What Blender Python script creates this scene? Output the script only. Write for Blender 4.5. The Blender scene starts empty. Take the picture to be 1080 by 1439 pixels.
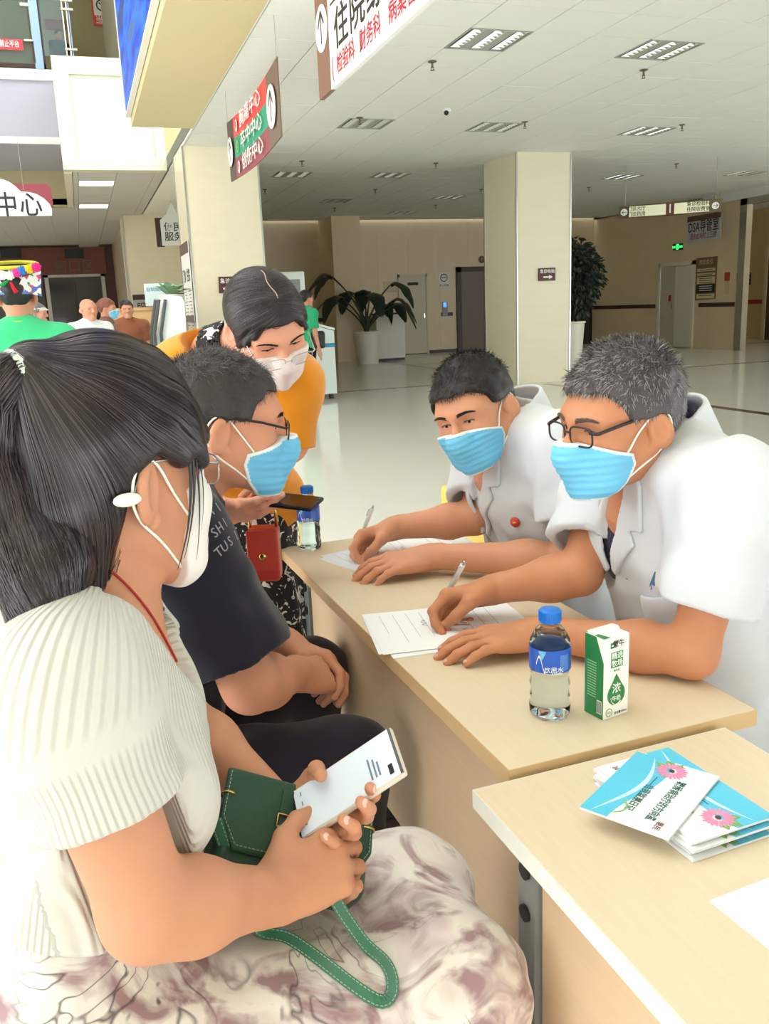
import bpy, bmesh, math, random
import numpy as np
from mathutils import Matrix, Vector

# ---------------------------------------------------------------- camera, world, light, exposure
SC = bpy.context.scene
COL = SC.collection
FPX, PITCH, ROLL, YAW = 1225.5, 0.23021, -0.041338, 0.3194
_cp, _sp, _cr, _sr = math.cos(PITCH), math.sin(PITCH), math.cos(ROLL), math.sin(ROLL)
_F = np.array([0, _cp, -_sp]); _up = np.array([0, _sp, _cp]); _ri = np.array([1., 0, 0])
_R = _ri*_cr + _up*_sr; _U = -_ri*_sr + _up*_cr
_M = np.array([[math.cos(YAW), math.sin(YAW), 0], [-math.sin(YAW), math.cos(YAW), 0], [0, 0, 1]])
CR, CU, CF = _M@_R, _M@_U, _M@_F
CAM = np.array([0, 0, 1.33])
def ray(x, y): return CF + CR*(x-540)/FPX - CU*(y-719.5)/FPX
def at(x, y, k, v):                     # a pixel carried on to a plane of the room
    d = ray(x, y); i = 'XYZ'.index(k); return CAM + d*((v-CAM[i])/d[i])
def J(x, y, d): return CAM + d*ray(x, y)  # a pixel at a known distance
cd = bpy.data.cameras.new('camera'); camo = bpy.data.objects.new('camera', cd); COL.objects.link(camo)
cd.sensor_fit = 'VERTICAL'; cd.sensor_height = 36.0; cd.lens = FPX/1439*36.0; cd.clip_start = .05; cd.clip_end = 200
m4 = Matrix.Identity(4)
for i in range(3):
    m4[i][0], m4[i][1], m4[i][2], m4[i][3] = CR[i], CU[i], -CF[i], CAM[i]
camo.matrix_world = m4
SC.camera = camo
wd = bpy.data.worlds.new('daylight'); SC.world = wd; wd.use_nodes = True
wd.node_tree.nodes['Background'].inputs[0].default_value = (.93, .97, 1, 1)
wd.node_tree.nodes['Background'].inputs[1].default_value = 5.2
SC.view_settings.view_transform = 'Standard'; SC.view_settings.look = 'None'
SC.view_settings.gamma = 1; SC.view_settings.use_curve_mapping = False
SC.view_settings.exposure = -0.14
def area(name, loc, rot, sx, sy, power, col=(1, 1, 1)):
    l = bpy.data.lights.new(name, 'AREA'); l.shape = 'RECTANGLE'; l.size = sx; l.size_y = sy; l.energy = power; l.color = col
    o = bpy.data.objects.new(name, l); COL.objects.link(o); o.location = loc; o.rotation_euler = rot; return o
# skylight over the atrium, open gap behind the camera for world light
area('atrium_skylight', (-4.2, 6.5, 9.5), (0, 0, 0), 9.0, 15.0, 820, (1, 1, 1))

# ---------------------------------------------------------------- helpers
def srgb(r, g, b):
    f = lambda c: (c/255/12.92 if c/255 <= .04045 else ((c/255+.055)/1.055)**2.4)
    return (f(r), f(g), f(b), 1)
MATS = {}
def mat(name, col, rough=.5, metal=0, spec=.5, bump=0, bscale=200, var=0, vscale=8, stretch=None, emit=None, estr=0, trans=0, sss=0, coat=0, ior=1.45, sheen=0, alpha=1):
    if name in MATS: return MATS[name]
    m = bpy.data.materials.new(name); m.use_nodes = True; nt = m.node_tree; b = nt.nodes['Principled BSDF']
    if len(col) == 3: col = srgb(*col)
    b.inputs['Base Color'].default_value = col; b.inputs['Roughness'].default_value = rough; b.inputs['Metallic'].default_value = metal
    b.inputs['Specular IOR Level'].default_value = spec; b.inputs['IOR'].default_value = ior
    b.inputs['Transmission Weight'].default_value = trans; b.inputs['Coat Weight'].default_value = coat
    b.inputs['Sheen Weight'].default_value = sheen; b.inputs['Alpha'].default_value = alpha
    if sss: b.inputs['Subsurface Weight'].default_value = sss; b.inputs['Subsurface Radius'].default_value = (.012, .005, .003); b.inputs['Subsurface Scale'].default_value = 1
    if emit: b.inputs['Emission Color'].default_value = srgb(*emit); b.inputs['Emission Strength'].default_value = estr
    if var or bump:
        tc = nt.nodes.new('ShaderNodeTexCoord'); mp = nt.nodes.new('ShaderNodeMapping'); nt.links.new(tc.outputs['Object'], mp.inputs[0])
        if stretch: mp.inputs['Scale'].default_value = stretch
    if var:
        n = nt.nodes.new('ShaderNodeTexNoise'); n.inputs['Scale'].default_value = vscale; n.inputs['Detail'].default_value = 5; nt.links.new(mp.outputs[0], n.inputs[0])
        mx = nt.nodes.new('ShaderNodeMix'); mx.data_type = 'RGBA'; nt.links.new(n.outputs[0], mx.inputs[0])
        mx.inputs[6].default_value = tuple(c*(1-var) for c in col[:3])+(1,); mx.inputs[7].default_value = tuple(min(1, c*(1+var)) for c in col[:3])+(1,)
        nt.links.new(mx.outputs[2], b.inputs['Base Color'])
    if bump:
        n = nt.nodes.new('ShaderNodeTexNoise'); n.inputs['Scale'].default_value = bscale; n.inputs['Detail'].default_value = 3; nt.links.new(mp.outputs[0], n.inputs[0])
        bp = nt.nodes.new('ShaderNodeBump'); bp.inputs['Strength'].default_value = bump; bp.inputs['Distance'].default_value = .002
        nt.links.new(n.outputs[0], bp.inputs['Height']); nt.links.new(bp.outputs[0], b.inputs['Normal'])
    MATS[name] = m; return m
def link(o, parent=None):
    COL.objects.link(o)
    if parent is not None: o.parent = parent
    return o
def me_obj(name, V, Fc, m=None, parent=None, smooth=False):
    me = bpy.data.meshes.new(name); me.from_pydata([tuple(map(float, v)) for v in V], [], [tuple(int(i) for i in f) for f in Fc]); me.update()
    if smooth: me.shade_smooth()
    if m is not None: me.materials.append(m)
    return link(bpy.data.objects.new(name, me), parent)
def tag(o, label=None, cat=None, group=None, kind=None):
    if label: o['label'] = label
    if cat: o['category'] = cat
    if group: o['group'] = group
    if kind: o['kind'] = kind
    return o
def thing(name, label, cat, loc=(0, 0, 0), rz=0, group=None, parent=None):
    o = bpy.data.objects.new(name, None); o.empty_display_size = .05; link(o, parent); o.location = tuple(map(float, loc)); o.rotation_euler = (0, 0, rz)
    return tag(o, label, cat, group)
class MB:                               # collects shapes into one mesh
    def __init__(s): s.v = []; s.f = []; s.mi = []
    def add(s, V, Fc, mi=0):
        n = len(s.v); s.v += [tuple(map(float, v)) for v in V]; s.f += [tuple(int(i)+n for i in f) for f in Fc]; s.mi += [mi]*len(Fc); return s
    def box(s, a, b, mi=0, rot=None, ch=0):
        a = np.array(a, float); b = np.array(b, float); c = (a+b)/2; h = (b-a)/2; lo = np.minimum(-abs(h), abs(h)); h = abs(h)
        if ch:
            bm = bmesh.new(); bmesh.ops.create_cube(bm, size=1); bmesh.ops.scale(bm, vec=tuple(h*2), verts=bm.verts)
            bmesh.ops.bevel(bm, geom=list(bm.edges), offset=ch, segments=2, affect='EDGES', profile=.5)
            bm.verts.index_update(); V = np.array([v.co[:] for v in bm.verts]); Fc = [[v.index for v in f.verts] for f in bm.faces]; bm.free()
        else:
            V = np.array([[x, y, z] for x in (-1, 1) for y in (-1, 1) for z in (-1, 1)])*h
            Fc = [(0, 1, 3, 2), (4, 6, 7, 5), (0, 4, 5, 1), (2, 3, 7, 6), (0, 2, 6, 4), (1, 5, 7, 3)]
        if rot is not None: V = V@np.array(rot).T
        return s.add(V+c, Fc, mi)
    def tube(s, pts, r, n=8, mi=0, caps=True, flat=None):
        P = np.array(pts, float); k = len(P); rr = np.full(k, r) if np.isscalar(r) else np.array(r, float)
        T = np.gradient(P, axis=0); T /= np.linalg.norm(T, axis=1)[:, None]+1e-12
        u = np.cross(T[0], [0, 0, 1.]); 
        if np.linalg.norm(u) < 1e-3: u = np.cross(T[0], [1., 0, 0])
        u /= np.linalg.norm(u); V = []
        for i in range(k):
            u = u-T[i]*(u@T[i]); u /= np.linalg.norm(u); w = np.cross(T[i], u)
            for j in range(n):
                a = 2*math.pi*j/n; V.append(P[i]+rr[i]*(math.cos(a)*u+math.sin(a)*w*(flat or 1)))
        Fc = [(i*n+j, i*n+(j+1) % n, (i+1)*n+(j+1) % n, (i+1)*n+j) for i in range(k-1) for j in range(n)]
        if caps: Fc += [tuple(range(n))[::-1], tuple((k-1)*n+j for j in range(n))]
        return s.add(V, Fc, mi)
    def lathe(s, prof, c=(0, 0, 0), n=24, mi=0, axis=None):
        V = []; c = np.array(c, float)
        for r, z in prof:
            for j in range(n): a = 2*math.pi*j/n; V.append((r*math.cos(a), r*math.sin(a), z))
        V = np.array(V)
        if axis is not None: V = V@np.array(Vector((0, 0, 1)).rotation_difference(Vector(axis)).to_matrix()).T
        k = len(prof)
        Fc = [(i*n+j, i*n+(j+1) % n, (i+1)*n+(j+1) % n, (i+1)*n+j) for i in range(k-1) for j in range(n)]
        return s.add(V+c, Fc, mi)
    def ell(s, c, r, n=12, m=8, rot=None, mi=0):
        V = []; Fc = []
        for i in range(m+1):
            t = math.pi*i/m
            for j in range(n): a = 2*math.pi*j/n; V.append((math.sin(t)*math.cos(a), math.sin(t)*math.sin(a), math.cos(t)))
        V = np.array(V)*np.array(r)
        if rot is not None: V = V@np.array(rot).T
        Fc = [(i*n+j, (i+1)*n+j, (i+1)*n+(j+1) % n, i*n+(j+1) % n) for i in range(m) for j in range(n)]
        return s.add(V+np.array(c), Fc, mi)
    def prism(s, poly, a, b, mi=0):      # polygon of 3D points a, extruded by vector b
        n = len(poly); P = np.array(poly, float)+np.array(a, float); Q = P+np.array(b, float)
        return s.add(np.concatenate([P, Q]), [tuple(range(n))[::-1], tuple(range(n, 2*n))]+[(i, (i+1) % n, n+(i+1) % n, n+i) for i in range(n)], mi)
    def build(s, name, mats, parent=None, smooth=False, angle=None):
        if not isinstance(mats, (list, tuple)): mats = [mats]
        me = bpy.data.meshes.new(name); me.from_pydata(s.v, [], s.f); 
        for m in mats: me.materials.append(m)
        if len(mats) > 1: me.polygons.foreach_set('material_index', s.mi)
        me.update()
        if smooth: me.shade_smooth()
        elif angle:
            bm = bmesh.new(); bm.from_mesh(me); bmesh.ops.remove_doubles(bm, verts=bm.verts, dist=1e-6)
            for f in bm.faces: f.smooth = True
            for e in bm.edges:
                if len(e.link_faces) == 2 and e.calc_face_angle(0) > math.radians(angle): e.smooth = False
            bm.to_mesh(me); bm.free()
        return link(bpy.data.objects.new(name, me), parent)
def frame(o, u, n=None, v=None):         # 4x4 with x=u, z=n (or y=v)
    u = Vector(u).normalized()
    if n is not None: n = Vector(n); n = (n-u*n.dot(u)).normalized(); v = n.cross(u)
    else: v = Vector(v); v = (v-u*v.dot(u)).normalized(); n = u.cross(v)
    M = Matrix.Identity(4)
    for i in range(3): M[i][0], M[i][1], M[i][2], M[i][3] = u[i], v[i], n[i], o[i]
    return M
def text(name, body, size, M, m, parent=None, bold=0, ext=.0006, w=None, align='CENTER', spacing=1, shear=0):
    c = bpy.data.curves.new('t', 'FONT'); c.body = body; c.size = size; c.extrude = ext; c.offset = min(bold, .011*size); c.align_x = align; c.align_y = 'CENTER'
    c.space_character = spacing; c.shear = shear; c.resolution_u = 2
    t = bpy.data.objects.new('t', c); COL.objects.link(t); bpy.context.view_layer.update()
    me = bpy.data.meshes.new_from_object(t.evaluated_get(bpy.context.evaluated_depsgraph_get())); me.name = name
    bpy.data.objects.remove(t); bpy.data.curves.remove(c)
    if len(me.vertices) and w:
        co = np.array([v.co[:] for v in me.vertices]); s = w/(np.ptp(co[:, 0])+1e-9); me.transform(Matrix.Diagonal((s, 1, 1, 1)))
    me.transform(M); me.materials.clear(); me.materials.append(m)
    return link(bpy.data.objects.new(name, me), parent)
def copy_tree(o, parent=None):
    c = o.copy(); COL.objects.link(c); c.parent = parent
    for ch in list(o.children): copy_tree(ch, c)
    return c
# ---------------------------------------------------------------- the hall
CZ = 3.618
M_ceil = mat('ceiling_tile_white', (244, 246, 238), .8, bump=.15, bscale=90)
M_grid = mat('ceiling_grid_grey', (120, 121, 112), .6)
M_stone = mat('cream_stone', (230, 222, 194), .32, var=.05, vscale=2.5, stretch=(1, 1, 6))
M_wall = mat('beige_wall_stone', (226, 206, 168), .35, var=.05, vscale=3)
M_white = mat('white_paint', (240, 240, 235), .5)
M_steel = mat('brushed_steel', (190, 190, 185), .28, metal=1)
M_dark = mat('dark_brown', (66, 46, 42), .45)
M_brown = mat('sign_brown', (96, 68, 58), .5)
M_black = mat('black_plastic', (24, 24, 26), .4)
M_txt = mat('print_black', (52, 46, 48), .6)
M_txtw = mat('print_white', (245, 245, 242), .6)
M_txtr = mat('print_red', (200, 40, 60), .6)

# floor with polished stone, dark inlaid strips
mf = mat('polished_floor', (238, 237, 228), .12, var=.04, vscale=1.2, spec=.6)
fl = MB().box((-9.4, -4.2, -.1), (16.9, 7.5, 0)).box((-9.4, 7.5, -.1), (18.8, 32, 0)).build('floor', mf); tag(fl, kind='structure')
mi_ = mat('inlay_dark_stone', (104, 84, 62), .14)
for a, b in (((7.07, -4, -.02), (7.22, 12.9, .0015)), ((7.07, 14.3, -.02), (7.22, 23, .0015)), ((-9.3, 13.9, -.02), (1.4, 14.05, .0015)), ((2.8, 13.9, -.02), (6.6, 14.05, .0015)), ((8, 13.9, -.02), (18.6, 14.05, .0015)), ((7.2, 19.3, -.02), (18, 19.42, .0016))):
    MB().box(a, b).build('inlay_strip', mi_, fl)

# ceiling: backing slab, grid and panels
ce = MB().box((1.6, -4, CZ+.03), (16.8, 23.5, CZ+.2)).build('ceiling', M_grid); tag(ce, kind='structure')
GX0, GY0 = 5.70932767*.6, 11.4570567*.6   # grid fitted on the photographed joints
tm = MB().box((-.2942, -.2942, 0), (.2942, .2942, .034), ch=.002); tile0 = None
lights_at = {(0, 1), (2+1, 1)}
cells = []
for i in range(-3, 19):
    for j in range(-12, 28):
        x, y = GX0+(i+.5)*.6, GY0+(j+.5)*.6
        if x < 1.62 or x > 16.6 or y > 23.3 or y < -3.5: continue
        d = np.array([x, y, CZ])-CAM; z = d@CF
        if z < .5: continue
        px, py = 540+FPX*(d@CR)/z, 719.5-FPX*(d@CU)/z
        vis = -60 < px < 1140 and -60 < py < 330
        cells.append((z if vis else 1e3+z, i, j, x, y))
cells.sort()
# recessed louvre lights sit in these grid cells
LIGHTS = []
for px, py in ((683, 57), (923, 70), (508, 174), (688, 179), (922, 182), (398, 247), (537, 248), (466, 280), (886, 247), (1027, 246), (643, 278), (576, 300)):
    q = at(px, py, 'Z', CZ); LIGHTS.append((round((q[0]-GX0)/.6-.5), round((q[1]-GY0)/.6-.5)))
rest = MB(); n = 0
for z, i, j, x, y in cells:
    if (i, j) in LIGHTS: continue
    if n < 300:
        if tile0 is None: tile0 = tm.build('ceiling_panel', M_ceil, ce); t = tile0
        else: t = link(bpy.data.objects.new('ceiling_panel', tile0.data), ce)
        t.location = (x, y, CZ+random.Random(i*91+j).uniform(-.001, .002)); n += 1
    else: rest.box((x-.2942, y-.2942, CZ), (x+.2942, y+.2942, CZ+.032))
rp = rest.build('ceiling_panels_far', M_ceil, ce); rp['kind'] = 'stuff'
# strip of cut panels against the bulkhead
for j in range(-6, 11):
    MB().box((1.605, GY0+j*.6+.003, CZ), (GX0-3*.6-.003, GY0+(j+1)*.6-.003, CZ+.03)).build('cut_panel', M_ceil, ce)
# louvre light
ml_refl = mat('louvre_reflector', (205, 208, 202), .18, metal=.9); ml_body = mat('louvre_body', (176, 178, 170), .45)
def louvre_light():
    t = thing('ceiling_light', '', 'ceiling light')
    b = MB()
    for s in (-1, 1):
        b.box((s*.297, -.297, -.004), (s*.285, .297, .09)); b.box((-.285, s*.297, -.004), (.285, s*.285, .09))
    b.box((-.297, -.297, .085), (.297, .297, .095)); b.build('housing', ml_body, t)
    for s in (-.1, .1): MB().box((s-.045, -.284, .004), (s+.045, .284, .02)).build('divider_panel', ml_body, t)
    for s in (-.205, 0, .205):
        g = MB()
        for e in (-1, 1):
            xx = s+e*.052
            g.add([(xx, -.284, 0), (xx, .284, 0), (s+e*.03, .284, .07), (s+e*.03, -.284, .07)], [(0, 1, 2, 3)])
        for k in range(8):
            y = -.26+k*.074
            g.add([(s-.05, y-.012, 0), (s+.05, y-.012, 0), (s+.035, y+.004, .05), (s-.035, y+.004, .05)], [(0, 1, 2, 3)])
            g.add([(s-.05, y-.012, 0), (s+.05, y-.012, 0), (s+.035, y-.028, .05), (s-.035, y-.028, .05)], [(3, 2, 1, 0)])
        g.build('louvre', ml_refl, t)
        MB().tube([(s, -.28, .06), (s, .28, .06)], .013, 8).build('tube_lamp', M_white, t)
    return t
LL = ['louvre ceiling light, largest one, beyond the white hanging direction sign', 'louvre ceiling light with a sprinkler head just beyond it, large',
 'louvre ceiling light midway between the tricolour banner and the free-standing column', 'louvre ceiling light in line before the free-standing column face',
 'louvre ceiling light to the right of the free-standing column, mid distance', 'louvre ceiling light beside the cream column behind the tricolour banner',
 'louvre ceiling light in the dim bay, third from the tricolour banner', 'louvre ceiling light in the dim bay above the standing far visitor',
 'louvre ceiling light above the directory sign numbered one', 'louvre ceiling light above the right lobby opening', 'louvre ceiling light touching the view of the column top, dim',
 'louvre ceiling light next to the back wall pillar, farthest']
l0 = louvre_light()
for k, (i, j) in enumerate(LIGHTS):
    o = l0 if k == 0 else copy_tree(l0)
    o.location = (GX0+(i+.5)*.6, GY0+(j+.5)*.6, CZ); o['label'] = LL[k]; o['group'] = 'louvre lights in the ceiling'
# sprinklers
ms = mat('sprinkler_metal', (120, 112, 98), .35, metal=.8)
def sprinkler(q, label):
    t = thing('sprinkler', label, 'sprinkler', q, 0, 'ceiling sprinklers')
    MB().lathe([(.0, 0), (.04, 0), (.045, -.006), (.03, -.012), (0, -.013)], n=16).build('escutcheon', ms, t, True)
    MB().lathe([(.011, -.01), (.011, -.05), (.016, -.052), (.016, -.06), (0, -.061)], n=10).build('stem', ms, t)
    MB().lathe([(0, -.078), (.022, -.079), (.022, -.082), (0, -.083)], n=14).tube([(.012, 0, -.06), (.014, 0, -.07), (0, 0, -.08)], .003, 5).tube([(-.012, 0, -.06), (-.014, 0, -.07), (0, 0, -.08)], .003, 5).build('deflector', ms, t)
for k, (px, py) in enumerate(((607, 86), (904, 98), (505, 165), (737, 171), (958, 175), (424, 226), (612, 229), (527, 266), (950, 230), (827, 263), (372, 266), (470, 292), (612, 288), (676, 266))):
    sprinkler(at(px, py, 'Z', CZ), ['brass sprinkler head near the white hanging sign', 'brass sprinkler head past the large right louvre light', 'sprinkler head at the edge of the louvre light by the banner', 'sprinkler head beside the light before the column', 'sprinkler head at the far corner of the light right of the column',
  'small sprinkler head between the tricolour banner and the dim middle lights', 'small sprinkler head standing clear to the left of the free-standing column', 'small sprinkler head beyond the middle louvre light of the dim bay',
  'small sprinkler head ahead of the directory sign numbered one', 'small sprinkler head just right of the free-standing column', 'small sprinkler head beside the cream column with the tricolour banner',
  'small sprinkler head high above the far visitor in green', 'small sprinkler head by the farthest light near the back pillar', 'small sprinkler head close against the left edge of the free-standing column'][k])
q = at(628, 152, 'Z', CZ); t = thing('ceiling_camera', 'small white dome camera on the ceiling between two louvre lights', 'camera', q)
MB().lathe([(0, 0), (.05, 0), (.05, -.03), (.04, -.045), (0, -.05)], n=16).build('base', M_white, t, True)
MB().ell((-.02, -.02, -.055), (.03, .03, .03)).build('lens_dome', M_black, t, True)

# bulkhead along the atrium with the video wall on its side
bk = MB().box((.86, -4, CZ-.012), (1.6, 11.84, 6.2)).build('trim_1', mat('bulkhead_paint', (228, 212, 164), .5)); tag(bk, kind='structure')
msn = bpy.data.materials.new('video_wall_picture'); msn.use_nodes = True; nt = msn.node_tree; b = nt.nodes['Principled BSDF']
tc = nt.nodes.new('ShaderNodeTexCoord'); mp = nt.nodes.new('ShaderNodeMapping'); mp.inputs['Scale'].default_value = (1, .35, 2.2); nz = nt.nodes.new('ShaderNodeTexNoise'); nz.inputs['Scale'].default_value = 2.6; nz.inputs['Detail'].default_value = 7
cr_ = nt.nodes.new('ShaderNodeValToRGB'); e = cr_.color_ramp.elements; e[0].position = .3; e[0].color = srgb(60, 70, 80); e[1].position = .75; e[1].color = srgb(150, 165, 150)
for p_, c_ in ((.42, (20, 60, 190)), (.55, (40, 110, 230)), (.63, (70, 90, 120))): x_ = e.new(p_); x_.color = srgb(*c_)
nt.links.new(tc.outputs['Object'], mp.inputs[0]); nt.links.new(mp.outputs[0], nz.inputs[0]); nt.links.new(nz.outputs[0], cr_.inputs[0]); nt.links.new(cr_.outputs[0], b.inputs['Emission Color']); nt.links.new(cr_.outputs[0], b.inputs['Base Color'])
b.inputs['Emission Strength'].default_value = .45
t = thing('video_wall', 'large blue video wall on the side of the beige bulkhead', 'screen', (.855, 5, 4.7))
MB().box((-.05, -6, -.98), (-.005, 6.75, 1.4)).build('picture', msn, t)
fr = MB().box((-.06, -6.05, -1.0), (-.002, 6.78, -.98)).box((-.06, 6.75, -.98), (-.002, 6.78, 1.4)); fr.build('frame', M_white, t)

# cream stone columns
def column(name, x0, x1, y0, y1):
    o = MB().box((x0, y0, 0), (x1, y1, CZ+.05), ch=.004).build(name, M_stone); tag(o, kind='structure')
    for x, y in ((x0, y0), (x1, y0), (x0, y1), (x1, y1)):
        MB().box((x-.012, y-.012, 0), (x+.012, y+.012, CZ)).build('corner_strip', M_steel, o)
    return o
cL = column('trim_2', 1.6, 2.645, 13.1, 14.25)
cR = column('trim_3', 6.75, 7.72, 13.1, 14.3)
cB = column('trim_4', 1.28, 2.5, 21.7, 22.9)
# back and side walls with a dark dado band
def wall(name, a, b, m=M_wall): o = MB().box(a, b).build(name, m); tag(o, kind='structure'); return o
YB, XR = 23.6, 14.7
wb = wall('wall_back', (2.6, YB, 0), (15.2, YB+.2, CZ+.1))
for x in np.arange(3.4, 14, .9): MB().box((x, YB-.006, .08), (x+.894, YB+.01, 1.02), ch=.002).build('wall_panel', M_wall, wb); MB().box((x, YB-.006, 1.12), (x+.894, YB+.01, 3.6), ch=.002).build('wall_panel', M_wall, wb)
for x0, x1 in ((2.6, 8.6), (9.75, 10.1), (11.9, 14.7)): tag(MB().box((x0, YB-.025, 1.02), (x1, YB, 1.12)).build('trim_5', M_dark), kind='structure')
tag(MB().box((2.6, YB-.02, 0), (14.7, YB, .09)).build('baseboard_back', M_dark), kind='structure')
wr = wall('wall_right', (XR, 17.4, 0), (XR+.25, YB, CZ+.1))
for y0, y1 in ((17.42, 18.7), (20.5, YB)): tag(MB().box((XR-.025, y0, 1.02), (XR, y1, 1.12)).build('trim_6', M_dark), kind='structure')
pl = wall('trim_7', (6.25, 22.2, 0), (7.0, YB, CZ+.05), mat('pillar_stone', (226, 204, 166), .35))
wall('wall_side', (2.6, 14.6, 0), (2.8, YB, CZ+.1), M_wall)
# right lobby seen through the framed opening
wall('wall_lobby', (18.5, 8, 0), (18.7, 24, CZ+.1), mat('lobby_wall', (222, 200, 150), .35))
tag(MB().box((18.47, 8, 1.0), (18.5, 24, 1.12)).build('trim_8', mat('red_dado', (170, 50, 45), .5)), kind='structure')
wall('wall_lobby_end', (XR, 23.8, 0), (18.7, 24, CZ+.1))
dk = MB().box((18.42, 17.3, 0), (18.5, 20.55, 2.45)).build('door_1', mat('dark_doorway', (88, 68, 62), .5)); tag(dk, kind='structure')
MB().box((18.40, 20.55, 0), (18.5, 20.68, 2.58)).box((18.40, 17.2, 2.45), (18.5, 20.55, 2.58)).build('door_frame', mat('lobby_door_trim', (232, 214, 170), .4), dk)
fr = MB().box((XR-.06, 17.1, 0), (XR+.1, 17.32, CZ-.2)).box((XR-.06, 10, CZ-.34), (XR+.1, 17.32, CZ-.2)).build('door_2', M_steel); tag(fr, kind='structure')
tag(MB().box((XR-.1, 9, CZ-.2), (XR+.3, 18.6, CZ)).build('trim_9', M_white), kind='structure')
ce2 = MB().box((XR, 6, CZ-.02), (18.7, 24, CZ+.1)).build('ceiling_lobby', M_ceil); tag(ce2, kind='structure')
# doors
M_door = mat('door_cream', (216, 205, 180), .45)
def door_on_right(y0, y1):
    d = thing('door_3', None, None); del_ = None; d['kind'] = 'structure'
    f = MB().box((XR-.05, y0-.09, 0), (XR+.02, y0, 2.16)).box((XR-.05, y1, 0), (XR+.02, y1+.09, 2.16)).box((XR-.05, y0-.09, 2.07), (XR+.02, y1+.09, 2.16)); f.build('door_frame', mat('door_trim', (232, 224, 204), .4), d)
    ym = y0+(y1-y0)*.52
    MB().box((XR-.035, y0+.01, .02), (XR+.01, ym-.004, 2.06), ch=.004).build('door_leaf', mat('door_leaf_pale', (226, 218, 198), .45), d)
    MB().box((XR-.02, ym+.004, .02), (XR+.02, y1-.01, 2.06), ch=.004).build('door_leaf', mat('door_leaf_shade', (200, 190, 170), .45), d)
    MB().box((XR-.05, ym+.1, 1.0), (XR-.02, ym+.125, 1.14)).build('door_handle', M_steel, d)
    for z in (.3, 1.1, 1.8): MB().tube([(XR-.05, y1-.01, z-.06), (XR-.05, y1-.01, z+.06)], .012, 8).build('hinge', M_steel, d)
    MB().box((XR-.024, ym+.16, 1.18), (XR-.0195, y1-.35, 1.34)).build('door_plate', M_txtr, d)
ya, yb = at(972, 430, 'X', XR)[1], at(928, 430, 'X', XR)[1]
door_on_right(ya, yb)
# back wall door, lift
d = thing('door_4', None, None); d['kind'] = 'structure'
xa, xb = at(562, 430, 'Y', YB)[0], at(598, 430, 'Y', YB)[0]
MB().box((xa-.05, YB-.05, 0), (xa, YB, 2.2)).box((xb, YB-.05, 0), (xb+.05, YB, 2.2)).box((xa-.05, YB-.05, 2.12), (xb+.05, YB, 2.2)).build('door_frame', M_door, d)
MB().box((xa, YB-.035, .02), (xb, YB-.005, 2.12), ch=.005).build('door_leaf', M_door, d)
MB().box(((xa+xb)/2-.16, YB-.04, 1.9), ((xa+xb)/2+.16, YB-.035, 1.98)).build('door_plate', M_txt, d)
MB().box((xb-.1, YB-.075, 1.0), (xb-.06, YB-.035, 1.12)).build('door_handle', M_steel, d)
lf = thing('elevator', 'brushed steel elevator doors in a dark frame on the back wall', 'elevator', (at(641, 430, 'Y', YB)[0], YB, 0))
w = 1.55
MB().box((0, -.07, 0), (.14, 0, 2.36)).box((w, -.07, 0), (w+.14, 0, 2.36)).box((0, -.07, 2.22), (w+.14, 0, 2.36)).build('frame', M_dark, lf)
mlift = mat('elevator_steel', (112, 98, 88), .45, metal=.25, var=.08, vscale=3, stretch=(12, 1, .5))
for a, b_ in ((.14, .14+(w-.14)/2-.003), (.14+(w-.14)/2+.003, w)): MB().box((a, -.03, .01), (b_, -.01, 2.22)).build('door_leaf', mlift, lf)
MB().box((-.45, -.03, 1.02), (-.28, -.002, 1.42), ch=.01).build('call_panel', mat('panel_grey', (150, 145, 140), .4), lf)
MB().box((-.41, -.034, 1.27), (-.32, -.03, 1.4)).build('call_display', mat('call_display_blue', (40, 110, 230), .3, emit=(60, 140, 255), estr=2.0), lf)
p = MB().lathe([(0, .006), (.1, .006), (.1, 0)], (w*.52, -.01, 2.55), axis=(0, -1, 0), n=20).build('floor_number_disc', M_brown, lf)
text('floor_number', '1', .13, frame((w*.52, -.02, 2.55), (1, 0, 0), (0, -1, 0)), mat('number_gold', (214, 190, 140), .4), lf, bold=.004)
for px, py, sx, sz, m_ in ((623, 394, .32, .42, M_white), (548, 403, .4, .3, mat('notice_cream', (212, 194, 158), .5))):
    q = at(px, py, 'Y', YB)
    o = MB().box((-sx/2, -.012, -sz/2), (sx/2, 0, sz/2), ch=.003).build('wall_notice', m_); o.location = (q[0], YB-.008, q[2]); tag(o, 'small white no-smoking notice beside the elevator' if px > 600 else 'pale blank notice left of the cream service door', 'sign')
    if px > 600:
        MB().lathe([(.09, 0), (.11, 0), (.11, .006), (.09, .006)], (0, -.012, .07), axis=(0, -1, 0), n=20).build('ring_symbol', M_txt, o); MB().box((-.07, -.017, .06), (.07, -.012, .08)).build('cigarette_symbol', M_txt, o); text('caption', '禁止吸烟', .07, frame((0, -.014, -.14), (1, 0, 0), (0, -1, 0)), M_txt, o)

t = thing('lobby_ceiling_lamp', 'round lamp on the ceiling of the right-hand lobby', 'ceiling light', (16.7, 15.6, CZ-.02))
MB().lathe([(0, 0), (.3, 0), (.3, -.05), (.27, -.06), (0, -.065)], n=28).build('diffuser', mat('lobby_lamp_glow', (255, 240, 214), .5, emit=(255, 236, 205), estr=14), t, True); MB().lathe([(.3, 0), (.33, 0), (.33, -.04), (.3, -.05)], n=28).build('rim', M_steel, t, True)
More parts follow.
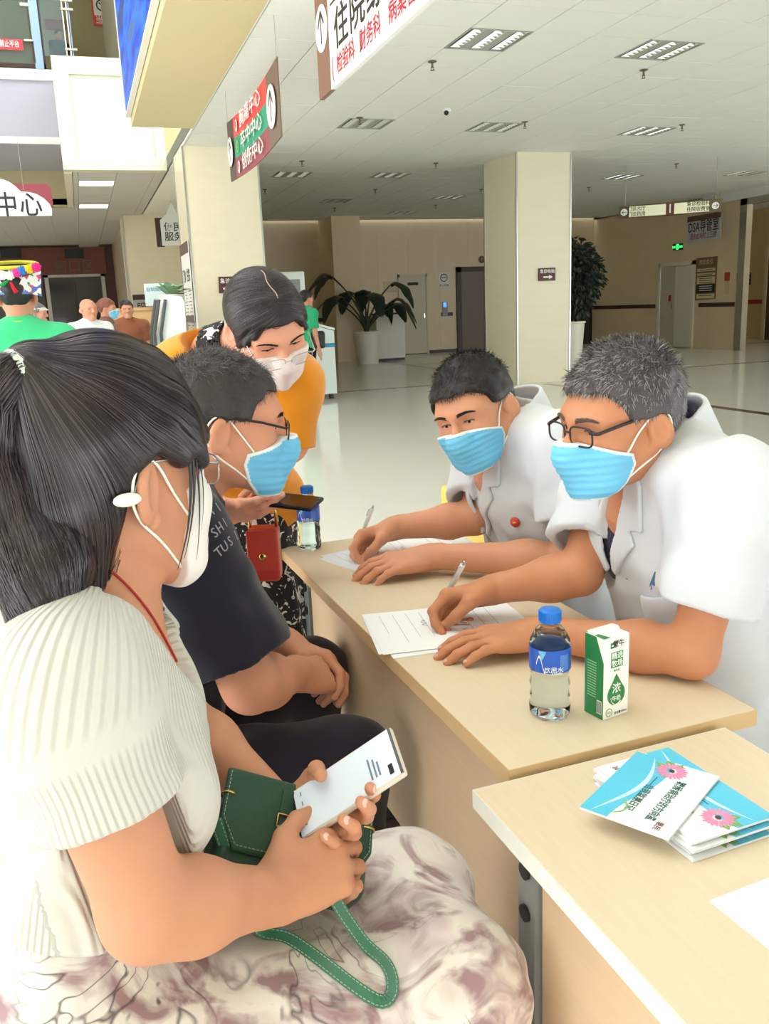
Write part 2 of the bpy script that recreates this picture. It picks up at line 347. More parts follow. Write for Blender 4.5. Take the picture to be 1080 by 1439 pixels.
# ---------------------------------------------------------------- left side: parapet box, balcony, low ceiling, far entrance
cB.location.x = -.1
M_cream = mat('cream_paint', (226, 222, 196), .5)
pb = MB().box((.02, 15.3, CZ), (1.6, 15.5, 5.25)).box((.02, 15.5, CZ-.02), (.14, 20, 5.25)).build('wall_parapet', M_cream); tag(pb, kind='structure')
MB().box((.02, 15.24, CZ), (1.6, 15.3, CZ+.2)).box((.02, 15.24, 5.0), (1.6, 15.3, 5.25)).box((.02, 15.24, CZ+.2), (.25, 15.3, 5.0)).box((1.45, 15.24, CZ+.2), (1.6, 15.3, 5.0)).build('raised_border', M_cream, pb)
MB().box((.25, 15.28, CZ+.2), (1.45, 15.299, 5.0)).build('inset_panel', mat('pale_green_panel', (204, 222, 196), .5), pb)
low = MB().box((-6, 20, CZ+.03), (.02, 31, CZ+.15)).box((.02, 15.3, CZ+.03), (2.6, 31, CZ+.15)).build('ceiling_low', mat('grid_dark', (90, 88, 84), .6)); tag(low, kind='structure')
M_lowp = mat('low_ceiling_panel', (206, 206, 198), .7)
for i in range(-10, 5):
    x0, x1 = .236+.6*i, .236+.6*i+.594
    if i > 2: continue
    x1 = min(x1, 1.597)
    if i == 0: segs = [(15.52, 16.39), (17.01, 18.2), (18.21, 19.69), (20.31, 21.5)]+[(21.51+1.2*k, 22.7+1.2*k) for k in range(8)]
    else: segs = [(15.52+1.2*k, 16.71+1.2*k) for k in range(12)]
    for y0, y1 in segs:
        if i < 0 and y0 < 20: 
            if i < -1 or y1 < 15: continue
            MB().box((.15, y0, CZ), (x1, y1, CZ+.03)).build('ceiling_panel', M_lowp, low); continue
        MB().box((x0, y0, CZ), (x1, min(y1, 30.9), CZ+.03)).build('ceiling_panel', M_lowp, low)
for k, yl in enumerate((16.4, 19.7)):
    t = thing('led_panel_light', ['glowing square light panel just behind the cream parapet', 'glowing square light panel farther along the low ceiling'][k], 'ceiling light', (.533, yl+.3, CZ), 0, 'lit panels in the low ceiling')
    MB().box((-.295, -.295, -.004), (-.28, .295, .03)).box((.28, -.295, -.004), (.295, .295, .03)).box((-.28, -.295, -.004), (.28, -.28, .03)).box((-.28, .28, -.004), (.28, .295, .03)).build('frame', M_white, t)
    MB().box((-.28, -.28, .002), (.28, .28, .012)).build('diffuser', mat('lit_diffuser', (255, 255, 255), .5, emit=(235, 245, 255), estr=6), t)
# balcony slab of the upper floor, its glass guard
zs0, zs1 = at(40, 201, 'Y', 17)[2], at(40, 98, 'Y', 17)[2]
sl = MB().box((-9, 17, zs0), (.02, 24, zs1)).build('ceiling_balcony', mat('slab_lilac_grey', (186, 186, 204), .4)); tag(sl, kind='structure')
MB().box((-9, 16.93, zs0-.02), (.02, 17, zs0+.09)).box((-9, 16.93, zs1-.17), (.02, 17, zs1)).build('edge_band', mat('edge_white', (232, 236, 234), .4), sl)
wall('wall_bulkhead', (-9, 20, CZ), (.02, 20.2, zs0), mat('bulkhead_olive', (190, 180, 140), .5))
M_glass = mat('guard_glass', (214, 232, 236), .03, trans=.92, ior=1.05, spec=.4)
bal = thing('glass_balustrade', 'framed glass balustrade with a red notice above the lilac slab', 'balustrade', (0, 16.97, zs1))
xs = [at(px, 60, 'Y', 16.97)[0] for px in (-80, 23, 52)]
MB().box((xs[0], -.01, .06), (xs[2]-.1, .01, 1.6)).build('glass_pane', M_glass, bal)
p0, p1 = at(46, 60, 'Y', 16.97)[0], at(58, 60, 'Y', 16.97)[0]
MB().box((p0, -.06, 0), (p1, .06, 1.75)).build('post', mat('post_blue_steel', (150, 175, 205), .25, metal=.7), bal)
MB().box((xs[0], -.03, .02), (p1+.03, .03, .08)).build('bottom_rail', M_dark, bal)
MB().box((p1, -.03, .02), (p1+.04, .03, 1.75)).build('seal_strip', M_dark, bal)
for z in (.4, .95): MB().box((p0-.13, -.05, z), (p0, -.02, z+.05)).build('clamp', M_steel, bal)
fx0, fx1 = at(-10, 60, 'Y', 16.9)[0], at(47, 60, 'Y', 16.9)[0]
zf = at(20, 57, 'Y', 16.9)[2]-zs1
MB().box((fx0, -.075, .09), (fx0+.02, -.06, zf)).box((fx1-.03, -.075, .09), (fx1, -.06, zf)).box((fx0, -.075, zf-.03), (fx1, -.06, zf)).build('notice_frame', M_dark, bal)
rz0 = at(15, 66, 'Y', 16.89)[2]-zs1
MB().box((at(-30, 60, 'Y', 16.89)[0], -.085, rz0-.04), (at(32, 60, 'Y', 16.89)[0], -.077, rz0+.12)).build('red_strip', mat('notice_red', (235, 70, 80), .5), bal)
text('notice_lettering', '禁止平台', .115, frame((at(13, 60, 'Y', 16.89)[0], -.087, rz0+.04), (1, 0, 0), (0, -1, 0)), M_txtw, bal, bold=.003, w=.3)
# second guard with slim steel rails above the parapet
g2 = thing('steel_guard_post', 'slim twin-rod steel guard post standing on the cream parapet', 'railing', (0, 15.42, 5.25))
xg = at(90, 40, 'Y', 15.42)[0]
for dx in (0, .06): MB().tube([(xg+dx, 0, 0), (xg+dx, 0, 1.3)], .012, 8).build('rod', M_steel, g2)
for z in (.12, .68, .8): MB().box((xg-.02, -.03, z), (xg+.16, -.01, z+.03)).build('clip', M_steel, g2)
MB().box((xg+.085, -.006, .02), (xg+.1, .006, 1.3)).build('seal_strip', mat('seal_blue', (140, 160, 185), .3), g2)
MB().box((at(58, 40, 'Y', 15.42)[0], -.006, .03), (xg, .006, 1.3)).build('glass_pane', M_glass, g2)
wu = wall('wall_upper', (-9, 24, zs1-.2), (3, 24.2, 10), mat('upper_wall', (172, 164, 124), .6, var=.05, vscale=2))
t = thing('warning_sign', 'red and white warning sign on the upper floor wall', 'sign', at(157, 18, 'Y', 23.95))
MB().box((-.45, -.02, -.3), (.6, .02, .36)).build('board', mat('warning_red', (232, 80, 62), .5), t)
MB().box((-.41, -.026, -.08), (.56, -.02, .31)).build('white_field', M_txtw, t)
MB().prism([(.03, 0, 0), (.35, 0, 0), (.19, 0, .28)], (0, -.026, -.02), (0, -.006, 0)).build('yellow_triangle', mat('warn_yellow', (235, 210, 40), .5), t)
MB().lathe([(.1, 0), (.13, 0), (.13, .006), (.1, .006)], (-.22, -.026, .14), axis=(0, -1, 0), n=20).build('ring_symbol', M_txt, t)
MB().box((-.3, -.032, .13), (-.14, -.026, .155), rot=np.array(Matrix.Rotation(.7, 3, 'Y'))).build('bar_symbol', M_txt, t)
text('sign_lettering', '当心跌落', .19, frame((-.02, -.03, -.19), (1, 0, 0), (0, -1, 0)), M_txtw, t, bold=.006)
q = at(76, 36, 'Y', 23.95); o = MB().box((-.2, -.02, -.1), (.24, .01, .13)).build('wall_plaque', mat('plaque_red', (160, 50, 55), .5)); o.location = q; tag(o, 'dark red plaque on the upper wall behind the standing man', 'sign'); MB().box((.015, -.024, -.1), (.025, -.02, .13)).build('fold_line', M_dark, o)
# far entrance wall
we = wall('wall_far', (-6, 31, 0), (2.6, 31.2, CZ+.1), mat('entrance_wall', (96, 62, 54), .5))
zb = at(100, 386, 'Y', 31)[2]
fb = MB().box((-6, 30.9, zb), (1.0, 31, CZ)).build('trim_10', mat('fascia_red_brown', (128, 72, 58), .5)); tag(fb, kind='structure')
text('fascia_lettering', '窗口区', .42, frame((at(105, 377, 'Y', 30.9)[0], 30.885, at(105, 375, 'Y', 30.9)[2]), (1, 0, 0), (0, -1, 0)), mat('fascia_letter', (120, 96, 88), .5), fb)
for px0, px1 in ((90, 118), (0, 30)):
    a, b_ = at(px0, 350, 'Y', 30.88), at(px1, 363, 'Y', 30.88); MB().box((a[0], 30.86, b_[2]), (b_[0], 30.9, a[2])).build('vent_grille', M_black, fb)
dg = thing('door_5', None, None); dg['kind'] = 'structure'
a, b_ = at(62, 390, 'Y', 30.9)[0], at(147, 390, 'Y', 30.9)[0]
MB().box((a, 30.88, 0), (a+.12, 31, zb)).box((b_-.12, 30.88, 0), (b_, 31, zb)).box((a, 30.88, zb-.08), (b_, 31, zb)).build('door_frame', mat('alu_frame', (170, 164, 156), .35, metal=.5), dg)
mdg = mat('dark_door_glass', (40, 34, 40), .08)
for k in range(2): MB().box((a+.12+k*(b_-a-.24)/2, 30.93, 0), (a+.1+(k+1)*(b_-a-.24)/2, 30.96, zb-.08)).build('door_glass', mdg, dg)
MB().box((-6, 30.93, 0), (a-.05, 30.96, zb)).build('door_glass', mdg, dg)
wall('wall_passage', (1.25, 22.8, 0), (1.45, 31, CZ+.1), mat('passage_wall', (180, 164, 140), .4))
wall('wall_left', (-9.2, 9, 0), (-9, 31, 10), M_wall)
# arrow-topped hanging sign beside the column
q = at(242, 345, 'Z', 2.75); t = thing('hanging_sign', 'white pointed hanging sign beyond the white-faced column', 'sign', q)
MB().prism([(-.2, 0, 0), (.3, 0, 0), (.3, 0, .5), (.16, 0, .62), (.05, 0, .85), (-.06, 0, .62), (-.2, 0, .5)], (0, 0, 0), (0, .03, 0)).build('board', mat('sign_pale', (225, 232, 232), .5), t)
MB().box((-.3, .04, -.02), (-.15, .08, .55)).build('dark_backing', M_dark, t); MB().box((.04, .005, .85), (.06, .015, 1.0)).build('hanger_rod', M_steel, t)
text('sign_lettering', '便民\n服务', .19, frame((.05, -.004, .26), (1, 0, 0), (0, -1, 0)), M_txt, t, bold=.004)
# service centre cloud sign with its red board
y0 = 12.0; pc = lambda px, py: at(px, py, 'Y', y0)
t = thing('cloud_sign', 'white cloud-shaped hanging sign of the service centre', 'sign', pc(0, 303))
o_ = pc(0, 303); pts = [pc(*p)-o_ for p in ((-75, 304), (73, 303), (73, 295), (70, 287), (62, 279), (52, 273), (42, 270), (29, 269), (22, 262), (12, 255), (0, 251), (-14, 250), (-28, 255), (-38, 264), (-52, 263), (-66, 272), (-75, 286))]
MB().prism(pts, (0, 0, 0), (0, .04, 0)).build('board', mat('cloud_white', (250, 252, 250), .4), t)
text('sign_lettering', '服务中心', .3, frame(pc(-8, 290)-o_+np.array([0, -.004, 0]), (1, 0, -.0), (0, -1, 0)), M_txt, t, bold=.006, w=1.08, spacing=1.1)
for x in (-.3, .3): MB().box((x, .018, .3), (x+.004, .022, CZ-o_[2])).build('hanger_rod', M_steel, t)
o = MB()
a, b_ = at(-60, 290, 'Y', 13.5), at(71, 258, 'Y', 13.5); c_ = at(64, 258, 'Y', 13.5); d_ = at(71, 266, 'Y', 13.5)
o.prism([(a[0], 13.5, a[2]), (b_[0], 13.5, a[2]), (b_[0], 13.5, d_[2]), (c_[0]+.035, 13.5, b_[2]-.02), (c_[0], 13.5, b_[2]), (a[0], 13.5, b_[2])], (0, 0, 0), (0, .05, 0))
o = o.build('red_board_sign', mat('board_red', (150, 70, 76), .5)); tag(o, 'plain dark red rounded board hanging behind the white cloud sign', 'sign')
# directory board on the pale side of the column
db = thing('directory_board', 'tall white directory poster on the side of the cream column', 'poster', (1.585, 13.68, 0))
zt, zb2 = at(264, 338, 'X', 1.585)[2], at(270, 452, 'X', 1.585)[2]
MB().box((-.012, -.5, zb2), (0, .5, zt)).build('sheet', M_white, db)
MB().box((-.016, -.5, zt-.16), (-.012, .5, zt)).build('header_band', M_brown, db)
MB().box((-.016, -.5, zb2), (-.012, .5, zb2+.09)).build('footer_band', M_brown, db)
for k in range(2): text('column_heading', ['门诊', '住院'][k], .2, frame((-.014, .25-.5*k, zt-.48), (0, -1, 0), (-1, 0, 0)), M_txt, db, bold=.01)
for k in range(22):
    for s in (0, 1): MB().box((-.0135, .44-.5*s-.1*(k % 3), zt-.7-k*.05), (-.012, .1-.5*s, zt-.685-k*.05)).build('text_line', mat('print_grey', (130, 130, 128), .6), db)
# service counter, kiosk, small plant and notice near the column
ys = 11.2
P = lambda px, py: at(px, py, 'Y', ys)
t = thing('information_kiosk', 'white self-service kiosk with dark slotted front near the column', 'kiosk', (P(240, 430)[0], ys, 0))
zt = P(240, 414)[2]; kx = P(240, 430)[0]
kb = MB().prism([(P(222, 470)[0]-kx-.1, 0, 0), (P(258, 470)[0]-kx, 0, 0), (P(259, 425)[0]-kx, 0, zt-.1), (P(255, 416)[0]-kx, 0, zt-.03), (P(232, 414)[0]-kx, 0, zt), (P(222, 470)[0]-kx-.02, 0, zt-.5)], (0, 0, 0), (0, .5, 0)).build('body', mat('kiosk_white', (236, 246, 244), .3), t)
for px in (212, 217, 226):
    a, b_ = P(px, 468), P(px+6, 421); MB().tube([(a[0]-kx-.02, -.03, .2), (a[0]-kx, -.03, a[2]), (b_[0]-kx, -.03, b_[2])], .022, 6).build('dark_fin', mat('kiosk_fin', (72, 78, 80), .4), t)
t = thing('service_desk', 'light wooden service desk beyond the seated visitors', 'desk', (P(195, 440)[0], 12.6, 0))
z_ = at(200, 434, 'Y', 12.6)[2]; mwd = mat('desk_wood', (226, 190, 140), .45, var=.06, vscale=5, stretch=(1, 1, 8))
MB().box((-.35, 0, 0), (.5, .06, z_-.02)).build('front_panel', mwd, t); MB().box((-.38, -.03, z_-.02), (.53, .5, z_+.02)).build('worktop', mwd, t)
q = at(220, 432, 'Y', 12.5); q[2] = z_+.085; t = thing('desk_notice', 'pale blue notice card standing on the wooden service desk', 'sign', q); MB().box((-.14, -.01, -.05), (.14, .0, .24)).build('card', mat('card_pale', (226, 244, 248), .4), t); text('notice_lettering', '自助服务', .06, frame((0, -.012, .16), (1, 0, 0), (0, -1, 0)), mat('card_blue', (60, 140, 180), .5), t)
MB().box((-.12, 0, -.06), (.12, .12, -.045)).build('stand', M_steel, t)
q = at(165, 424, 'Y', 20); o = MB().box((-.05, 0, -.2), (1.2, .03, .32)).build('counter_sign', mat('counter_sign_grey', (176, 178, 174), .5)); o.location = at(191, 434, 'Y', 21.67); tag(o, 'grey counter sign with dark top strip on the far column', 'sign'); MB().box((-.05, -.006, .2), (1.2, 0, .32)).build('dark_strip', M_dark, o); text('sign_lettering', '服务台', .22, frame((.35, -.004, .02), (1, 0, 0), (0, -1, 0)), M_txt, o, bold=.005)

tag(MB().box((-9.4, -4.4, 9.6), (1.6, 24.2, 9.8)).build('ceiling_light_block', M_ceil), kind='structure')  # unseen roof added to keep open sky light off the foreground
tag(MB().box((1.3, 15.55, CZ+.2), (1.6, 24.2, 9.6)).build('wall_atrium', M_cream), kind='structure')
tag(MB().box((1.2, -4.2, 6.2), (1.6, 11.84, 9.6)).build('wall_atrium_side', M_cream), kind='structure')
# unseen walls added behind the camera and at left to narrow the light openings
tag(MB().box((-9.2, -4.4, 1.3), (17, -4.2, 9.8)).build('wall_front_light_block', M_cream), kind='structure')
tag(MB().box((-9.4, -4.4, 6.0), (-9.2, 9, 9.8)).build('wall_left_light_block', M_cream), kind='structure')
# ---------------------------------------------------------------- hanging direction signs
XS = 1.72
M_sign = mat('sign_white', (250, 250, 246), .45)
def on_x(px, py): return at(px, py, 'X', XS)
def arrow_disc(parent, o, r, up=True, ux=(0, -1, 0), n=(-1, 0, 0)):
    o = np.array(o, float); n_ = np.array(n, float); u_ = np.array(ux, float)
    b = MB().lathe([(0, .004), (r, .004), (r, 0)], o, axis=n, n=28); d = b.build('arrow_disc', M_sign, parent)
    z = np.array([0, 0, 1.]); q = o+n_*.0055; a = r*.13; D = z if up is True else u_*up; S = u_ if up is True else z
    m = MB()
    def bar(p, e, w):
        t = (e-p)/np.linalg.norm(e-p); s = np.cross(t, n_); m.add([p-s*w, p+s*w, e+s*w, e-s*w], [(0, 1, 2, 3)])
    bar(q-D*r*.68, q+D*r*.6, a*.55); tip = q+D*r*.72
    bar(tip, tip-D*r*.62+S*r*.5, a*.6); bar(tip, tip-D*r*.62-S*r*.5, a*.6)
    m.build('arrow_symbol', mat('arrow_brown', (84, 68, 66), .5), d)
# three-colour banner
yl, yr = 10.0, 7.45; z0, z1 = 2.72, 3.31
t = thing('hanging_banner', 'red, green and maroon three-band hanging banner with arrow discs', 'banner', (XS, (yl+yr)/2, 0))
L = yl-yr; h = L/2
def yy(f): return h-f*L                 # f runs from the far end to the near end
def band(nm, f0, f1, a, b, m, th=.012):
    # gently sagging cloth panel
    V = []; Fc = []; N = 10
    for i in range(N+1):
        f = f0+(f1-f0)*i/N; sag = -.03*math.sin(math.pi*f)
        for s in (-th/2, th/2):
            V += [(s+.02*math.sin(math.pi*f), yy(f), z0+(z1-z0)*a+sag), (s+.02*math.sin(math.pi*f), yy(f), z0+(z1-z0)*b+sag)]
    for i in range(N):
        p = i*4; Fc += [(p, p+1, p+5, p+4), (p+2, p+6, p+7, p+3), (p, p+4, p+6, p+2), (p+1, p+3, p+7, p+5)]
    Fc += [(0, 2, 3, 1), (N*4, N*4+1, N*4+3, N*4+2)]
    return me_obj(nm, V, Fc, m, t, True if False else False)
band('end_panel', 0, .13, 0, 1, mat('banner_brown_dark', (98, 80, 74), .6)); band('end_panel', .8, 1, 0, 1, mat('banner_brown_warm', (126, 106, 94), .6))
for k, (nm, c) in enumerate((('maroon_band', (160, 82, 92)), ('green_band', (58, 165, 130)), ('red_band', (238, 84, 80)))):
    band(nm, .13, .8, k/3, (k+1)/3, mat('banner_'+nm, c, .55))
    zc = z0+(z1-z0)*(k+.5)/3-.028
    text('banner_lettering', ['创伤中心', '卒中中心', '胸痛中心'][k], .165, frame((-.012, yy(.51), zc), (0, -1, 0), (-1, 0, 0)), M_txtw, t, bold=.005, w=L*.42, spacing=1.05)
    MB().lathe([(0, .003), (.06, .003), (.06, 0)] if k != 1 else [(.045, .003), (.058, .003), (.058, 0), (.045, 0)], (-.006, yy(.215), zc), axis=(-1, 0, 0), n=20).build('round_emblem', M_txtw if k != 1 else mat('emblem_green', (170, 215, 120), .5), t)
    text('emblem_mark', ['创', '卒', '胸'][k], .075, frame((-.0105, yy(.215), zc), (0, -1, 0), (-1, 0, 0)), (mat('banner_maroon_band', 0), MATS.get('emblem_green', M_txt), MATS.get('banner_red_band', M_txt))[k], t)
for f in (.065, .9): arrow_disc(t, (-.018, yy(f), (z0+z1)/2-.02), .145 if f < .5 else .17)
for y in (h-.02, -h+.02):
    MB().tube([(0, y, z1-.01), (0, y, CZ)], .002, 5).build('hanger_wire', M_steel, t); MB().ell((0, y, z1), (.012, .012, .012)).build('clip', M_steel, t)
# large white sign
q = on_x(452, 141); yb_ = q[1]; zb_ = q[2]; ye = 2.9; ht = .78
t = thing('hanging_direction_sign', 'large white hanging direction sign with brown arrow end and red lettering', 'sign', (XS, (yb_+ye)/2, zb_))
h = (yb_-ye)/2
MB().box((-.015, -h, 0), (.015, h-.3, ht)).build('board', M_sign, t)
MB().box((-.016, h-.3, 0), (.016, h, ht)).build('end_panel', mat('sign_warm_brown', (140, 104, 90), .5), t)
arrow_disc(t, (-.018, h-.15, .4), .14)
Ft = lambda y, z: frame((-.0165, y, z), (0, -1, 0), (-1, 0, 0))
for w_, y_, l_ in (('检验科', .45, .38), ('财务科', .93, .38), ('病案管理科', 1.44, .68)): text('department_lettering', w_, .125, Ft(h-y_, .1), M_txtr, t, align='LEFT', bold=.002, w=l_)
text('heading_lettering', '住院综合楼', .25, Ft(h-.42, .29), M_txt, t, align='LEFT', bold=.005, spacing=1.12, w=1.62)
MB().box((-.0168, -h+.05, .468), (-.015, h-.36, .48)).build('ruled_line', M_txt, t)
for w_, y_, l_ in (('放射科', .4, .38), ('超声科', .88, .38), ('内镜中心', 1.38, .5)): text('department_lettering', w_, .125, Ft(h-y_, .56), M_txtr, t, align='LEFT', bold=.002, w=l_)
text('bracket_lettering', '(', .16, Ft(h-.36, .11), M_txtr, t); text('bracket_lettering', ')', .16, Ft(h-2.32, .11), M_txtr, t)
for y in (h-.1, -h+.1): MB().tube([(0, y, ht), (0, y, CZ-zb_)], .004, 6).build('hanger_rod', M_steel, t)
# numbered directory sign over the corridor
zT = 2.93
pl_, pr_ = at(870, 290, 'Z', zT), at(1014, 279, 'Z', zT); u = pr_-pl_; Ls = np.linalg.norm(u); u /= Ls; n_ = np.cross(u, [0, 0, 1.])
hs = (zT-at(870, 308, 'Y', pl_[1])[2])
t = thing('directory_sign', 'brown hanging directory sign numbered one with two pale panels', 'sign', (pl_+pr_)/2-np.array([0, 0, hs]))
def FS(x, z, e=.021): return np.array(u)*x+n_*e+np.array([0, 0, z])
def bx(nm, x0, x1, za, zb, th, m, par=t):
    P_ = [FS(x0, za, th), FS(x1, za, th), FS(x1, zb, th), FS(x0, zb, th)]; return MB().prism(P_, (0, 0, 0), tuple(-n_*th*2)).build(nm, m, par)
bx('board', -Ls/2, Ls/2, 0, hs, .018, mat('dir_brown', (100, 76, 48), .5))
bx('end_panel', Ls/2-.2, Ls/2, 0, hs, .019, mat('dir_olive', (110, 92, 56), .5)); bx('number_panel', -.06, .08, 0, hs, .0185, mat('dir_red_brown', (104, 50, 34), .5))
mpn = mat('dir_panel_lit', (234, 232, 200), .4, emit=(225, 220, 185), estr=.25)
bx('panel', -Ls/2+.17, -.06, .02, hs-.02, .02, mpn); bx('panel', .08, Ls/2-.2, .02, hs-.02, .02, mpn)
FT = lambda x, z: frame(FS(x, z, .022), u, n_)
text('number', '1', hs*.95, FT(.01, hs*.5), M_txtw, t, bold=.002)
for k, s in enumerate(('门诊大厅', '门诊药房')): text('sign_lettering', s, .078, FT(-Ls/2+.3, hs*(.7-.42*k)), M_txt, t, bold=.002); bx('underline', -Ls/2+.2, -Ls/2+.45, hs*(.52-.42*k), hs*(.53-.42*k), .0205, M_txt)
for k, s in enumerate(('急诊检验科', '住院收费室')): text('sign_lettering', s, .078, FT(Ls/2-.38, hs*(.74-.42*k)), M_txt, t, bold=.002); bx('underline', Ls/2-.58, Ls/2-.22, hs*(.52-.42*k), hs*(.53-.42*k), .0205, M_txt)
arrow_disc(t, FS(-Ls/2+.085, hs*.5, .019), .06, -1, u, n_); arrow_disc(t, FS(Ls/2-.1, hs*.5, .02), .06, 1, u, n_)
for x in (-Ls/2+.1, Ls/2-.1): MB().tube([FS(x, hs, 0), FS(x, CZ-zT+hs, 0)], .005, 6).build('hanger_rod', M_steel, t)
# small wall and column signs
def wall_sign(name, label, tl, tr, br, bl, k, v, m, th=.02):
    P_ = [at(*p, k, v) for p in (bl, br, tr, tl)]; c = sum(P_)/4
    t = thing(name, label, 'sign', c); off = {'X': np.array([th, 0, 0]), 'Y': np.array([0, th, 0])}[k]
    MB().prism([p-c for p in P_], (0, 0, 0), tuple(off)).build('board', m, t)
    return t, [p-c for p in P_]
t, P_ = wall_sign('banner_sign', 'white banner reading catheter room hung below the directory sign', (965, 305), (1012, 301), (1012, 334), (965, 343), 'X', XR-.5, mat('banner_pale', (196, 194, 200), .5), .01)
z_t = P_[3][2]; ln = abs(P_[0][1]-P_[1][1]); hh = P_[3][2]-P_[0][2]; Fx = lambda y, z: frame((-.006, y, z), (0, -1, 0), (-1, 0, 0))
MB().box((-.004, -ln/2, hh*.3), (.0, ln/2, hh*.5)).build('header_band', M_brown, t)
text('banner_lettering', 'DSA导管室', .3, Fx(0, hh*.06), M_txt, t, bold=.008, w=ln*.9); text('banner_lettering', '请由此电梯上三楼', .16, Fx(0, -hh*.27), mat('maroon_print', (140, 70, 70), .5), t, bold=.003, w=ln*.8)
for s in (-1, 1): MB().tube([(0, s*ln*.45, hh*.45), (0, s*ln*.45, CZ-at(988, 320, 'X', XR-.5)[2])], .004, 5).build('hanger_wire', M_steel, t)
t, P_ = wall_sign('exit_sign', 'glowing green exit sign on the right wall above the door', (945, 343), (958, 342), (958, 351), (945, 352), 'X', XR-.03, M_black, .03)
MB().box((-.004, -.2, -.025), (0, .2, .025)).box((-.004, -.05, -.06), (0, .05, .07)).build('running_symbol', mat('exit_glow', (40, 230, 90), .4, emit=(40, 230, 90), estr=2.5), t)
t, P_ = wall_sign('wall_directory', 'wall directory of stacked pale strips beside the right door', (978, 363), (1007, 360), (1004, 420), (976, 422), 'X', XR-.02, mat('dir_bronze', (120, 96, 62), .5), .02)
ln = abs(P_[0][1]-P_[1][1]); hh = P_[3][2]-P_[0][2]
for k, (a, b_, m_) in enumerate(((.24, .17, M_sign), (.13, .07, M_sign), (.04, -.12, M_sign), (-.14, -.33, M_black), (-.36, -.47, M_sign))):
    MB().box((-.012, -ln*.46, hh*b_), (0, ln*.42, hh*a)).build('strip', m_ if m_ is M_black else mat('strip_cream', (222, 208, 160), .5), t)
    for r_ in range(3 if a-b_ > .12 else 1): MB().box((-.014, -ln*.35, hh*(a-.03-.05*r_)), (-.012, ln*.3, hh*(a-.045-.05*r_))).build('text_line', M_txt if m_ is not M_black else M_txtw, t)
text('heading_lettering', '楼层索引', .13, Fx(0, hh*.38), mat('strip_cream', 0), t)
for k, (px, py) in enumerate(((1021, 396), (1038, 397))):
    q = at(px, py, 'X', XR-.012); t = thing('extinguisher_notice', ['red and white notice on the pier by the metal frame', 'red and white notice past the metal frame edge'][k], 'sign', q)
    MB().box((0, -.09, -.28), (.01, .09, .22)).build('card', mat('notice_cream2', (214, 190, 150), .5), t); MB().box((-.004, -.09, .02), (0, .09, .22)).build('red_field', mat('notice_red2', (190, 60, 45), .5), t)
t, P_ = wall_sign('lobby_sign', 'small dark sign beside the dark lobby doorway', (1042, 384), (1054, 383), (1054, 400), (1042, 401), 'X', 18.45, M_dark, .02)
for k in range(3): MB().box((-.004, -.15, .12-.11*k), (0, .15, .15-.11*k)).build('text_line', mat('gold_line', (190, 170, 120), .5), t)
t, P_ = wall_sign('emergency_sign', 'maroon emergency direction sign on the free-standing column', (757, 377), (780, 376), (780, 394), (757, 395), 'Y', 13.07, mat('maroon_sign', (86, 44, 44), .5), .025)
text('sign_lettering', '急诊检验', .068, frame((0, -.005, .045), (1, 0, 0), (0, -1, 0)), M_txtw, t, bold=.002)
MB().box((-.07, -.005, -.055), (.04, 0, -.03)).prism([(.035, 0, -.075), (.1, 0, -.042), (.035, 0, -.01)], (0, -.005, 0), (0, .005, 0)).build('arrow_symbol', M_txtw, t)
t, P_ = wall_sign('emergency_sign', 'maroon emergency sign on the column behind the bending woman', (307, 389), (340, 388), (340, 411), (308, 412), 'Y', 13.07, mat('maroon_sign', 0), .025)
text('sign_lettering', '急诊检验', .075, frame((0, -.005, .05), (1, 0, 0), (0, -1, 0)), M_txtw, t, bold=.002)
MB().box((-.11, -.005, -.065), (.06, 0, -.04)).prism([(.055, 0, -.09), (.12, 0, -.052), (.055, 0, -.015)], (0, -.005, 0), (0, .005, 0)).build('arrow_symbol', M_txtw, t)
q = at(816, 400, 'Y', YB); MB_ = MB().box((-.3, -.04, 0), (.3, 0, 2.3)).build('door_6', M_dark); MB_.location = (q[0], YB-.01, 0); tag(MB_, kind='structure'); MB().box((-.36, -.05, 0), (-.3, 0, 2.36)).box((.3, -.05, 0), (.36, 0, 2.36)).box((-.36, -.05, 2.3), (.36, 0, 2.36)).build('door_frame', M_black, MB_)
# ---------------------------------------------------------------- soft-body modelling: distance fields meshed by surface nets
A3 = lambda *p: np.array(p, float)
def unit(v): v = np.array(v, float); return v/np.linalg.norm(v)
from concurrent.futures import ThreadPoolExecutor
F32 = np.float32
POOL = ThreadPoolExecutor(4)
def sph(c, r): c = np.array(c, F32); return lambda p: np.linalg.norm(p-c, axis=-1)-r
def ell(c, r, rot=None):
    c = np.array(c, F32); r = np.array(r, F32); R_ = None if rot is None else np.array(rot, F32)
    def f(p):
        q = p-c
        if R_ is not None: q = q@R_
        a = np.linalg.norm(q/r, axis=-1); b = np.linalg.norm(q/(r*r), axis=-1)+1e-9
        return a*(a-1)/b
    return f
def rc(a, b, r1, r2=None):
    a = np.array(a, F32); b = np.array(b, F32); ba = b-a; L = np.float32(ba@ba+1e-12); r2 = r1 if r2 is None else r2
    def f(p):
        t = np.clip(((p-a)@ba)/L, 0, 1); return np.linalg.norm(p-a-t[..., None]*ba, axis=-1)-(r1+(r2-r1)*t)
    return f
def rbox(c, h, r, rot=None):
    c = np.array(c, F32); h = np.array(h, F32)-np.float32(r); R_ = None if rot is None else np.array(rot, F32)
    def f(p):
        q = p-c
        if R_ is not None: q = q@R_
        q = abs(q)-h; return np.linalg.norm(np.maximum(q, 0), axis=-1)+np.minimum(q.max(-1), 0)-r
    return f
def half(o, n): o = np.array(o, float); n = unit(n); return lambda p: (p-o)@n      # inside where behind the plane
def smin(a, b, k):
    if k <= 0: return np.minimum(a, b)
    h = np.clip(.5+.5*(b-a)/k, 0, 1); return b+(a-b)*h-k*h*(1-h)
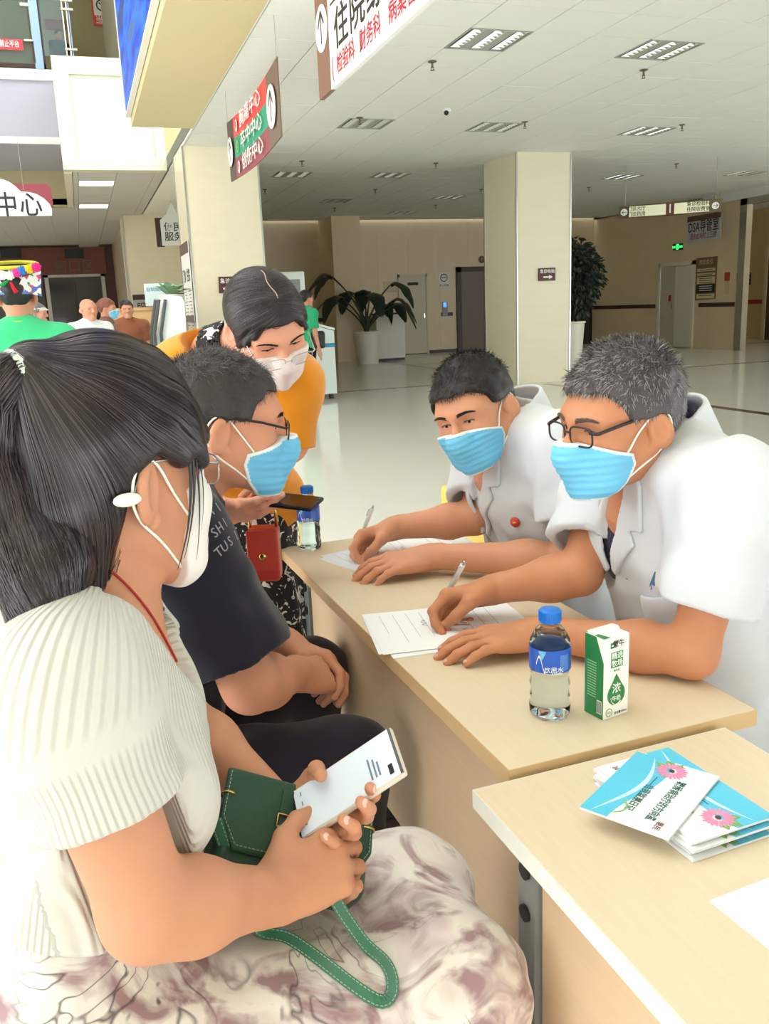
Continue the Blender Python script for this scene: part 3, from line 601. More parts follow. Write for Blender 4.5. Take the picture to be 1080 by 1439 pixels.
def smax(a, b, k): return -smin(-a, -b, k)
def su(k, *fs):
    def f(p):
        d = fs[0](p)
        for g in fs[1:]: d = smin(d, g(p), k)
        return d
    return f
def sub(k, a, *bs):
    def f(p):
        d = a(p)
        for b in bs: d = smax(d, -b(p), k)
        return d
    return f
def inter(k, a, *bs):
    def f(p):
        d = a(p)
        for b in bs: d = smax(d, b(p), k)
        return d
    return f
def off(a, r): return lambda p: a(p)-r
def xf(f, o, R_): o = np.array(o, F32); R_ = np.array(R_, F32); return lambda p: f((p-o)@R_)   # columns of R_: local axes in the room
def xfs(f, o, Rs): o = np.array(o, F32); Ri = np.linalg.inv(Rs).T.astype(F32); k = F32(np.linalg.norm(Rs, axis=0).min()); return lambda p: f((p-o)@Ri)*k   # the same with scaled axes
def poly2(P2, q):                        # signed distance of 2D points to a polygon
    P2 = np.array(P2, q.dtype); n = len(P2); d = np.full(q.shape[:-1], 1e9, q.dtype); s = np.ones(q.shape[:-1], q.dtype)
    for i in range(n):
        a, b = P2[i], P2[i-1]; e = b-a; w = q-a; t = np.clip((w@e)/(e@e+1e-12), 0, 1); bb = w-t[..., None]*e
        d = np.minimum(d, (bb*bb).sum(-1))
        c1 = q[..., 1] >= a[1]; c2 = q[..., 1] < b[1]; c3 = e[0]*w[..., 1] > e[1]*w[..., 0]
        s = np.where((c1 & c2 & c3) | (~c1 & ~c2 & ~c3), -s, s)
    return s*np.sqrt(d)
def chain(pts, rad, k=.01): return su(k, *[rc(pts[i], pts[i+1], rad[i], rad[i+1]) for i in range(len(pts)-1)])
def wob(p, fr, ph=0): return (np.sin(p[..., 0]*fr+ph+1.3*np.sin(p[..., 1]*fr*.7+ph*2))+np.sin(p[..., 1]*fr*1.13+2.1*ph+1.1*np.sin(p[..., 2]*fr*.6))+np.sin(p[..., 2]*fr*.91+ph*.7+1.2*np.sin(p[..., 0]*fr*.8)))/3
def wrinkle(f, amp, fr, ph=0): return lambda p: f(p)+amp*wob(p, fr, ph)
def mesh_sdf(f, lo, hi, h, refine=1):
    lo = np.array(lo, float); hi = np.array(hi, float); B = 6
    nb = np.maximum(1, np.ceil((hi-lo)/(h*B)).astype(int)); N = nb*B+1
    cx = [lo[i]+(np.arange(nb[i])+.5)*B*h for i in range(3)]
    cg = np.stack(np.meshgrid(*cx, indexing='ij'), -1).reshape(-1, 3); dc = f(cg.astype(F32)).reshape(nb)
    keep = abs(dc) < h*B*1.0+.003
    D = np.repeat(np.repeat(np.repeat(np.where(dc < 0, -1., 1.), B, 0), B, 1), B, 2); D = np.pad(D, ((0, 1),)*3, mode='edge')
    o = np.arange(B+1); off_ = np.stack(np.meshgrid(o, o, o, indexing='ij'), -1).reshape(-1, 3)
    kb = np.argwhere(keep)
    def job(c0):
        idx = (kb[c0:c0+400, None, :]*B+off_[None]).reshape(-1, 3); return idx, f((lo+idx*h).astype(F32))
    for idx, v in POOL.map(job, range(0, len(kb), 400)): D[idx[:, 0], idx[:, 1], idx[:, 2]] = v
    D[0], D[-1], D[:, 0], D[:, -1], D[:, :, 0], D[:, :, -1] = 1, 1, 1, 1, 1, 1
    S = D < 0; n = N-1
    corners = [(i, j, k) for i in (0, 1) for j in (0, 1) for k in (0, 1)]
    cnt = sum(S[i:i+n[0], j:j+n[1], k:k+n[2]].astype(np.int8) for i, j, k in corners)
    act = np.argwhere((cnt > 0) & (cnt < 8)); vid = np.full(n, -1); vid[tuple(act.T)] = np.arange(len(act))
    acc = np.zeros((len(act), 3)); w = np.zeros(len(act))
    for a in range(8):
        for ax in range(3):
            ca = corners[a]
            if ca[ax]: continue
            cb = list(ca); cb[ax] = 1
            pa = act+ca; pb = act+cb; da = D[tuple(pa.T)]; db = D[tuple(pb.T)]; m = (da < 0) != (db < 0)
            t = np.where(m, da/(da-db+1e-15), 0); acc += np.where(m[:, None], pa+t[:, None]*(pb-pa), 0); w += m
    V = lo+acc/w[:, None]*h
    for _ in range(refine):
        d, *gs = POOL.map(lambda e: f((V+e).astype(F32)).astype(float), [np.zeros(3), *(np.eye(3)*h*.25)]); g = np.stack([x-d for x in gs], -1)/(h*.25); gn = (g*g).sum(-1)+1e-6
        V = V-np.clip(d/gn, -h*.5, h*.5)[:, None]*g*(gn > .05)[:, None]
    Q = []
    for ax in range(3):
        b, c = (ax+1) % 3, (ax+2) % 3
        s0 = [slice(0, N[i]-1) if i == ax else slice(1, N[i]-1) for i in range(3)]; s1 = list(s0); s1[ax] = slice(1, N[ax])
        A_, B_ = S[tuple(s0)], S[tuple(s1)]; e = np.argwhere(A_ != B_)
        if not len(e): continue
        fl = A_[tuple(e.T)]; e = e+np.array([0 if i == ax else 1 for i in range(3)])
        q = []
        for db_, dc_ in ((-1, -1), (0, -1), (0, 0), (-1, 0)):
            x = e.copy(); x[:, b] += db_; x[:, c] += dc_; q.append(vid[tuple(x.T)])
        q = np.stack(q, -1); q[~fl] = q[~fl][:, ::-1]; Q.append(q)
    return V, (np.concatenate(Q) if Q else np.zeros((0, 4), int))
def merge(*VF):
    V = []; Q = []; n = 0
    for v, q in VF: V.append(v); Q.append(q+n); n += len(v)
    return np.concatenate(V), np.concatenate(Q)
def fast_mesh(name, V, Q, m, parent=None, smooth=True, attrs=None, mi=None):
    me = bpy.data.meshes.new(name); k = Q.shape[1]
    me.vertices.add(len(V)); me.vertices.foreach_set('co', np.asarray(V, np.float32).ravel())
    me.loops.add(len(Q)*k); me.loops.foreach_set('vertex_index', np.asarray(Q, np.int32).ravel())
    me.polygons.add(len(Q)); me.polygons.foreach_set('loop_start', np.arange(len(Q), dtype=np.int32)*k)
    ms_ = m if isinstance(m, (list, tuple)) else [m]
    for x in ms_: me.materials.append(x)
    me.update(calc_edges=True); me.validate()
    if smooth: me.shade_smooth()
    if mi is not None: me.polygons.foreach_set('material_index', np.asarray(mi, np.int32))
    for k_, a in (attrs or {}).items():
        at_ = me.attributes.new(k_, 'FLOAT', 'POINT'); at_.data.foreach_set('value', np.asarray(a, np.float32))
    return link(bpy.data.objects.new(name, me), parent)
def sdf_obj(name, f, lo, hi, h, m, parent=None, attr=None):
    V, Q = mesh_sdf(f, lo, hi, h); return fast_mesh(name, V, Q, m, parent, attrs={k: a(V) for k, a in (attr or {}).items()})
def grad(f, p, e=.001):
    d = f(p); g = np.stack([f(p+x)-d for x in np.eye(3)*e], -1)/e; return d, g/(np.linalg.norm(g, axis=-1, keepdims=True)+1e-9)
def ribbons(name, paths, nrm, width, m, parent, taper=True):
    # paths: (N,K,3) strands; nrm: (N,K,3) outward; flat ribbons slightly lifted, narrowing to the tip
    N, K, _ = paths.shape; T = np.gradient(paths, axis=1); s = np.cross(T, nrm); s /= np.linalg.norm(s, axis=-1, keepdims=True)+1e-9
    w = np.linspace(1, .15, K)**.6 if taper else np.sin(np.linspace(.25, math.pi-.25, K))
    s = s*(w*width*.5)[None, :, None]
    V = np.stack([paths-s, paths+s], 2).reshape(-1, 3)
    i = (np.arange(N)[:, None]*K+np.arange(K-1)[None])*2; Q = np.stack([i, i+1, i+3, i+2], -1).reshape(-1, 4)
    return fast_mesh(name, V, Q, m, parent, True)
def surf_samples(V, Q, n, rng, keepfn=None):
    T = np.concatenate([Q[:, [0, 1, 2]], Q[:, [0, 2, 3]]]); a, b, c = V[T[:, 0]], V[T[:, 1]], V[T[:, 2]]
    nn = np.cross(b-a, c-a); ar = np.linalg.norm(nn, axis=1)
    if keepfn is not None: ar = ar*keepfn((a+b+c)/3)
    k = rng.choice(len(T), n, p=ar/ar.sum()); u = rng.random((n, 2)); fl = u.sum(1) > 1; u[fl] = 1-u[fl]
    P_ = a[k]+(b[k]-a[k])*u[:, :1]+(c[k]-a[k])*u[:, 1:]; nv = nn[k]/(np.linalg.norm(nn[k], axis=1, keepdims=True)+1e-12); return P_, nv
def head_rot(fx, fy, pitch=0, roll=0, s=.97, zs=.93):   # columns: forward, left, up
    f = unit([fx, fy, 0]); l = A3(-f[1], f[0], 0); u = A3(0, 0, 1)
    cp, sp = math.cos(pitch), math.sin(pitch); f2 = f*cp-u*sp; u2 = f*sp+u*cp      # pitch > 0 looks down
    cr, sr = math.cos(roll), math.sin(roll); l3 = l*cr+u2*sr; u3 = -l*sr+u2*cr      # roll > 0 lifts the left side
    return np.stack([f2*s, l3*s, u3*s*zs], 1)

# ---- head, in its own axes: x forward, y left, z up, origin between the ear canals (metres)
def head_sdf(female=False, eye_open=.0055, wide=1.0, ears=True, heavy=0):
    w = wide*(.95 if female else 1.0); j = -.004 if female else 0
    fs = [ell((-.012, 0, .043), (.097, .075*w, .086)), ell((.03, 0, .035), (.064, .066*w, .062)), ell((.042, 0, -.018), (.052, .059*w, .07)),
          ell((.035, 0, -.068), (.05, .05*w, .04)), sph((.08, 0, -.098), .018)]
    for s in (-1, 1):
        fs += [rc((.0, s*.056*w, -.04), (.07, s*.02*w, -.098), .019+j+heavy, .017), sph((.058, s*.044*w, -.02), .024), rc((.085, s*.012, .03), (.074, s*.043, .03), .011, .011)]
    h0 = su(.03, *fs)
    nose = su(.008, rc((.096, 0, .016), (.113, 0, -.02), .0085, .0125), sph((.106, .012, -.026), .0085), sph((.106, -.012, -.026), .0085))
    lips = su(.006, ell((.096, 0, -.06), (.011, .023, .0055)), ell((.094, 0, -.07), (.011, .019, .0065)))
    h1 = su(.012, h0, nose); h1 = su(.008, h1, lips)
    soc = []
    for s in (-1, 1): soc.append(ell((.101, s*.032, .012), (.017, .02, .0125)))
    h2 = sub(.014, h1, *soc)
    lid = su(.006, *[sph((.0775, s*.032, .011), .0138) for s in (-1, 1)])
    h3 = su(.006, h2, lid)
    slit = [ell((.093, s*.032, .0095), (.02, .0135, eye_open)) for s in (-1, 1)]
    h4 = sub(.0015, h3, *slit)
    if not ears: return h4
    es = []
    for s in (-1, 1):
        R_ = np.array(Matrix.Rotation(s*-.5, 3, 'Z')@Matrix.Rotation(.18, 3, 'Y'))
        e0 = ell((-.012, s*.0835*w, .0), (.021, .009, .034), R_); e1 = ell((-.006, s*.0925*w, .004), (.0125, .0085, .022), R_)
        lobe = ell((-.002, s*.078*w, -.03), (.01, .006, .011))
        es.append(su(.006, sub(.005, e0, e1), lobe))
    return su(.005, h4, *es)
def cap_sdf(female=False, wide=1.0, th=.012, hl=None, top=0):
    """hair volume: skull pushed out, cut along a hairline z=hl(x)"""
    w = wide*(.95 if female else 1.0)
    sk = su(.03, ell((-.012, 0, .043+top*.4), (.097+th*.8, (.075*w)+th, .086+th+top)), ell((.03, 0, .035), (.064+th*.5, .066*w+th*.8, .064+th)))
    xs, zs = zip(*hl)
    return inter(.006, sk, lambda p: (np.interp(p[..., 0], xs, zs)-p[..., 2])*.75)
# ---------------------------------------------------------------- the two tables
def wood(name, c, k=.06):
    m = mat(name, c, .42, var=k, vscale=14, stretch=(10, 1, 10), bump=.04, bscale=60); return m
M_top = wood('maple_laminate', (226, 208, 180)); M_pan = wood('maple_panel', (218, 188, 152)); M_edge = mat('edge_band_tan', (214, 180, 132), .5, var=.05, vscale=30)
M_edgew = mat('edge_band_white', (232, 232, 222), .5, var=.05, vscale=25); M_gm = mat('leg_grey_metal', (150, 150, 148), .45, metal=.3)
def table(loc, W, L, z, label, edge, rz):
    t = thing('folding_table', label, 'table', (loc[0], loc[1], 0), rz, 'folding tables')
    MB().box((.0012, .0012, z-.0225), (W-.0012, L-.0012, z), ch=.001).build('tabletop', M_top, t)
    MB().box((0, 0, z-.025), (W, .0012, z-.0006)).box((0, L-.0012, z-.025), (W, L, z-.0006)).box((0, .0012, z-.025), (.0012, L-.0012, z-.0006)).box((W-.0012, .0012, z-.025), (W, L-.0012, z-.0006)).build('edge_band', edge, t)
    MB().box((.055, .075, .33), (.073, L-.075, z-.03), ch=.001).build('modesty_panel', M_pan, t)
    for y in (.045, L-.045):
        lg = MB().box((.05, y-.02, .04), (.09, y+.02, z-.026)).box((W-.09, y-.02, .04), (W-.05, y+.02, z-.026)).build('leg_frame', M_gm, t)
        MB().box((.03, y-.022, .025), (W-.03, y+.022, .05)).build('foot_bar', M_gm, lg); MB().box((.05, y-.015, z-.05), (W-.05, y+.015, z-.026)).build('top_bar', M_gm, lg)
        for x in (.05, W-.05): MB().lathe([(0, 0), (.022, 0), (.022, .025), (0, .025)], (x, y, 0), n=14).build('caster', M_black, lg)
        for k_ in (.1, .16): MB().lathe([(0, .004), (.011, .004), (.011, 0)], (.0495, y+.0, z-k_), axis=(-1, 0, 0), n=12).build('bolt_hole', M_black, lg)
    return t
TZ = .75
table((.453, .909), .40, 1.195, TZ, 'maple folding table that both doctors lean on', M_edge, .034)
table((.397+1.2*math.sin(.03), .898-1.2*math.cos(.03)), .39, 1.2, TZ-.008, 'maple folding table holding the blue booklets, white chipped edge', M_edgew, .03)
# chipped white patches along the near table's edge
t2 = bpy.data.objects['folding_table.001']
for k, (y, l_) in enumerate(((1.03, .012), (.985, .02), (.94, .05), (.895, .06))):
    MB().ell((-.0005, y, TZ-.008-.009), (.002, l_/2, .006), 10, 6).build('edge_chip', mat('chip_white', (250, 250, 246), .6), t2, True)
# ---------------------------------------------------------------- people: shared builders
def skin_mat(name, c):
    m = mat(name, c, .52, sss=.12, bump=.12, bscale=260, var=.06, vscale=30, spec=.4); return m
def cloth_mat(name, c, rough=.85, bump=.25, bscale=500, sheen=.2, var=.04): return mat(name, c, rough, bump=bump, bscale=bscale, sheen=sheen, var=var, vscale=12, spec=.2)
M_coat = cloth_mat('white_coat_cotton', (212, 215, 221), .8)
M_blue = cloth_mat('mask_blue', (120, 200, 240), .8, .15, 900, 0)
M_maskw = cloth_mat('mask_white', (238, 240, 240), .85, .1, 900, 0)
M_maskp = cloth_mat('mask_blush_white', (242, 228, 226), .85, .12, 900, 0)
M_loop = mat('ear_loop_white', (246, 248, 240), .7)
M_eye = mat('eye_white', (225, 215, 208), .25); M_iris = mat('iris_brown', (38, 24, 18), .15)
M_lens = mat('spectacle_lens', (236, 240, 242), .02, trans=1, ior=1.01, spec=.5)
M_hblk = mat('hair_black', (34, 30, 32), .42, spec=.45, bump=.6, bscale=260); M_hblk2 = mat('hair_black_sheen', (66, 58, 60), .36, spec=.6)
def hand_sdf(side, curl, spread=.0, thumb=None, s=1.0):
    my = [.030, .0105, -.0105, -.029]; mx = [.086, .09, .086, .077]; L = [(.041, .025, .021), (.045, .029, .022), (.041, .027, .021), (.032, .019, .018)]; rr = [.0088, .009, .0086, .0076]
    palm = su(.016, *[rc((.004, my[i]*.62, -.002), (mx[i], my[i], 0), .0145, .0115) for i in range(4)])
    palm = su(.014, palm, ell((.045, -.002, -.006), (.045, .034, .013)), rc((-.02, 0, 0), (.02, 0, -.001), .025, .024))
    F_ = []; tips = []; J_ = []
    for i in range(4):
        c = curl[i] if isinstance(curl, (list, tuple)) and isinstance(curl[0], (list, tuple)) else curl
        p = A3(mx[i], my[i], 0); a = 0; yaw_ = spread*(1.5-i); pts = [p]; d = None
        for k in range(3):
            a += math.radians(c[k]); d = A3(math.cos(a)*math.cos(yaw_), math.cos(a)*math.sin(yaw_), -math.sin(a)); p = p+d*L[i][k]; pts.append(p)
        nv = A3(math.sin(a), 0, math.cos(a)); tips.append((pts[-1], d, nv, rr[i])); J_.append(pts)
        F_.append(chain(pts, [rr[i]*1.12, rr[i]*1.04, rr[i]*.96, rr[i]*.84], .004))
    th = [A3(*q) for q in (thumb or ((.014, .024, -.006), (.048, .048, -.016), (.076, .054, -.024), (.1, .051, -.03)))]
    tm_ = su(.012, rc(th[0], th[1], .0175, .0135)); tt = chain(th[1:], [.0125, .0108, .0088], .004)
    td = unit(th[3]-th[2]); tn = unit(np.cross(np.cross(td, A3(0, .55, .85)), td)); tips.append((th[3], td, tn, .0095)); J_.append(th)
    def f(p):
        q = p/s
        q = np.stack([q[..., 0], q[..., 1]*side, q[..., 2]], -1)
        d = F_[0](q)
        for g in F_[1:]: d = smin(d, g(q), .0012)
        d2 = smin(palm(q), tm_(q), .02); d2 = smin(d2, tt(q), .006)
        return smin(d, d2, .009)*s
    mir = np.array([1, side, 1.])
    return f, [(t[0]*mir*s, t[1]*mir, t[2]*mir, t[3]*s) for t in tips], [[q*mir*s for q in pts] for pts in J_]
def hframe(x, back):                     # columns: fingers, sideways, back of the hand
    x = unit(x); z = np.array(back, float); z = unit(z-x*(z@x)); return np.stack([x, np.cross(z, x), z], 1)
class Arm:
    def __init__(s, sh, el, wr, hx, back, side, curl, thumb=None, spread=.04, r=(.05, .041, .043, .0275), hs=1.0):
        s.sh, s.el, s.wr = map(lambda q: np.array(q, float), (sh, el, wr)); s.R = hframe(hx, back)
        hf, tips, jn = hand_sdf(side, curl, spread, thumb, hs)
        s.hf = xf(hf, s.wr, s.R); mid = s.el+(s.wr-s.el)*.32
        s.f = su(.012, su(.025, rc(s.sh, s.el, r[0], r[1]), rc(s.el, mid, r[1], r[2]), rc(mid, s.wr, r[2], r[3])), s.hf)
        s.tips = [(s.wr+s.R@t[0], s.R@t[1], s.R@t[2], t[3]) for t in tips]; s.j = [[s.wr+s.R@q for q in c] for c in jn]
        P_ = np.array([s.sh, s.el, s.wr]+[q for c in s.j for q in c]); s.lo, s.hi = P_.min(0)-.075, P_.max(0)+.075
    def mesh(s, h=.0035): return mesh_sdf(s.f, s.lo, s.hi, h)
def nails(arm, which, parent, m):
    for i in which:
        p, d, n, r = arm.tips[i]; R_ = np.stack([d, np.cross(n, d), n], 1)
        MB().ell(p-d*r*.15+n*r*.62, (r*.75, r*.62, r*.22), 10, 6, R_).build('fingernail', m, parent, True)
def torso(shL, shR, neck, pel, cd=.115, bd=.11, w=1.0, bust=0, front=0, tr=.05):
    shL, shR, neck, pel = [np.array(q, float) for q in (shL, shR, neck, pel)]
    up = unit(neck-pel); l = shL-shR; W = np.linalg.norm(l); l = unit(l-up*(l@up)); fw = np.cross(l, up); R_ = np.stack([fw, l, up], 1); H = np.linalg.norm(neck-pel)
    q = lambda x, y, z: pel+R_@A3(x, y, z*H)
    fs = [ell(q(.005, 0, .7), (cd, .40*W*w+.02, .27*H), R_), rc(shL, shR, .055, .055), rc(neck, shL, tr, .052), rc(neck, shR, tr, .052),
          ell(q(.012+front, 0, .34), (bd, .37*W*w+.02, .3*H), R_), ell(q(0, 0, .04), (.125, .18*w, .13), R_)]
    f = su(.06, *fs)
    if bust: f = su(.04, f, *[ell(q(cd*.72, s*.075, .6), (bust, .062, .065), R_) for s in (-1, 1)])
    return f, R_, q, H
def face_parts(parent, o, R_, hf, gaze=(-.0, 0), mbrow=None, female=False, brow_w=.0085, lash=True, eye_open=.0055, wide=1.0):
    T = lambda V: np.asarray(V)@R_.T+o
    for s in (-1, 1):
        b = MB().ell((0, 0, 0), (.0128,)*3, 20, 14); V = np.array(b.v); g = unit([math.cos(gaze[1])*math.cos(gaze[0]), math.sin(gaze[0]), math.sin(gaze[1])])
        Q = np.array([list(f)+[f[-1]]*(4-len(f)) for f in b.f]); c = V[Q].mean(1); mi = ((c/np.linalg.norm(c, axis=1, keepdims=True))@g > .9).astype(int)
        e = fast_mesh('eye', T(V+A3(.0765, s*.032, .0095)), Q, [M_eye, M_iris], parent, mi=mi)
    rng = np.random.default_rng(5)
    for s in (-1, 1):                    # brows: short combed hairs
        n = 170; t = rng.random(n); y = .014+t*.038; z = .0315+.006*np.sin(t*2.4)-.003*t+(rng.random(n)-.5)*brow_w*(1.05-.6*t)
        p = np.stack([np.full(n, .13), s*y, z], -1); 
        for _ in range(14): d = hf(p); p[:, 0] -= np.clip(d, -.01, .01)*.9
        dirs = np.stack([-.25*np.ones(n), s*np.ones(n), .35-.55*t], -1); dirs /= np.linalg.norm(dirs, axis=1, keepdims=True)
        _, g = grad(hf, p); p = p+g*.0006
        path = np.stack([p+dirs*k*.0032+g*.0004*k for k in range(3)], 1); path = T(path.reshape(-1, 3)).reshape(n, 3, 3); nr = np.repeat((g@R_.T)[:, None], 3, 1)
        ribbons('eyebrow', path, nr, .0013, mbrow or M_hblk, parent)
        if lash:
            yy = np.linspace(.018, .046, 9); zz = .0095+eye_open*.98*np.sqrt(np.clip(1-((yy-.032)/.0136)**2, .02, 1)); pts = np.stack([np.full(9, .1), s*yy, zz], -1)
            for _ in range(10): d = hf(pts); pts[:, 0] -= np.clip(d-.0006, -.01, .01)*.9
            MB().tube(T(pts), .0009, 5).build('eyelash', M_hblk, parent, True)
MASK_POLY = [(.036, -.034), (.07, -.022), (.1, -.009), (.15, -.004), (.16, -.06), (.13, -.128), (.06, -.122), (.04, -.09), (.03, -.055)]
def mask(parent, o, R_, hf, blue=True, poly=None, ridge=False, loops=(1, -1), m=None, wide=1.0, edge=.0055):
    P2 = np.array(poly or MASK_POLY)
    if ridge: form = su(.03, hf, rc((.106, 0, .004), (.117, 0, -.035), .006, .006), rc((.117, 0, -.035), (.1, 0, -.11), .006, .006), rc((.07, .04, -.03), (.07, .035, -.085), .02), rc((.07, -.04, -.03), (.07, -.035, -.085), .02))
    else: form = su(.03, hf, rc((.104, 0, -.005), (.112, 0, -.04), .014, .016), rc((.112, 0, -.04), (.09, 0, -.108), .016, .014), rc((.068, .044, -.03), (.066, .036, -.085), .02), rc((.068, -.044, -.03), (.066, -.036, -.085), .02))
    def f(p):
        d = form(p)-.0035
        if blue: d = d+.0006*np.sin((p[..., 2]+.004*np.cos(p[..., 1]*30))*2*math.pi/.0145)*np.clip((p[..., 0]-.04)*30, 0, 1)
        else: d = d+.0008*wob(p, 90)
        return smax(d, poly2(P2, p[..., [0, 2]]), .002)
    V, Q = mesh_sdf(f, (.02, -.1, -.14), (.165, .1, .03), .0021 if loops else .004)
    c = V[Q].mean(1); dd = poly2(P2, c[:, [0, 2]]); mi = (dd > -edge).astype(int) if blue else np.zeros(len(Q), int)
    T = lambda X: np.asarray(X)@R_.T+o
    ob = fast_mesh('face_mask', T(V), Q, [M_blue, M_maskw] if blue else [m or M_maskw], parent, mi=mi)
    for s in loops:
        pts = np.array([(.05, s*.062, -.03), (.028, s*.07, -.004), (.004, s*.078, .028), (-.018, s*.084, .037), (-.033, s*.085, .02), (-.036, s*.083, -.008), (-.018, s*.08, -.034), (.015, s*.066, -.058), (.05, s*.05, -.092)])*[1, wide, 1]
        t = np.linspace(0, 8, 41); pts = np.stack([np.interp(t, range(9), pts[:, i]) for i in range(3)], -1)
        for _ in range(6):
            d, g = grad(hf, pts); pts = pts+g*np.clip(.0016-d, 0, .01)[:, None]
        for _ in range(3): pts[1:-1] = (pts[:-2]+2*pts[1:-1]+pts[2:])/4
        MB().tube(T(pts), .0017, 6).build('ear_loop', M_loop, ob, True)
    return ob
def glasses(parent, o, R_, m, x=.107, z=.008, w=.0265, h=.0175, rr=.0013, drop=0, tilt=.0, temples=(1, -1), thick=.0022, wide=1.0):
    T = lambda X: np.asarray(X)@R_.T+o
    t = thing('eyeglasses', None, None, parent=parent)
    for s in (-1, 1):
        a = np.linspace(0, 2*math.pi, 33); cx = np.sign(np.cos(a))*abs(np.cos(a))**.55; cz = np.sign(np.sin(a))*abs(np.sin(a))**.6
        P_ = np.stack([x-.006*abs(cx*w+.034)/.06*(1)+tilt*cz*h, s*(.0335+cx*w), z+cz*h], -1)
        MB().tube(T(P_), rr, 6, caps=False).build('rim', m, t, True)
        c = P_[:-1].mean(0); MB().add(T(np.concatenate([[c], P_[:-1]])), [(0, 1+i, 1+(i+1) % 32) for i in range(32)]).build('lens', M_lens, t, True)
        if s in temples:
            tp = np.array([(x-.006, s*(.0335+w), z+h*.55), (x-.012, s*.068, z+h*.5), (.06, s*.0745*wide, .025), (.02, s*.0775*wide, .031), (-.006, s*.0805*wide, .031), (-.026, s*.082*wide, .014), (-.034, s*.081*wide, -.008)])
            u_ = np.linspace(0, 6, 31); tp = np.stack([np.interp(u_, range(7), tp[:, i]) for i in range(3)], -1); MB().tube(T(tp), thick*.6, 6).build('temple', m, t, True)
    MB().tube(T([(x-.001, -.009, z+.004), (x+.002, 0, z+.007), (x-.001, .009, z+.004)]), rr*1.1, 6).build('bridge', m, t, True)
    return t
def short_hair(parent, o, R_, hl, th=.012, top=.004, wide=1.0, n=5200, length=.022, seed=1, mats=(None, None), flow=(.6, 0, -.1), lift=.5, rough=.0025, width=.0011):
    T = lambda X: np.asarray(X)@R_.T+o
    cf = wrinkle(cap_sdf(False, wide, th, hl, top), rough, 160, seed)
    V, Q = mesh_sdf(cf, (-.15, -.13, -.12), (.14, .13, .19), .0034)
    hb = fast_mesh('hair', T(V), Q, mats[0] or M_hblk, parent)
    rng = np.random.default_rng(seed); xs, zs = zip(*hl)
    P_, N_ = surf_samples(V, Q, n, rng, lambda c: (c[:, 2] > np.interp(c[:, 0], xs, zs)+.002).astype(float))
    fl = np.array(flow, float)*np.array([1, 1, 1])+rng.normal(0, .28, (n, 3)); fl = fl-N_*(fl*N_).sum(1, keepdims=True)
    # side hair lies down, top hair lifts
    sd = np.clip(1-N_[:, 2:3]*1.2, 0, 1); fl = fl*(1-.6*sd)+sd*.8*np.array([-.35, 0, -1.])
    d = N_*lift*(1-.75*sd)+fl; d /= np.linalg.norm(d, axis=1, keepdims=True); L = length*(.55+.6*rng.random((n, 1)))*(1-.45*sd)
    path = np.stack([P_-N_*.003+d*L*t+(-N_*.25-A3(0, 0, .15))*L*t*t*.6 for t in (0, .4, .75, 1.0)], 1)
    k = rng.random(n) < .5
    for sel, m in ((k, mats[0] or M_hblk), (~k, mats[1] or M_hblk2)):
        ribbons('hair_strands', T(path[sel].reshape(-1, 3)).reshape(-1, 4, 3), np.repeat((N_[sel]@R_.T)[:, None], 4, 1), width, m, hb)
    return hb
def shoe(parent, an, d, m, sole):
    d = unit([d[0], d[1], 0]); R_ = np.stack([d, np.cross([0, 0, 1.], d), [0, 0, 1.]], 1); c = A3(an[0], an[1], 0)
    f = su(.03, rc(c+d*-.02+A3(0, 0, .05), c+d*.15+A3(0, 0, .035), .042, .034), rc(c+A3(0, 0, .05), c+A3(0, 0, .1), .045, .042))
    f = inter(.004, f, lambda p: .02-p[..., 2]); s_ = sdf_obj('shoe', f, c-.25+A3(0, 0, .23), c+.25, .006, m, parent)
    g = inter(.004, off(su(.03, rc(c+d*-.02, c+d*.15, .046, .038)), .0), lambda p: p[..., 2]-.024, lambda p: .002-p[..., 2]); sdf_obj('sole', g, c-.25+A3(0, 0, .22), c+.25+A3(0, 0, -.18), .006, sole, s_)
def legs(parent, hips, knees, ankles, m, r=(.088, .068, .045), name='trousers', pel=None, h=.008, shoes=None, wr=.003, fwd=(1, 0)):
    fs = []
    for a, b, c in zip(hips, knees, ankles): fs += [rc(a, b, r[0], r[1]), rc(b, c, r[1]*.98, r[2])]
    if pel is not None: fs.append(ell(pel, (.13, .17, .11)))
    P_ = np.array([*hips, *knees, *ankles]); f = wrinkle(su(.04, *fs), wr, 55)
    o = sdf_obj(name, f, P_.min(0)-.16, P_.max(0)+.16, h, m, parent)
    if shoes:
        for a in ankles: shoe(parent, a, fwd, *shoes)
    return o
def stool(loc, label, rz=0, h=.45):
    t = thing('stool', label, 'stool', loc, rz); mw = mat('stool_wood', (214, 178, 120), .45, var=.08, vscale=6, stretch=(1, 8, 1))
    MB().box((-.17, -.17, h-.03), (.17, .17, h), ch=.006).build('seat', mw, t)
    for x in (-1, 1):
        for y in (-1, 1): MB().tube([(x*.13, y*.13, h-.03), (x*.155, y*.155, 0)], .014, 8).build('leg', M_steel, t)
    for x in (-1, 1): MB().tube([(x*.147, -.147, .15), (x*.147, .147, .15)], .009, 8).build('stretcher', M_steel, t)
    return t
HL_M = [(-.14, -.06), (-.1, -.055), (-.06, -.02), (-.03, .025), (-.01, .03), (.02, .026), (.04, .03), (.052, .06), (.07, .078), (.13, .085)]
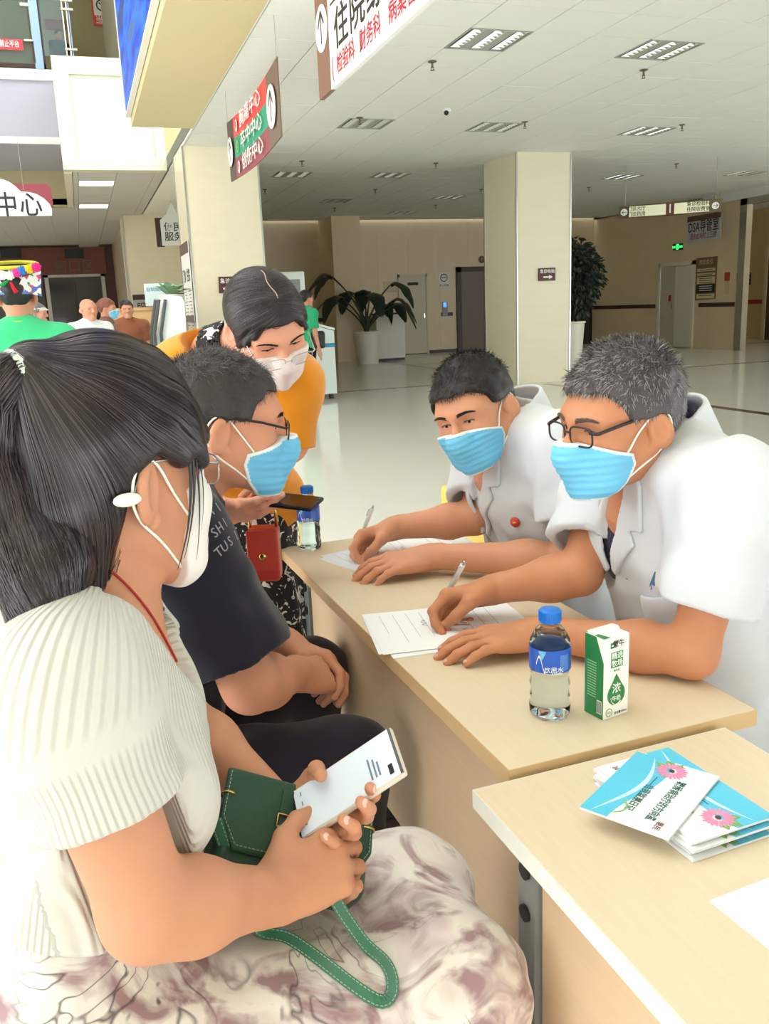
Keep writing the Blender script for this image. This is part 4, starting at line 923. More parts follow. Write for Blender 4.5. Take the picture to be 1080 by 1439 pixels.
# ---------------------------------------------------------------- the two doctors behind the table
def coat(parent, shL, shR, elL, elR, neck, pel, cuts=(.62, .62), vdepth=.2, vw=.055, sl_r=(.082, .078), cd=.125, bd=.125, w=1.02, hips=None, knees=None, ph=0, front=0):
    f0, R_, q, H = torso(shL, shR, neck, pel, cd, bd, w, front=front)
    up = R_[:, 2]; fw = R_[:, 0]; l = R_[:, 1]
    o = np.array(neck, float)
    body = off(f0, .014)
    parts = [body]; ends = []
    for sh, el, c in ((shL, elL, cuts[0]), (shR, elR, cuts[1])):
        sh = np.array(sh, float); el = np.array(el, float); e = sh+(el-sh)*c; parts.append(rc(sh+up*.004, e+(el-sh)*.2, sl_r[0], sl_r[1])); ends.append((e, unit(el-sh)))
    skirt = []
    if hips:
        for a, b in zip(hips, knees): skirt.append(rc(a, np.array(a)+(np.array(b)-np.array(a))*.75, .115, .11))
    allf = su(.035, *parts)
    if skirt: allf = su(.08, allf, *skirt)
    def folds(p):
        s = (p-o)@R_
        return .006*np.sin(s[..., 1]*38+s[..., 2]*26+2.5*np.sin(s[..., 2]*14+ph))*np.clip(-s[..., 2]*4-.2, 0, 1)+.005*wob(p, 42, ph)+.0032*wob(p, 88, ph+1)
    core = su(.08, body, *skirt) if skirt else body
    base = lambda p: core(p)+folds(p)
    # front opening (V) and sleeve mouths
    V2 = [(-vw, .05), (vw, .05), (.012, -vdepth), (-.012, -vdepth)]
    def vneck(p):
        s = (p-o)@R_; return smax(poly2(V2, s[..., [1, 2]]), -s[..., 0]-.0, .004)
    hole = lambda p: smax(vneck(p), -(f0(p)-.004), .002)
    # each sleeve is cut by its own plane, only near that sleeve
    sl = []
    for (sh, el, c), (e, d) in zip(((shL, elL, cuts[0]), (shR, elR, cuts[1])), ends):
        sh = np.array(sh, float)
        s_f = rc(sh+up*.004, e+d*.06, sl_r[0], sl_r[1]); inn = rc(e-d*.012, e+d*.2, sl_r[1]-.018, sl_r[1]-.013)
        sl.append((s_f, e, d, inn))
    core = su(.08, body, *skirt) if skirt else body
    def f(p):
        d = core(p)
        for s_f, e, dr, inn in sl:
            x = smax(s_f(p), (p-e)@dr, .004); d = smin(d, x, .035)
        d = d+folds(p)
        for s_f, e, dr, inn in sl: d = smax(d, -inn(p), .003)
        d = smax(d, -hole(p), .004)
        nk = rc(o-up*.02, o+up*.2, .068, .075); d = smax(d, -nk(p), .006)
        return d
    P_ = np.array([shL, shR, neck, pel, ends[0][0], ends[1][0]]+([b for b in knees] if knees else [])); lo, hi = P_.min(0)-.2, P_.max(0)+.17
    ob = sdf_obj('white_coat', f, lo, hi, .006, M_coat, parent)
    # lapels and stand-up collar as folded cloth over the chest
    for s in (1, -1):
        lp = [(s*vw*1.0, .045), (s*(vw+.045), .0), (s*(vw+.052), -.075), (s*(vw+.02), -.08), (s*(vw+.038), -.1), (s*.012, -vdepth-.01), (s*.004, -vdepth), (s*.03, -vdepth*.5)]
        if s < 0: lp = lp[::-1]
        g = lambda p, lp=lp: smax(smax(abs(base(p)-.0035)-.0038, poly2(lp, ((p-o)@R_)[..., [1, 2]]), .002), -((p-o)@R_)[..., 0]-.02, .002)
        sdf_obj('lapel', g, o-A3(.26, .2, .3), o+A3(.12, .2, .1), .0038, M_coat, ob)
    nk0 = o-up*.012
    def col(p):
        s = (p-o)@R_; r_ = np.sqrt((s[..., 0]+.012)**2*.82+s[..., 1]**2)
        t = abs(r_-(.076-.28*(s[..., 2]-.03)*(s[..., 2] > -1)*.6))-.004
        t = smax(t, s[..., 2]-.055-.25*np.minimum(-s[..., 0], .05), .004); t = smax(t, -.035-s[..., 2], .004); return smax(t, s[..., 0]-.035-.3*(-s[..., 2]), .004)
    sdf_obj('collar', col, o-.14, o+.14, .0038, M_coat, ob)
    return ob, R_, base, f0, ends, o
def patch(name, base, R_, o, poly, m, parent, lift=.004, th=.0015, h=.0035, box=.25):
    c = np.mean(np.array(poly), 0); g = lambda p: smax(smax(abs(base(p)-lift)-th, poly2(poly, ((p-o)@R_)[..., [1, 2]]), .001), -((p-o)@R_)[..., 0], .001)
    ctr = o+R_[:, 1]*c[0]+R_[:, 2]*c[1]; ex = np.ptp(np.array(poly), 0).max()/2+.02; return sdf_obj(name, g, ctr-np.array([.17]*3)-0*ex, ctr+np.array([.17]*3), h, m, parent)
def surf_frame(base, R_, o, y, z, lift=.006):
    p = o+R_[:, 1]*y+R_[:, 2]*z+R_[:, 0]*.3
    for _ in range(60):
        d = base(p[None])[0]
        p = p-R_[:, 0]*d*.8
        if abs(d) < 1e-4: break
    _, g = grad(base, p[None]); n = g[0]; return p+n*lift, n
def write_hand_curl(): return [(38, 52, 22), (52, 62, 30), (66, 72, 35), (72, 74, 38)]
TH_W = ((.014, .024, -.008), (.05, .046, -.03), (.078, .038, -.046), (.098, .024, -.052))
SK_D2 = skin_mat('skin_tan', (198, 134, 98)); SK_D1 = skin_mat('skin_warm', (214, 152, 120))
def pen(tip, top, label, c, group=None):
    tip, top = np.array(tip, float), np.array(top, float); d = unit(top-tip); t = thing('pen', label, 'pen', tip, 0, group); q = lambda s: d*s
    MB().tube([q(0), q(.003), q(.012)], [.0006, .0012, .0035], 8).build('tip', M_steel, t, True)
    MB().tube([q(.012), q(.045)], .0052, 12).build('grip', c, t, True)
    MB().tube([q(.045), q(.132), q(.134)], [.0052, .0052, .004], 12).build('barrel', mat('pen_clear', (226, 230, 232), .15), t, True)
    MB().tube([q(.134), q(.144)], .0028, 8).build('push_button', M_steel, t, True)
    s = unit(np.cross(d, [0, 0, 1.])); MB().tube([q(.13)+s*.004, q(.128)+s*.0085, q(.098)+s*.0078], .0012, 6).build('clip', M_steel, t, True)
    return t

# --- grey-haired doctor with glasses
RT = head_rot(-.995, -.09, .1, -.03, .93, .89)
HO = J(914, 606, 1.335)-RT[:, 1]*.075
hf2 = head_sdf(False, .0045, 1.02, heavy=.003)
shL, shR = A3(.89, 1.035, 1.03), A3(.93, 1.42, 1.03); nk = A3(.905, 1.235, 1.075); pel = A3(1.1, 1.26, .53)
elL, wrL = at(972, 918, 'Z', .793), at(762, 889, 'Z', .785)
elR, wrR = at(815, 806, 'Z', .855), at(692, 828, 'Z', .81)
armL = Arm(shL, elL, wrL, A3(-.98, .17, -.03), A3(.05, -.08, 1), -1, (6, 16, 12), ((.012, .024, -.006), (.044, .044, -.012), (.068, .056, -.014), (.09, .062, -.016)), .05, (.047, .035, .038, .026), 1.0)
armR = Arm(shR, elR, wrR, A3(-.93, .3, -.2), A3(.1, .6, .75), 1, write_hand_curl(), TH_W, .02, (.047, .035, .038, .026), 1.0)
hw = xfs(hf2, HO, RT)
d2 = merge(mesh_sdf(su(.03, hw, rc(HO+RT@A3(-.02, 0, -.05), nk+A3(.0, 0, -.02), .056, .062), rc(nk+A3(-.01, 0, -.03), nk+A3(.0, 0, -.1), .07, .09)), HO-A3(.15, .16, .3), HO+A3(.15, .16, .17), .0031), armL.mesh(), armR.mesh())
person2 = fast_mesh('person', *d2, SK_D2); tag(person2, 'grey-haired man in white coat and dark glasses writing behind the table', 'person')
nails(armL, (0, 1, 2, 3), person2, mat('nail_tan', (222, 168, 146), .3)); nails(armR, (0, 4), person2, MATS['nail_tan'])
hips = [A3(1.08, 1.17, .53), A3(1.08, 1.36, .53)]; knees = [A3(.68, 1.12, .54), A3(.68, 1.42, .54)]; ank = [A3(.72, 1.12, .09), A3(.72, 1.42, .09)]
M_navy = cloth_mat('navy_shirt', (34, 34, 62)); M_trs = cloth_mat('dark_trousers', (44, 46, 58))
ct, R2, base2, f02, ends2, o2 = coat(person2, shL, shR, elL, elR, nk, pel, (.66, .78), .165, .04, (.078, .078), hips=hips, knees=knees)
# navy polo shirt under the coat
inner = inter(.004, off(f02, .006), lambda p: -.32-((p-o2)@R2)[..., 2], lambda p: ((p-o2)@R2)[..., 2]-.012)
sdf_obj('navy_shirt', sub(.004, inner, rc(o2-R2[:, 2]*.01+R2[:, 0]*.035, o2+R2[:, 2]*.2+R2[:, 0]*.03, .045, .075)), o2-.32, o2+.2, .006, M_navy, person2)
def collar2(p):
    s = (p-o2)@R2; r_ = np.sqrt((s[..., 0]+.006)**2*.85+s[..., 1]**2); t = abs(r_-(.068-.12*s[..., 2]))-.0035
    t = smax(t, s[..., 2]-.04-.3*np.clip(-s[..., 0], 0, .1), .004); t = smax(t, -.05-s[..., 2], .004); return smax(t, .012-abs(s[..., 1])+(s[..., 0] < 0)*-.05, .003)
sdf_obj('shirt_collar', collar2, o2-.13, o2+.13, .0036, M_navy, person2)
pk = mat('placket_pattern', (150, 160, 180), .8, var=.6, vscale=220)
patch('patterned_placket', off(f02, .006), R2, o2, [(.006, -.005), (.03, -.02), (.026, -.1), (.008, -.1)], pk, person2, .003)
legs(person2, hips, knees, ank, M_trs, shoes=(M_black, M_dark), fwd=(-1, 0))
face_parts(person2, HO, RT, hf2, (-.0, -.12), mat('brow_grey', (96, 82, 74), .6), eye_open=.0045, wide=1.02)
mask(person2, HO, RT, hf2, wide=1.02)
glasses(person2, HO, RT, mat('frame_dark', (38, 34, 36), .3), x=.112, z=.006, w=.0265, h=.0185, rr=.0016, thick=.005, wide=1.04)
mg1 = mat('hair_grey_dark', (74, 68, 70), .5, bump=.6, bscale=260); mg2 = mat('hair_grey_light', (158, 152, 152), .45)
short_hair(person2, HO, RT, HL_M, .013, .016, 1.02, 9000, .024, 3, (mg1, mg2), (.55, 0, .0), .75)
# chest pocket, lettering
pkt = patch('chest_pocket', base2, R2, o2, [(.075, -.19), (.15, -.175), (.15, -.27), (.075, -.285)], M_coat, ct, .005, .0035, .004)
p_, n_ = surf_frame(base2, R2, o2, .135, -.165, .003); text('pocket_lettering', '州人民医院', .017, frame(p_, -R2[:, 1]*-1 if False else np.cross(R2[:, 2], n_), n_), mat('logo_blue', (86, 120, 170), .6), ct, ext=.0004, bold=.0003)
p_, n_ = surf_frame(base2, R2, o2, .115, -.15, .003); MB().add([p_+np.cross(R2[:, 2], n_)*a+R2[:, 2]*b for a, b in ((-.012, -.008), (.0, -.014), (.012, .006), (.002, .016))], [(0, 1, 2, 3)]).build('emblem', MATS['logo_blue'], ct)
# his pen
tip2 = at(617, 853, 'Z', .7565); top2 = J(660, 776, 1.585)
gp = (armR.tips[0][0]*.5+armR.tips[4][0]*.5)
pen(tip2, tip2+unit(top2-tip2)*.145, 'clear pen with grey grip in the grey-haired doctor\'s hand', mat('pen_grip_grey', (96, 116, 138), .4), 'writing pens')

# --- younger doctor looking down
RT = head_rot(-.8, -.6, .22, .24, .93, .92)
HO = J(707, 574, 1.88)-RT[:, 1]*.074
hf1 = head_sdf(False, .0034, 1.06, heavy=.004)
shL, shR = A3(.935, 1.585, 1.015), A3(.93, 1.97, 1.005); nk = A3(.905, 1.785, 1.05); pel = A3(1.1, 1.82, .53)
elL, wrL = at(808, 788, 'Z', .80), at(606, 782, 'Z', .79)
elR, wrR = at(668, 728, 'Z', .835), at(553, 742, 'Z', .81)
armL = Arm(shL, elL, wrL, A3(-.99, .05, -.05), A3(.05, -.2, 1), -1, (10, 22, 14), ((.012, .024, -.006), (.044, .042, -.014), (.07, .05, -.018), (.092, .05, -.02)), .05, (.047, .036, .039, .027), 1.02)
armR = Arm(shR, elR, wrR, A3(-.97, -.02, -.18), A3(.1, .55, .8), 1, write_hand_curl(), TH_W, .02, (.047, .036, .039, .027), 1.02)
hw = xfs(hf1, HO, RT)
d1 = merge(mesh_sdf(su(.03, hw, rc(HO+RT@A3(-.02, 0, -.045), nk+A3(.0, 0, -.02), .057, .064), rc(nk+A3(-.01, 0, -.03), nk+A3(.0, 0, -.1), .07, .09)), HO-A3(.16, .18, .3), HO+A3(.2, .18, .17), .0032), armL.mesh(.0036), armR.mesh(.0036))
person1 = fast_mesh('person', *d1, SK_D1); tag(person1, 'black-haired man in white coat with blue mask, looking down while writing', 'person')
nails(armL, (0, 1, 2, 3), person1, mat('nail_pink', (232, 186, 166), .3)); nails(armR, (0, 4), person1, MATS['nail_pink'])
hips = [A3(1.08, 1.73, .53), A3(1.08, 1.92, .53)]; knees = [A3(.68, 1.66, .54), A3(.68, 1.98, .54)]; ank = [A3(.72, 1.66, .09), A3(.72, 1.98, .09)]
ct, R1, base1, f01, ends1, o1 = coat(person1, shL, shR, elL, elR, nk, pel, (.62, .8), .2, .03, (.078, .078), hips=hips, knees=knees, ph=2)
M_polo = cloth_mat('grey_white_polo', (222, 222, 220))
inner = inter(.004, off(f01, .006), lambda p: -.32-((p-o1)@R1)[..., 2], lambda p: ((p-o1)@R1)[..., 2]-.012)
sdf_obj('polo_shirt', sub(.004, inner, rc(o1-R1[:, 2]*.01+R1[:, 0]*.035, o1+R1[:, 2]*.2+R1[:, 0]*.03, .045, .075)), o1-.32, o1+.2, .006, M_polo, person1)
legs(person1, hips, knees, ank, M_trs, shoes=(M_black, M_dark), fwd=(-1, 0))
face_parts(person1, HO, RT, hf1, (0, -.22), M_hblk, eye_open=.0034, wide=1.06, brow_w=.0075)
mask(person1, HO, RT, hf1, wide=1.06)
short_hair(person1, HO, RT, HL_M, .014, .012, 1.06, 7000, .026, 7, (M_hblk, mat('hair_black_soft', (52, 46, 46), .4)), (.75, 0, -.1), .55)
# badge, name tag, buttons
p_, n_ = surf_frame(base1, R1, o1, .115, -.155, .004); ux = np.cross(R1[:, 2], n_); vz = np.cross(n_, ux)
bd_ = MB().lathe([(0, .003), (.011, .002), (.012, 0)], p_, axis=n_, n=14).build('badge', mat('badge_red', (206, 70, 52), .35), ct, True); MB().ell(p_+n_*.003, (.005, .005, .002), 8, 5).build('badge_star', mat('badge_gold', (230, 180, 70), .3), bd_, True)
p_, n_ = surf_frame(base1, R1, o1, .095, -.265, .006); ux = np.cross(R1[:, 2], n_); vz = np.cross(n_, ux)
FR = np.stack([ux, vz, n_], 1); nt_ = MB().box((-.034, -.011, -.001), (.034, .011, .002), ch=.001); nt_.v = [tuple(p_+FR@np.array(v)) for v in nt_.v]; ntg = nt_.build('name_tag', mat('tag_blue', (104, 138, 190), .35), ct)
text('tag_lettering', '人民医院', .012, frame(p_+n_*.0028, ux, n_), M_txtw, ntg, ext=.0002)
for z in (-.26,):
    p_, n_ = surf_frame(base1, R1, o1, .012, z-.03, .003); MB().lathe([(0, .002), (.003, .0022), (.0062, .003), (.0075, .0015), (.0075, 0)], p_, axis=n_, n=16).build('button', mat('button_white', (244, 244, 244), .3), ct, True)
tip1 = at(508, 752, 'Z', .7565); top1 = J(533, 688, 2.09)
pen(tip1, tip1+unit(top1-tip1)*.145, 'clear pen with silver tip in the younger doctor\'s hand', mat('pen_grip_white', (200, 204, 206), .35), 'writing pens')
stool((1.12, 1.26, 0), 'wooden stool under the grey-haired doctor', 0, .43); stool((1.12, 1.82, 0), 'wooden stool under the younger doctor', 0, .43)
# ---------------------------------------------------------------- the two seated patients and the bending woman
# --- seated man in the black T-shirt
SK_M = skin_mat('skin_ruddy', (214, 150, 120))
RT = head_rot(.985, -.05, .1, .03, .98)
HO = J(318, 612, 1.43)+RT[:, 1]*.075
hfm = head_sdf(False, .004, 1.04, heavy=.005)
shR, shL = A3(.095, 1.325, 1.0), A3(.10, 1.73, 1.0); nk = A3(.12, 1.525, 1.045); pel = A3(-.06, 1.54, .53)
elR, wrR = J(392, 978, 1.43), J(440, 962, 1.52)
elR = J(352, 962, 1.36); wrR = A3(.295, 1.43, .70)
elL, wrL = A3(.2, 1.78, .72), A3(.31, 1.58, .70)
armR = Arm(shR, elR, wrR, A3(.7, .55, -.35), A3(.3, -.5, .8), 1, (28, 40, 25), ((.014, .024, -.008), (.046, .044, -.02), (.07, .046, -.03), (.09, .04, -.036)), .03, (.052, .041, .042, .029), 1.0)
armL = Arm(shL, elL, wrL, A3(.75, -.5, -.3), A3(.3, .5, .8), -1, (28, 40, 25), ((.014, .024, -.008), (.046, .044, -.02), (.07, .046, -.03), (.09, .04, -.036)), .03, (.06, .046, .047, .031), 1.02)
hw = xfs(hfm, HO, RT)
dm = merge(mesh_sdf(su(.03, hw, rc(HO+RT@A3(-.025, 0, -.045), nk+A3(-.01, 0, -.02), .06, .068), rc(nk+A3(0, 0, -.03), nk+A3(0, 0, -.1), .075, .09)), HO-A3(.16, .18, .3), HO+A3(.16, .18, .17), .0032), armL.mesh(.0045), armR.mesh(.0036))
personm = fast_mesh('person', *dm, SK_M); tag(personm, 'seated man in black T-shirt and trousers, thin glasses and blue mask', 'person')
nails(armR, (0, 1, 4), personm, MATS['nail_pink'])
def tshirt(parent, name, m, shL, shR, elL, elR, neck, pel, cuts, sl_r, cd, bd, w, amp=.004, ph=0, hem=-.04, bust=0, h=.0055, neck_r=.07, vpoly=None, attr=None, front=0, foldk=1.0, off_=.012, tr=.05, ncut=-.09):
    f0, R_, q, H = torso(shL, shR, neck, pel, cd, bd, w, bust, front, tr); o = np.array(neck, float); up = R_[:, 2]; sl = []
    for sh, el, c in ((shL, elL, cuts[0]), (shR, elR, cuts[1])):
        sh = np.array(sh, float); el = np.array(el, float); e = sh+(el-sh)*c; d = unit(el-sh); sl.append((rc(sh, e+d*.06, sl_r[0], sl_r[1]), e, d, rc(e-d*.012, e+d*.2, sl_r[1]-.017, sl_r[1]-.012)))
    def folds(p):
        s = (p-o)@R_; return foldk*(amp*np.sin(s[..., 1]*30+s[..., 2]*34+2.2*np.sin(s[..., 2]*16+ph))*np.clip(-s[..., 2]*3, 0, 1)+amp*.7*wob(p, 45, ph)+amp*.35*wob(p, 100, ph))
    def base(p):
        d = f0(p)-off_
        for s_f, e, dr, inn in sl: d = smin(d, smax(s_f(p), (p-e)@dr, .004), .035)
        return d+folds(p)
    def f(p):
        d = base(p)
        for s_f, e, dr, inn in sl: d = smax(d, -inn(p), .003)
        s = (p-o)@R_
        d = smax(d, -(np.sqrt((s[..., 0]*.9-.012)**2+s[..., 1]**2)-neck_r-.25*np.clip(s[..., 2], -.02, .1)+(s[..., 2] < ncut)*1.0), .004)
        if vpoly is not None: d = smax(d, -smax(smax(poly2(vpoly, s[..., [1, 2]]), -s[..., 0], .004), -(f0(p)+.03), .002), .004)
        return smax(d, -((p-np.array(pel, float))@up)+hem, .006)
    P_ = np.array([shL, shR, neck, pel, sl[0][1], sl[1][1]])
    ob = sdf_obj(name, f, P_.min(0)-.21, P_.max(0)+.16, h, m, parent, attr(R_, o) if attr else None)
    return ob, R_, base, f0, o
M_blk = cloth_mat('black_tshirt', (30, 29, 40), .8, .3)
ts, Rm, basem, f0m, om = tshirt(personm, 't_shirt', M_blk, shL, shR, elL, elR, nk, pel, (.72, .84), (.088, .088), .13, .15, 1.06, .0065, 1, front=.02)
# printed letters running over the shoulder
ml = mat('shirt_print_grey', (150, 148, 158), .7)
for s_, (xa, ya), (xb, yb) in (('HIG', (288, 724), (322, 704)), ('SHINING', (297, 753), (346, 704)), ('TUSIONS', (303, 780), (356, 728))):
    hit = []
    for i in range(len(s_)+1):
        u_ = i/len(s_); r_ = ray(xa+(xb-xa)*u_, ya+(yb-ya)*u_); t_ = 1.1
        for _ in range(80): t_ = min(t_+float(basem((CAM+r_*t_)[None])[0])*.7, 3)
        hit.append(CAM+r_*t_ if t_ < 1.75 else None)
    for i, ch in enumerate(s_):
        if hit[i] is None or hit[i+1] is None: continue
        p = (hit[i]+hit[i+1])/2; d_, g_ = grad(basem, p[None]); n_ = g_[0]; ux = unit(hit[i+1]-hit[i]); ux = unit(ux-n_*(n_@ux))
        text('shirt_lettering', ch, .021, frame(p+n_*(.0015-d_[0]), ux, n_), ml, ts, ext=.0003)
hips = [A3(-.02, 1.44, .53), A3(-.02, 1.64, .53)]; knees = [A3(.372, 1.40, .53), A3(.40, 1.78, .54)]; ank = [A3(.36, 1.40, .09), A3(.34, 1.76, .09)]
M_tr = cloth_mat('black_trousers', (38, 35, 46), .85, .3)
legs(personm, hips, knees, ank, M_tr, (.1, .074, .055), pel=pel, h=.007, shoes=(M_black, M_white), wr=.005)
face_parts(personm, HO, RT, hfm, (0, -.2), M_hblk, eye_open=.004, wide=1.04)
mask(personm, HO, RT, hfm, wide=1.04)
glasses(personm, HO, RT, mat('frame_gunmetal', (44, 42, 44), .3, metal=.4), x=.114, z=.006, w=.027, h=.0165, rr=.0012, thick=.0035, wide=1.05)
short_hair(personm, HO, RT, HL_M, .012, .006, 1.04, 10000, .02, 11, (mat('hair_dark', (50, 44, 44), .45, bump=.6, bscale=260), mat('hair_dark_sheen', (92, 82, 80), .42)), (.5, 0, -.1), .4)
stool((-.06, 1.54, 0), 'wooden stool under the man in the black T-shirt', 0, .42)

# --- woman in the foreground with the phone
SK_W = skin_mat('skin_peach', (208, 148, 116))
RT = head_rot(.835, .55, .06, 0, .95, 1.06)
HO = J(216, 690, .9)+RT[:, 1]*.074
hfw = head_sdf(True, .005, 1.0)
shR, shL = J(92, 980, .79), J(92, 980, .79)+A3(.02, .325, .0); nk = (shR+shL)/2+A3(.03, 0, .035); pel = A3(-.11, .92, .56)
elR, wrR = J(208, 1280, .825), J(385, 1258, .95)
# phone held flat in the left hand
PH_C = J(485, 1100, 1.03); PH_L = unit(CR*.112+CU*.08-CF*.02); PH_S = CR*.0176-CU*.039-CF*.058; PH_S = unit(PH_S-PH_L*(PH_S@PH_L)); PH_N = np.cross(PH_S, PH_L); PH_N = PH_N*np.sign(PH_N[2])
elL, wrL = A3(.06, 1.14, .80), PH_C-PH_L*.104-PH_S*.03-PH_N*.03
armR = Arm(shR, elR, wrR, J(505, 1192, 1.01)-J(385, 1258, .95), A3(-.1, -.6, .75), 1, [(34, 38, 20), (40, 42, 22), (44, 46, 25), (46, 46, 25)], ((.014, .024, -.006), (.044, .054, -.004), (.07, .068, -.008), (.096, .07, -.014)), .06, (.05, .041, .043, .028), .96)
armL = Arm(shL, elL, wrL, PH_L*.8+PH_S*.6, -PH_N, -1, [(2, 36, 30), (6, 42, 34), (10, 46, 36), (16, 48, 36)], ((.012, .024, -.006), (.038, .05, -.02), (.06, .054, -.04), (.08, .042, -.05)), .05, (.047, .038, .04, .0265), .93)
armL_flip = True
hw = xfs(hfw, HO, RT)
chestw = [rc(HO+RT@A3(-.025, 0, -.045), nk+A3(-.005, 0, -.01), .047, .052), rc(nk+A3(0, 0, -.005), shR+A3(0, .03, -.01), .042, .048), rc(nk+A3(0, 0, -.005), shL+A3(0, -.03, -.01), .042, .048), ell(nk+A3(-.012, 0, -.11), (.085, .12, .12))]
dw = merge(mesh_sdf(su(.035, hw, *chestw), HO-A3(.26, .26, .36), HO+A3(.17, .26, .17), .0033), armL.mesh(.0033), armR.mesh(.0033))
personw = fast_mesh('person', *dw, SK_W); tag(personw, 'seated woman with ponytail, white ribbed top and watercolour skirt holding phone', 'person')
nails(armR, (0, 1, 2, 3, 4), personw, mat('nail_rose', (240, 196, 182), .25)); nails(armL, (0, 1, 2, 3, 4), personw, MATS['nail_rose'])
# ribbed knit top: ribs from a stored rib coordinate
mk = bpy.data.materials.new('ribbed_knit_white'); mk.use_nodes = True; nt = mk.node_tree; b = nt.nodes['Principled BSDF']; b.inputs['Base Color'].default_value = srgb(208, 207, 198); b.inputs['Roughness'].default_value = .85; b.inputs['Sheen Weight'].default_value = .3
an = nt.nodes.new('ShaderNodeAttribute'); an.attribute_name = 'rib'; sn = nt.nodes.new('ShaderNodeMath'); sn.operation = 'SINE'; mu = nt.nodes.new('ShaderNodeMath'); mu.operation = 'MULTIPLY'; mu.inputs[1].default_value = 2*math.pi/.0075
bp = nt.nodes.new('ShaderNodeBump'); bp.inputs['Strength'].default_value = .55; bp.inputs['Distance'].default_value = .0022
nt.links.new(an.outputs['Fac'], mu.inputs[0]); nt.links.new(mu.outputs[0], sn.inputs[0]); aw = nt.nodes.new('ShaderNodeAttribute'); aw.attribute_name = 'ribw'; mw_ = nt.nodes.new('ShaderNodeMath'); mw_.operation = 'MULTIPLY'; nt.links.new(sn.outputs[0], mw_.inputs[0]); nt.links.new(aw.outputs['Fac'], mw_.inputs[1]); nt.links.new(mw_.outputs[0], bp.inputs['Height']); nt.links.new(bp.outputs[0], b.inputs['Normal'])
def rib_attr(R_, o):
    def rib(V):
        s = (V-o)@R_; a = np.arctan2(s[:, 1], s[:, 0]-.0)*.15
        arm = []
        for sh, el in ((shR, elR), (shL, elL)):
            d = unit(el-sh); q = V-sh; r_ = q-(q@d)[:, None]*d; e1 = unit(np.cross(d, A3(0, 1, 0))); e2 = np.cross(d, e1); arm.append(np.where(np.linalg.norm(r_, axis=1) < .1, np.arctan2(r_@e2, r_@e1)*.075, np.nan))
        near = (V-shR)@unit(elR-shR) > .035; outw = (V[:, 1] < shR[1]+.03)
        return np.where(outw & near & np.isfinite(arm[0]), arm[0], a)
    def ribw(V):
        t_ = abs((V-shR)@unit(elR-shR)-.035); e_ = abs(V[:, 1]-shR[1]-.03); return np.clip(np.where(V[:, 1] < shR[1]+.05, np.minimum(t_, np.where((V-shR)@unit(elR-shR) > .03, e_, 1)), 1)*90-.8, 0, 1)
    return {'rib': rib, 'ribw': ribw}
VW = [(-.11, .07), (.05, .07), (.03, -.01), (-.01, -.1), (-.025, -.1), (-.1, .0)]
tp, Rw, basew, f0w, ow = tshirt(personw, 'ribbed_top', mk, shL, shR, elL, elR, nk, pel, (.5, .5), (.06, .08), .112, .112, .98, .0022, 4, hem=.165, bust=.05, h=.0046, neck_r=.088, vpoly=VW, attr=rib_attr, off_=.009, tr=.042, ncut=-.025)
# red cord necklace
cordm = mat('red_cord', (176, 40, 38), .6)
sk_f = su(.035, hw, *chestw)
def on_skin(px, py):
    r_ = ray(px, py); t_ = .6
    for _ in range(90): t_ = min(t_+float(sk_f((CAM+r_*t_)[None].astype(F32))[0])*.7, 2)
    return CAM+r_*t_
for cp_ in (((140, 792), (160, 806), (182, 828), (202, 852), (220, 880), (234, 905), (247, 930)), ((234, 860), (240, 885), (245, 908), (249, 930))):
    pts = np.array([q for q in (on_skin(*c) for c in cp_) if np.linalg.norm(q-CAM) < 1.4])
    if len(pts) < 3: continue
    u_ = np.linspace(0, len(pts)-1, 40); pts = np.stack([np.interp(u_, range(len(pts)), pts[:, i]) for i in range(3)], -1)
    for _ in range(6): pts[1:-1] = (pts[:-2]+2*pts[1:-1]+pts[2:])/4
    for _ in range(6): d_, g_ = grad(sk_f, pts); pts = pts+g_*(.0012-d_)[:, None]*.8
    MB().tube(pts, .0013, 6, caps=False).build('cord_necklace', cordm, personw, True)
# skirt
ms_ = bpy.data.materials.new('watercolour_floral_chiffon'); ms_.use_nodes = True; nt = ms_.node_tree; b = nt.nodes['Principled BSDF']; b.inputs['Roughness'].default_value = .6; b.inputs['Sheen Weight'].default_value = .25
tc = nt.nodes.new('ShaderNodeTexCoord')
def noise(sc, det=4, dist=0, vec=None):
    n = nt.nodes.new('ShaderNodeTexNoise'); n.inputs['Scale'].default_value = sc; n.inputs['Detail'].default_value = det; n.inputs['Distortion'].default_value = dist; nt.links.new(vec or tc.outputs['Object'], n.inputs[0]); return n
def ramp(src, *els):
    r = nt.nodes.new('ShaderNodeValToRGB'); e = r.color_ramp.elements
    while len(e) < len(els): e.new(.5)
    for x_, (p_, c_) in zip(e, els): x_.position = p_; x_.color = srgb(*c_) if isinstance(c_, tuple) else (c_, c_, c_, 1)
    nt.links.new(src, r.inputs[0]); return r
def mixc(fac, a, b_, mode='MIX'):
    m = nt.nodes.new('ShaderNodeMix'); m.data_type = 'RGBA'; m.blend_type = mode
    nt.links.new(fac, m.inputs[0]) if not isinstance(fac, float) else setattr(m.inputs[0], 'default_value', fac); nt.links.new(a, m.inputs[6]); nt.links.new(b_, m.inputs[7]); return m.outputs[2]
base_c = ramp(noise(7, 3, 1.2).outputs[0], (.3, (206, 184, 182)), (.45, (238, 230, 224)), (.58, (240, 236, 230)), (.7, (214, 196, 198)))
blot = ramp(noise(11, 4, 2.0).outputs[0], (.48, 0.0), (.64, .9)); mauve = nt.nodes.new('ShaderNodeRGB'); mauve.outputs[0].default_value = srgb(150, 112, 120)
c1 = mixc(blot.outputs[0], base_c.outputs[0], mauve.outputs[0])
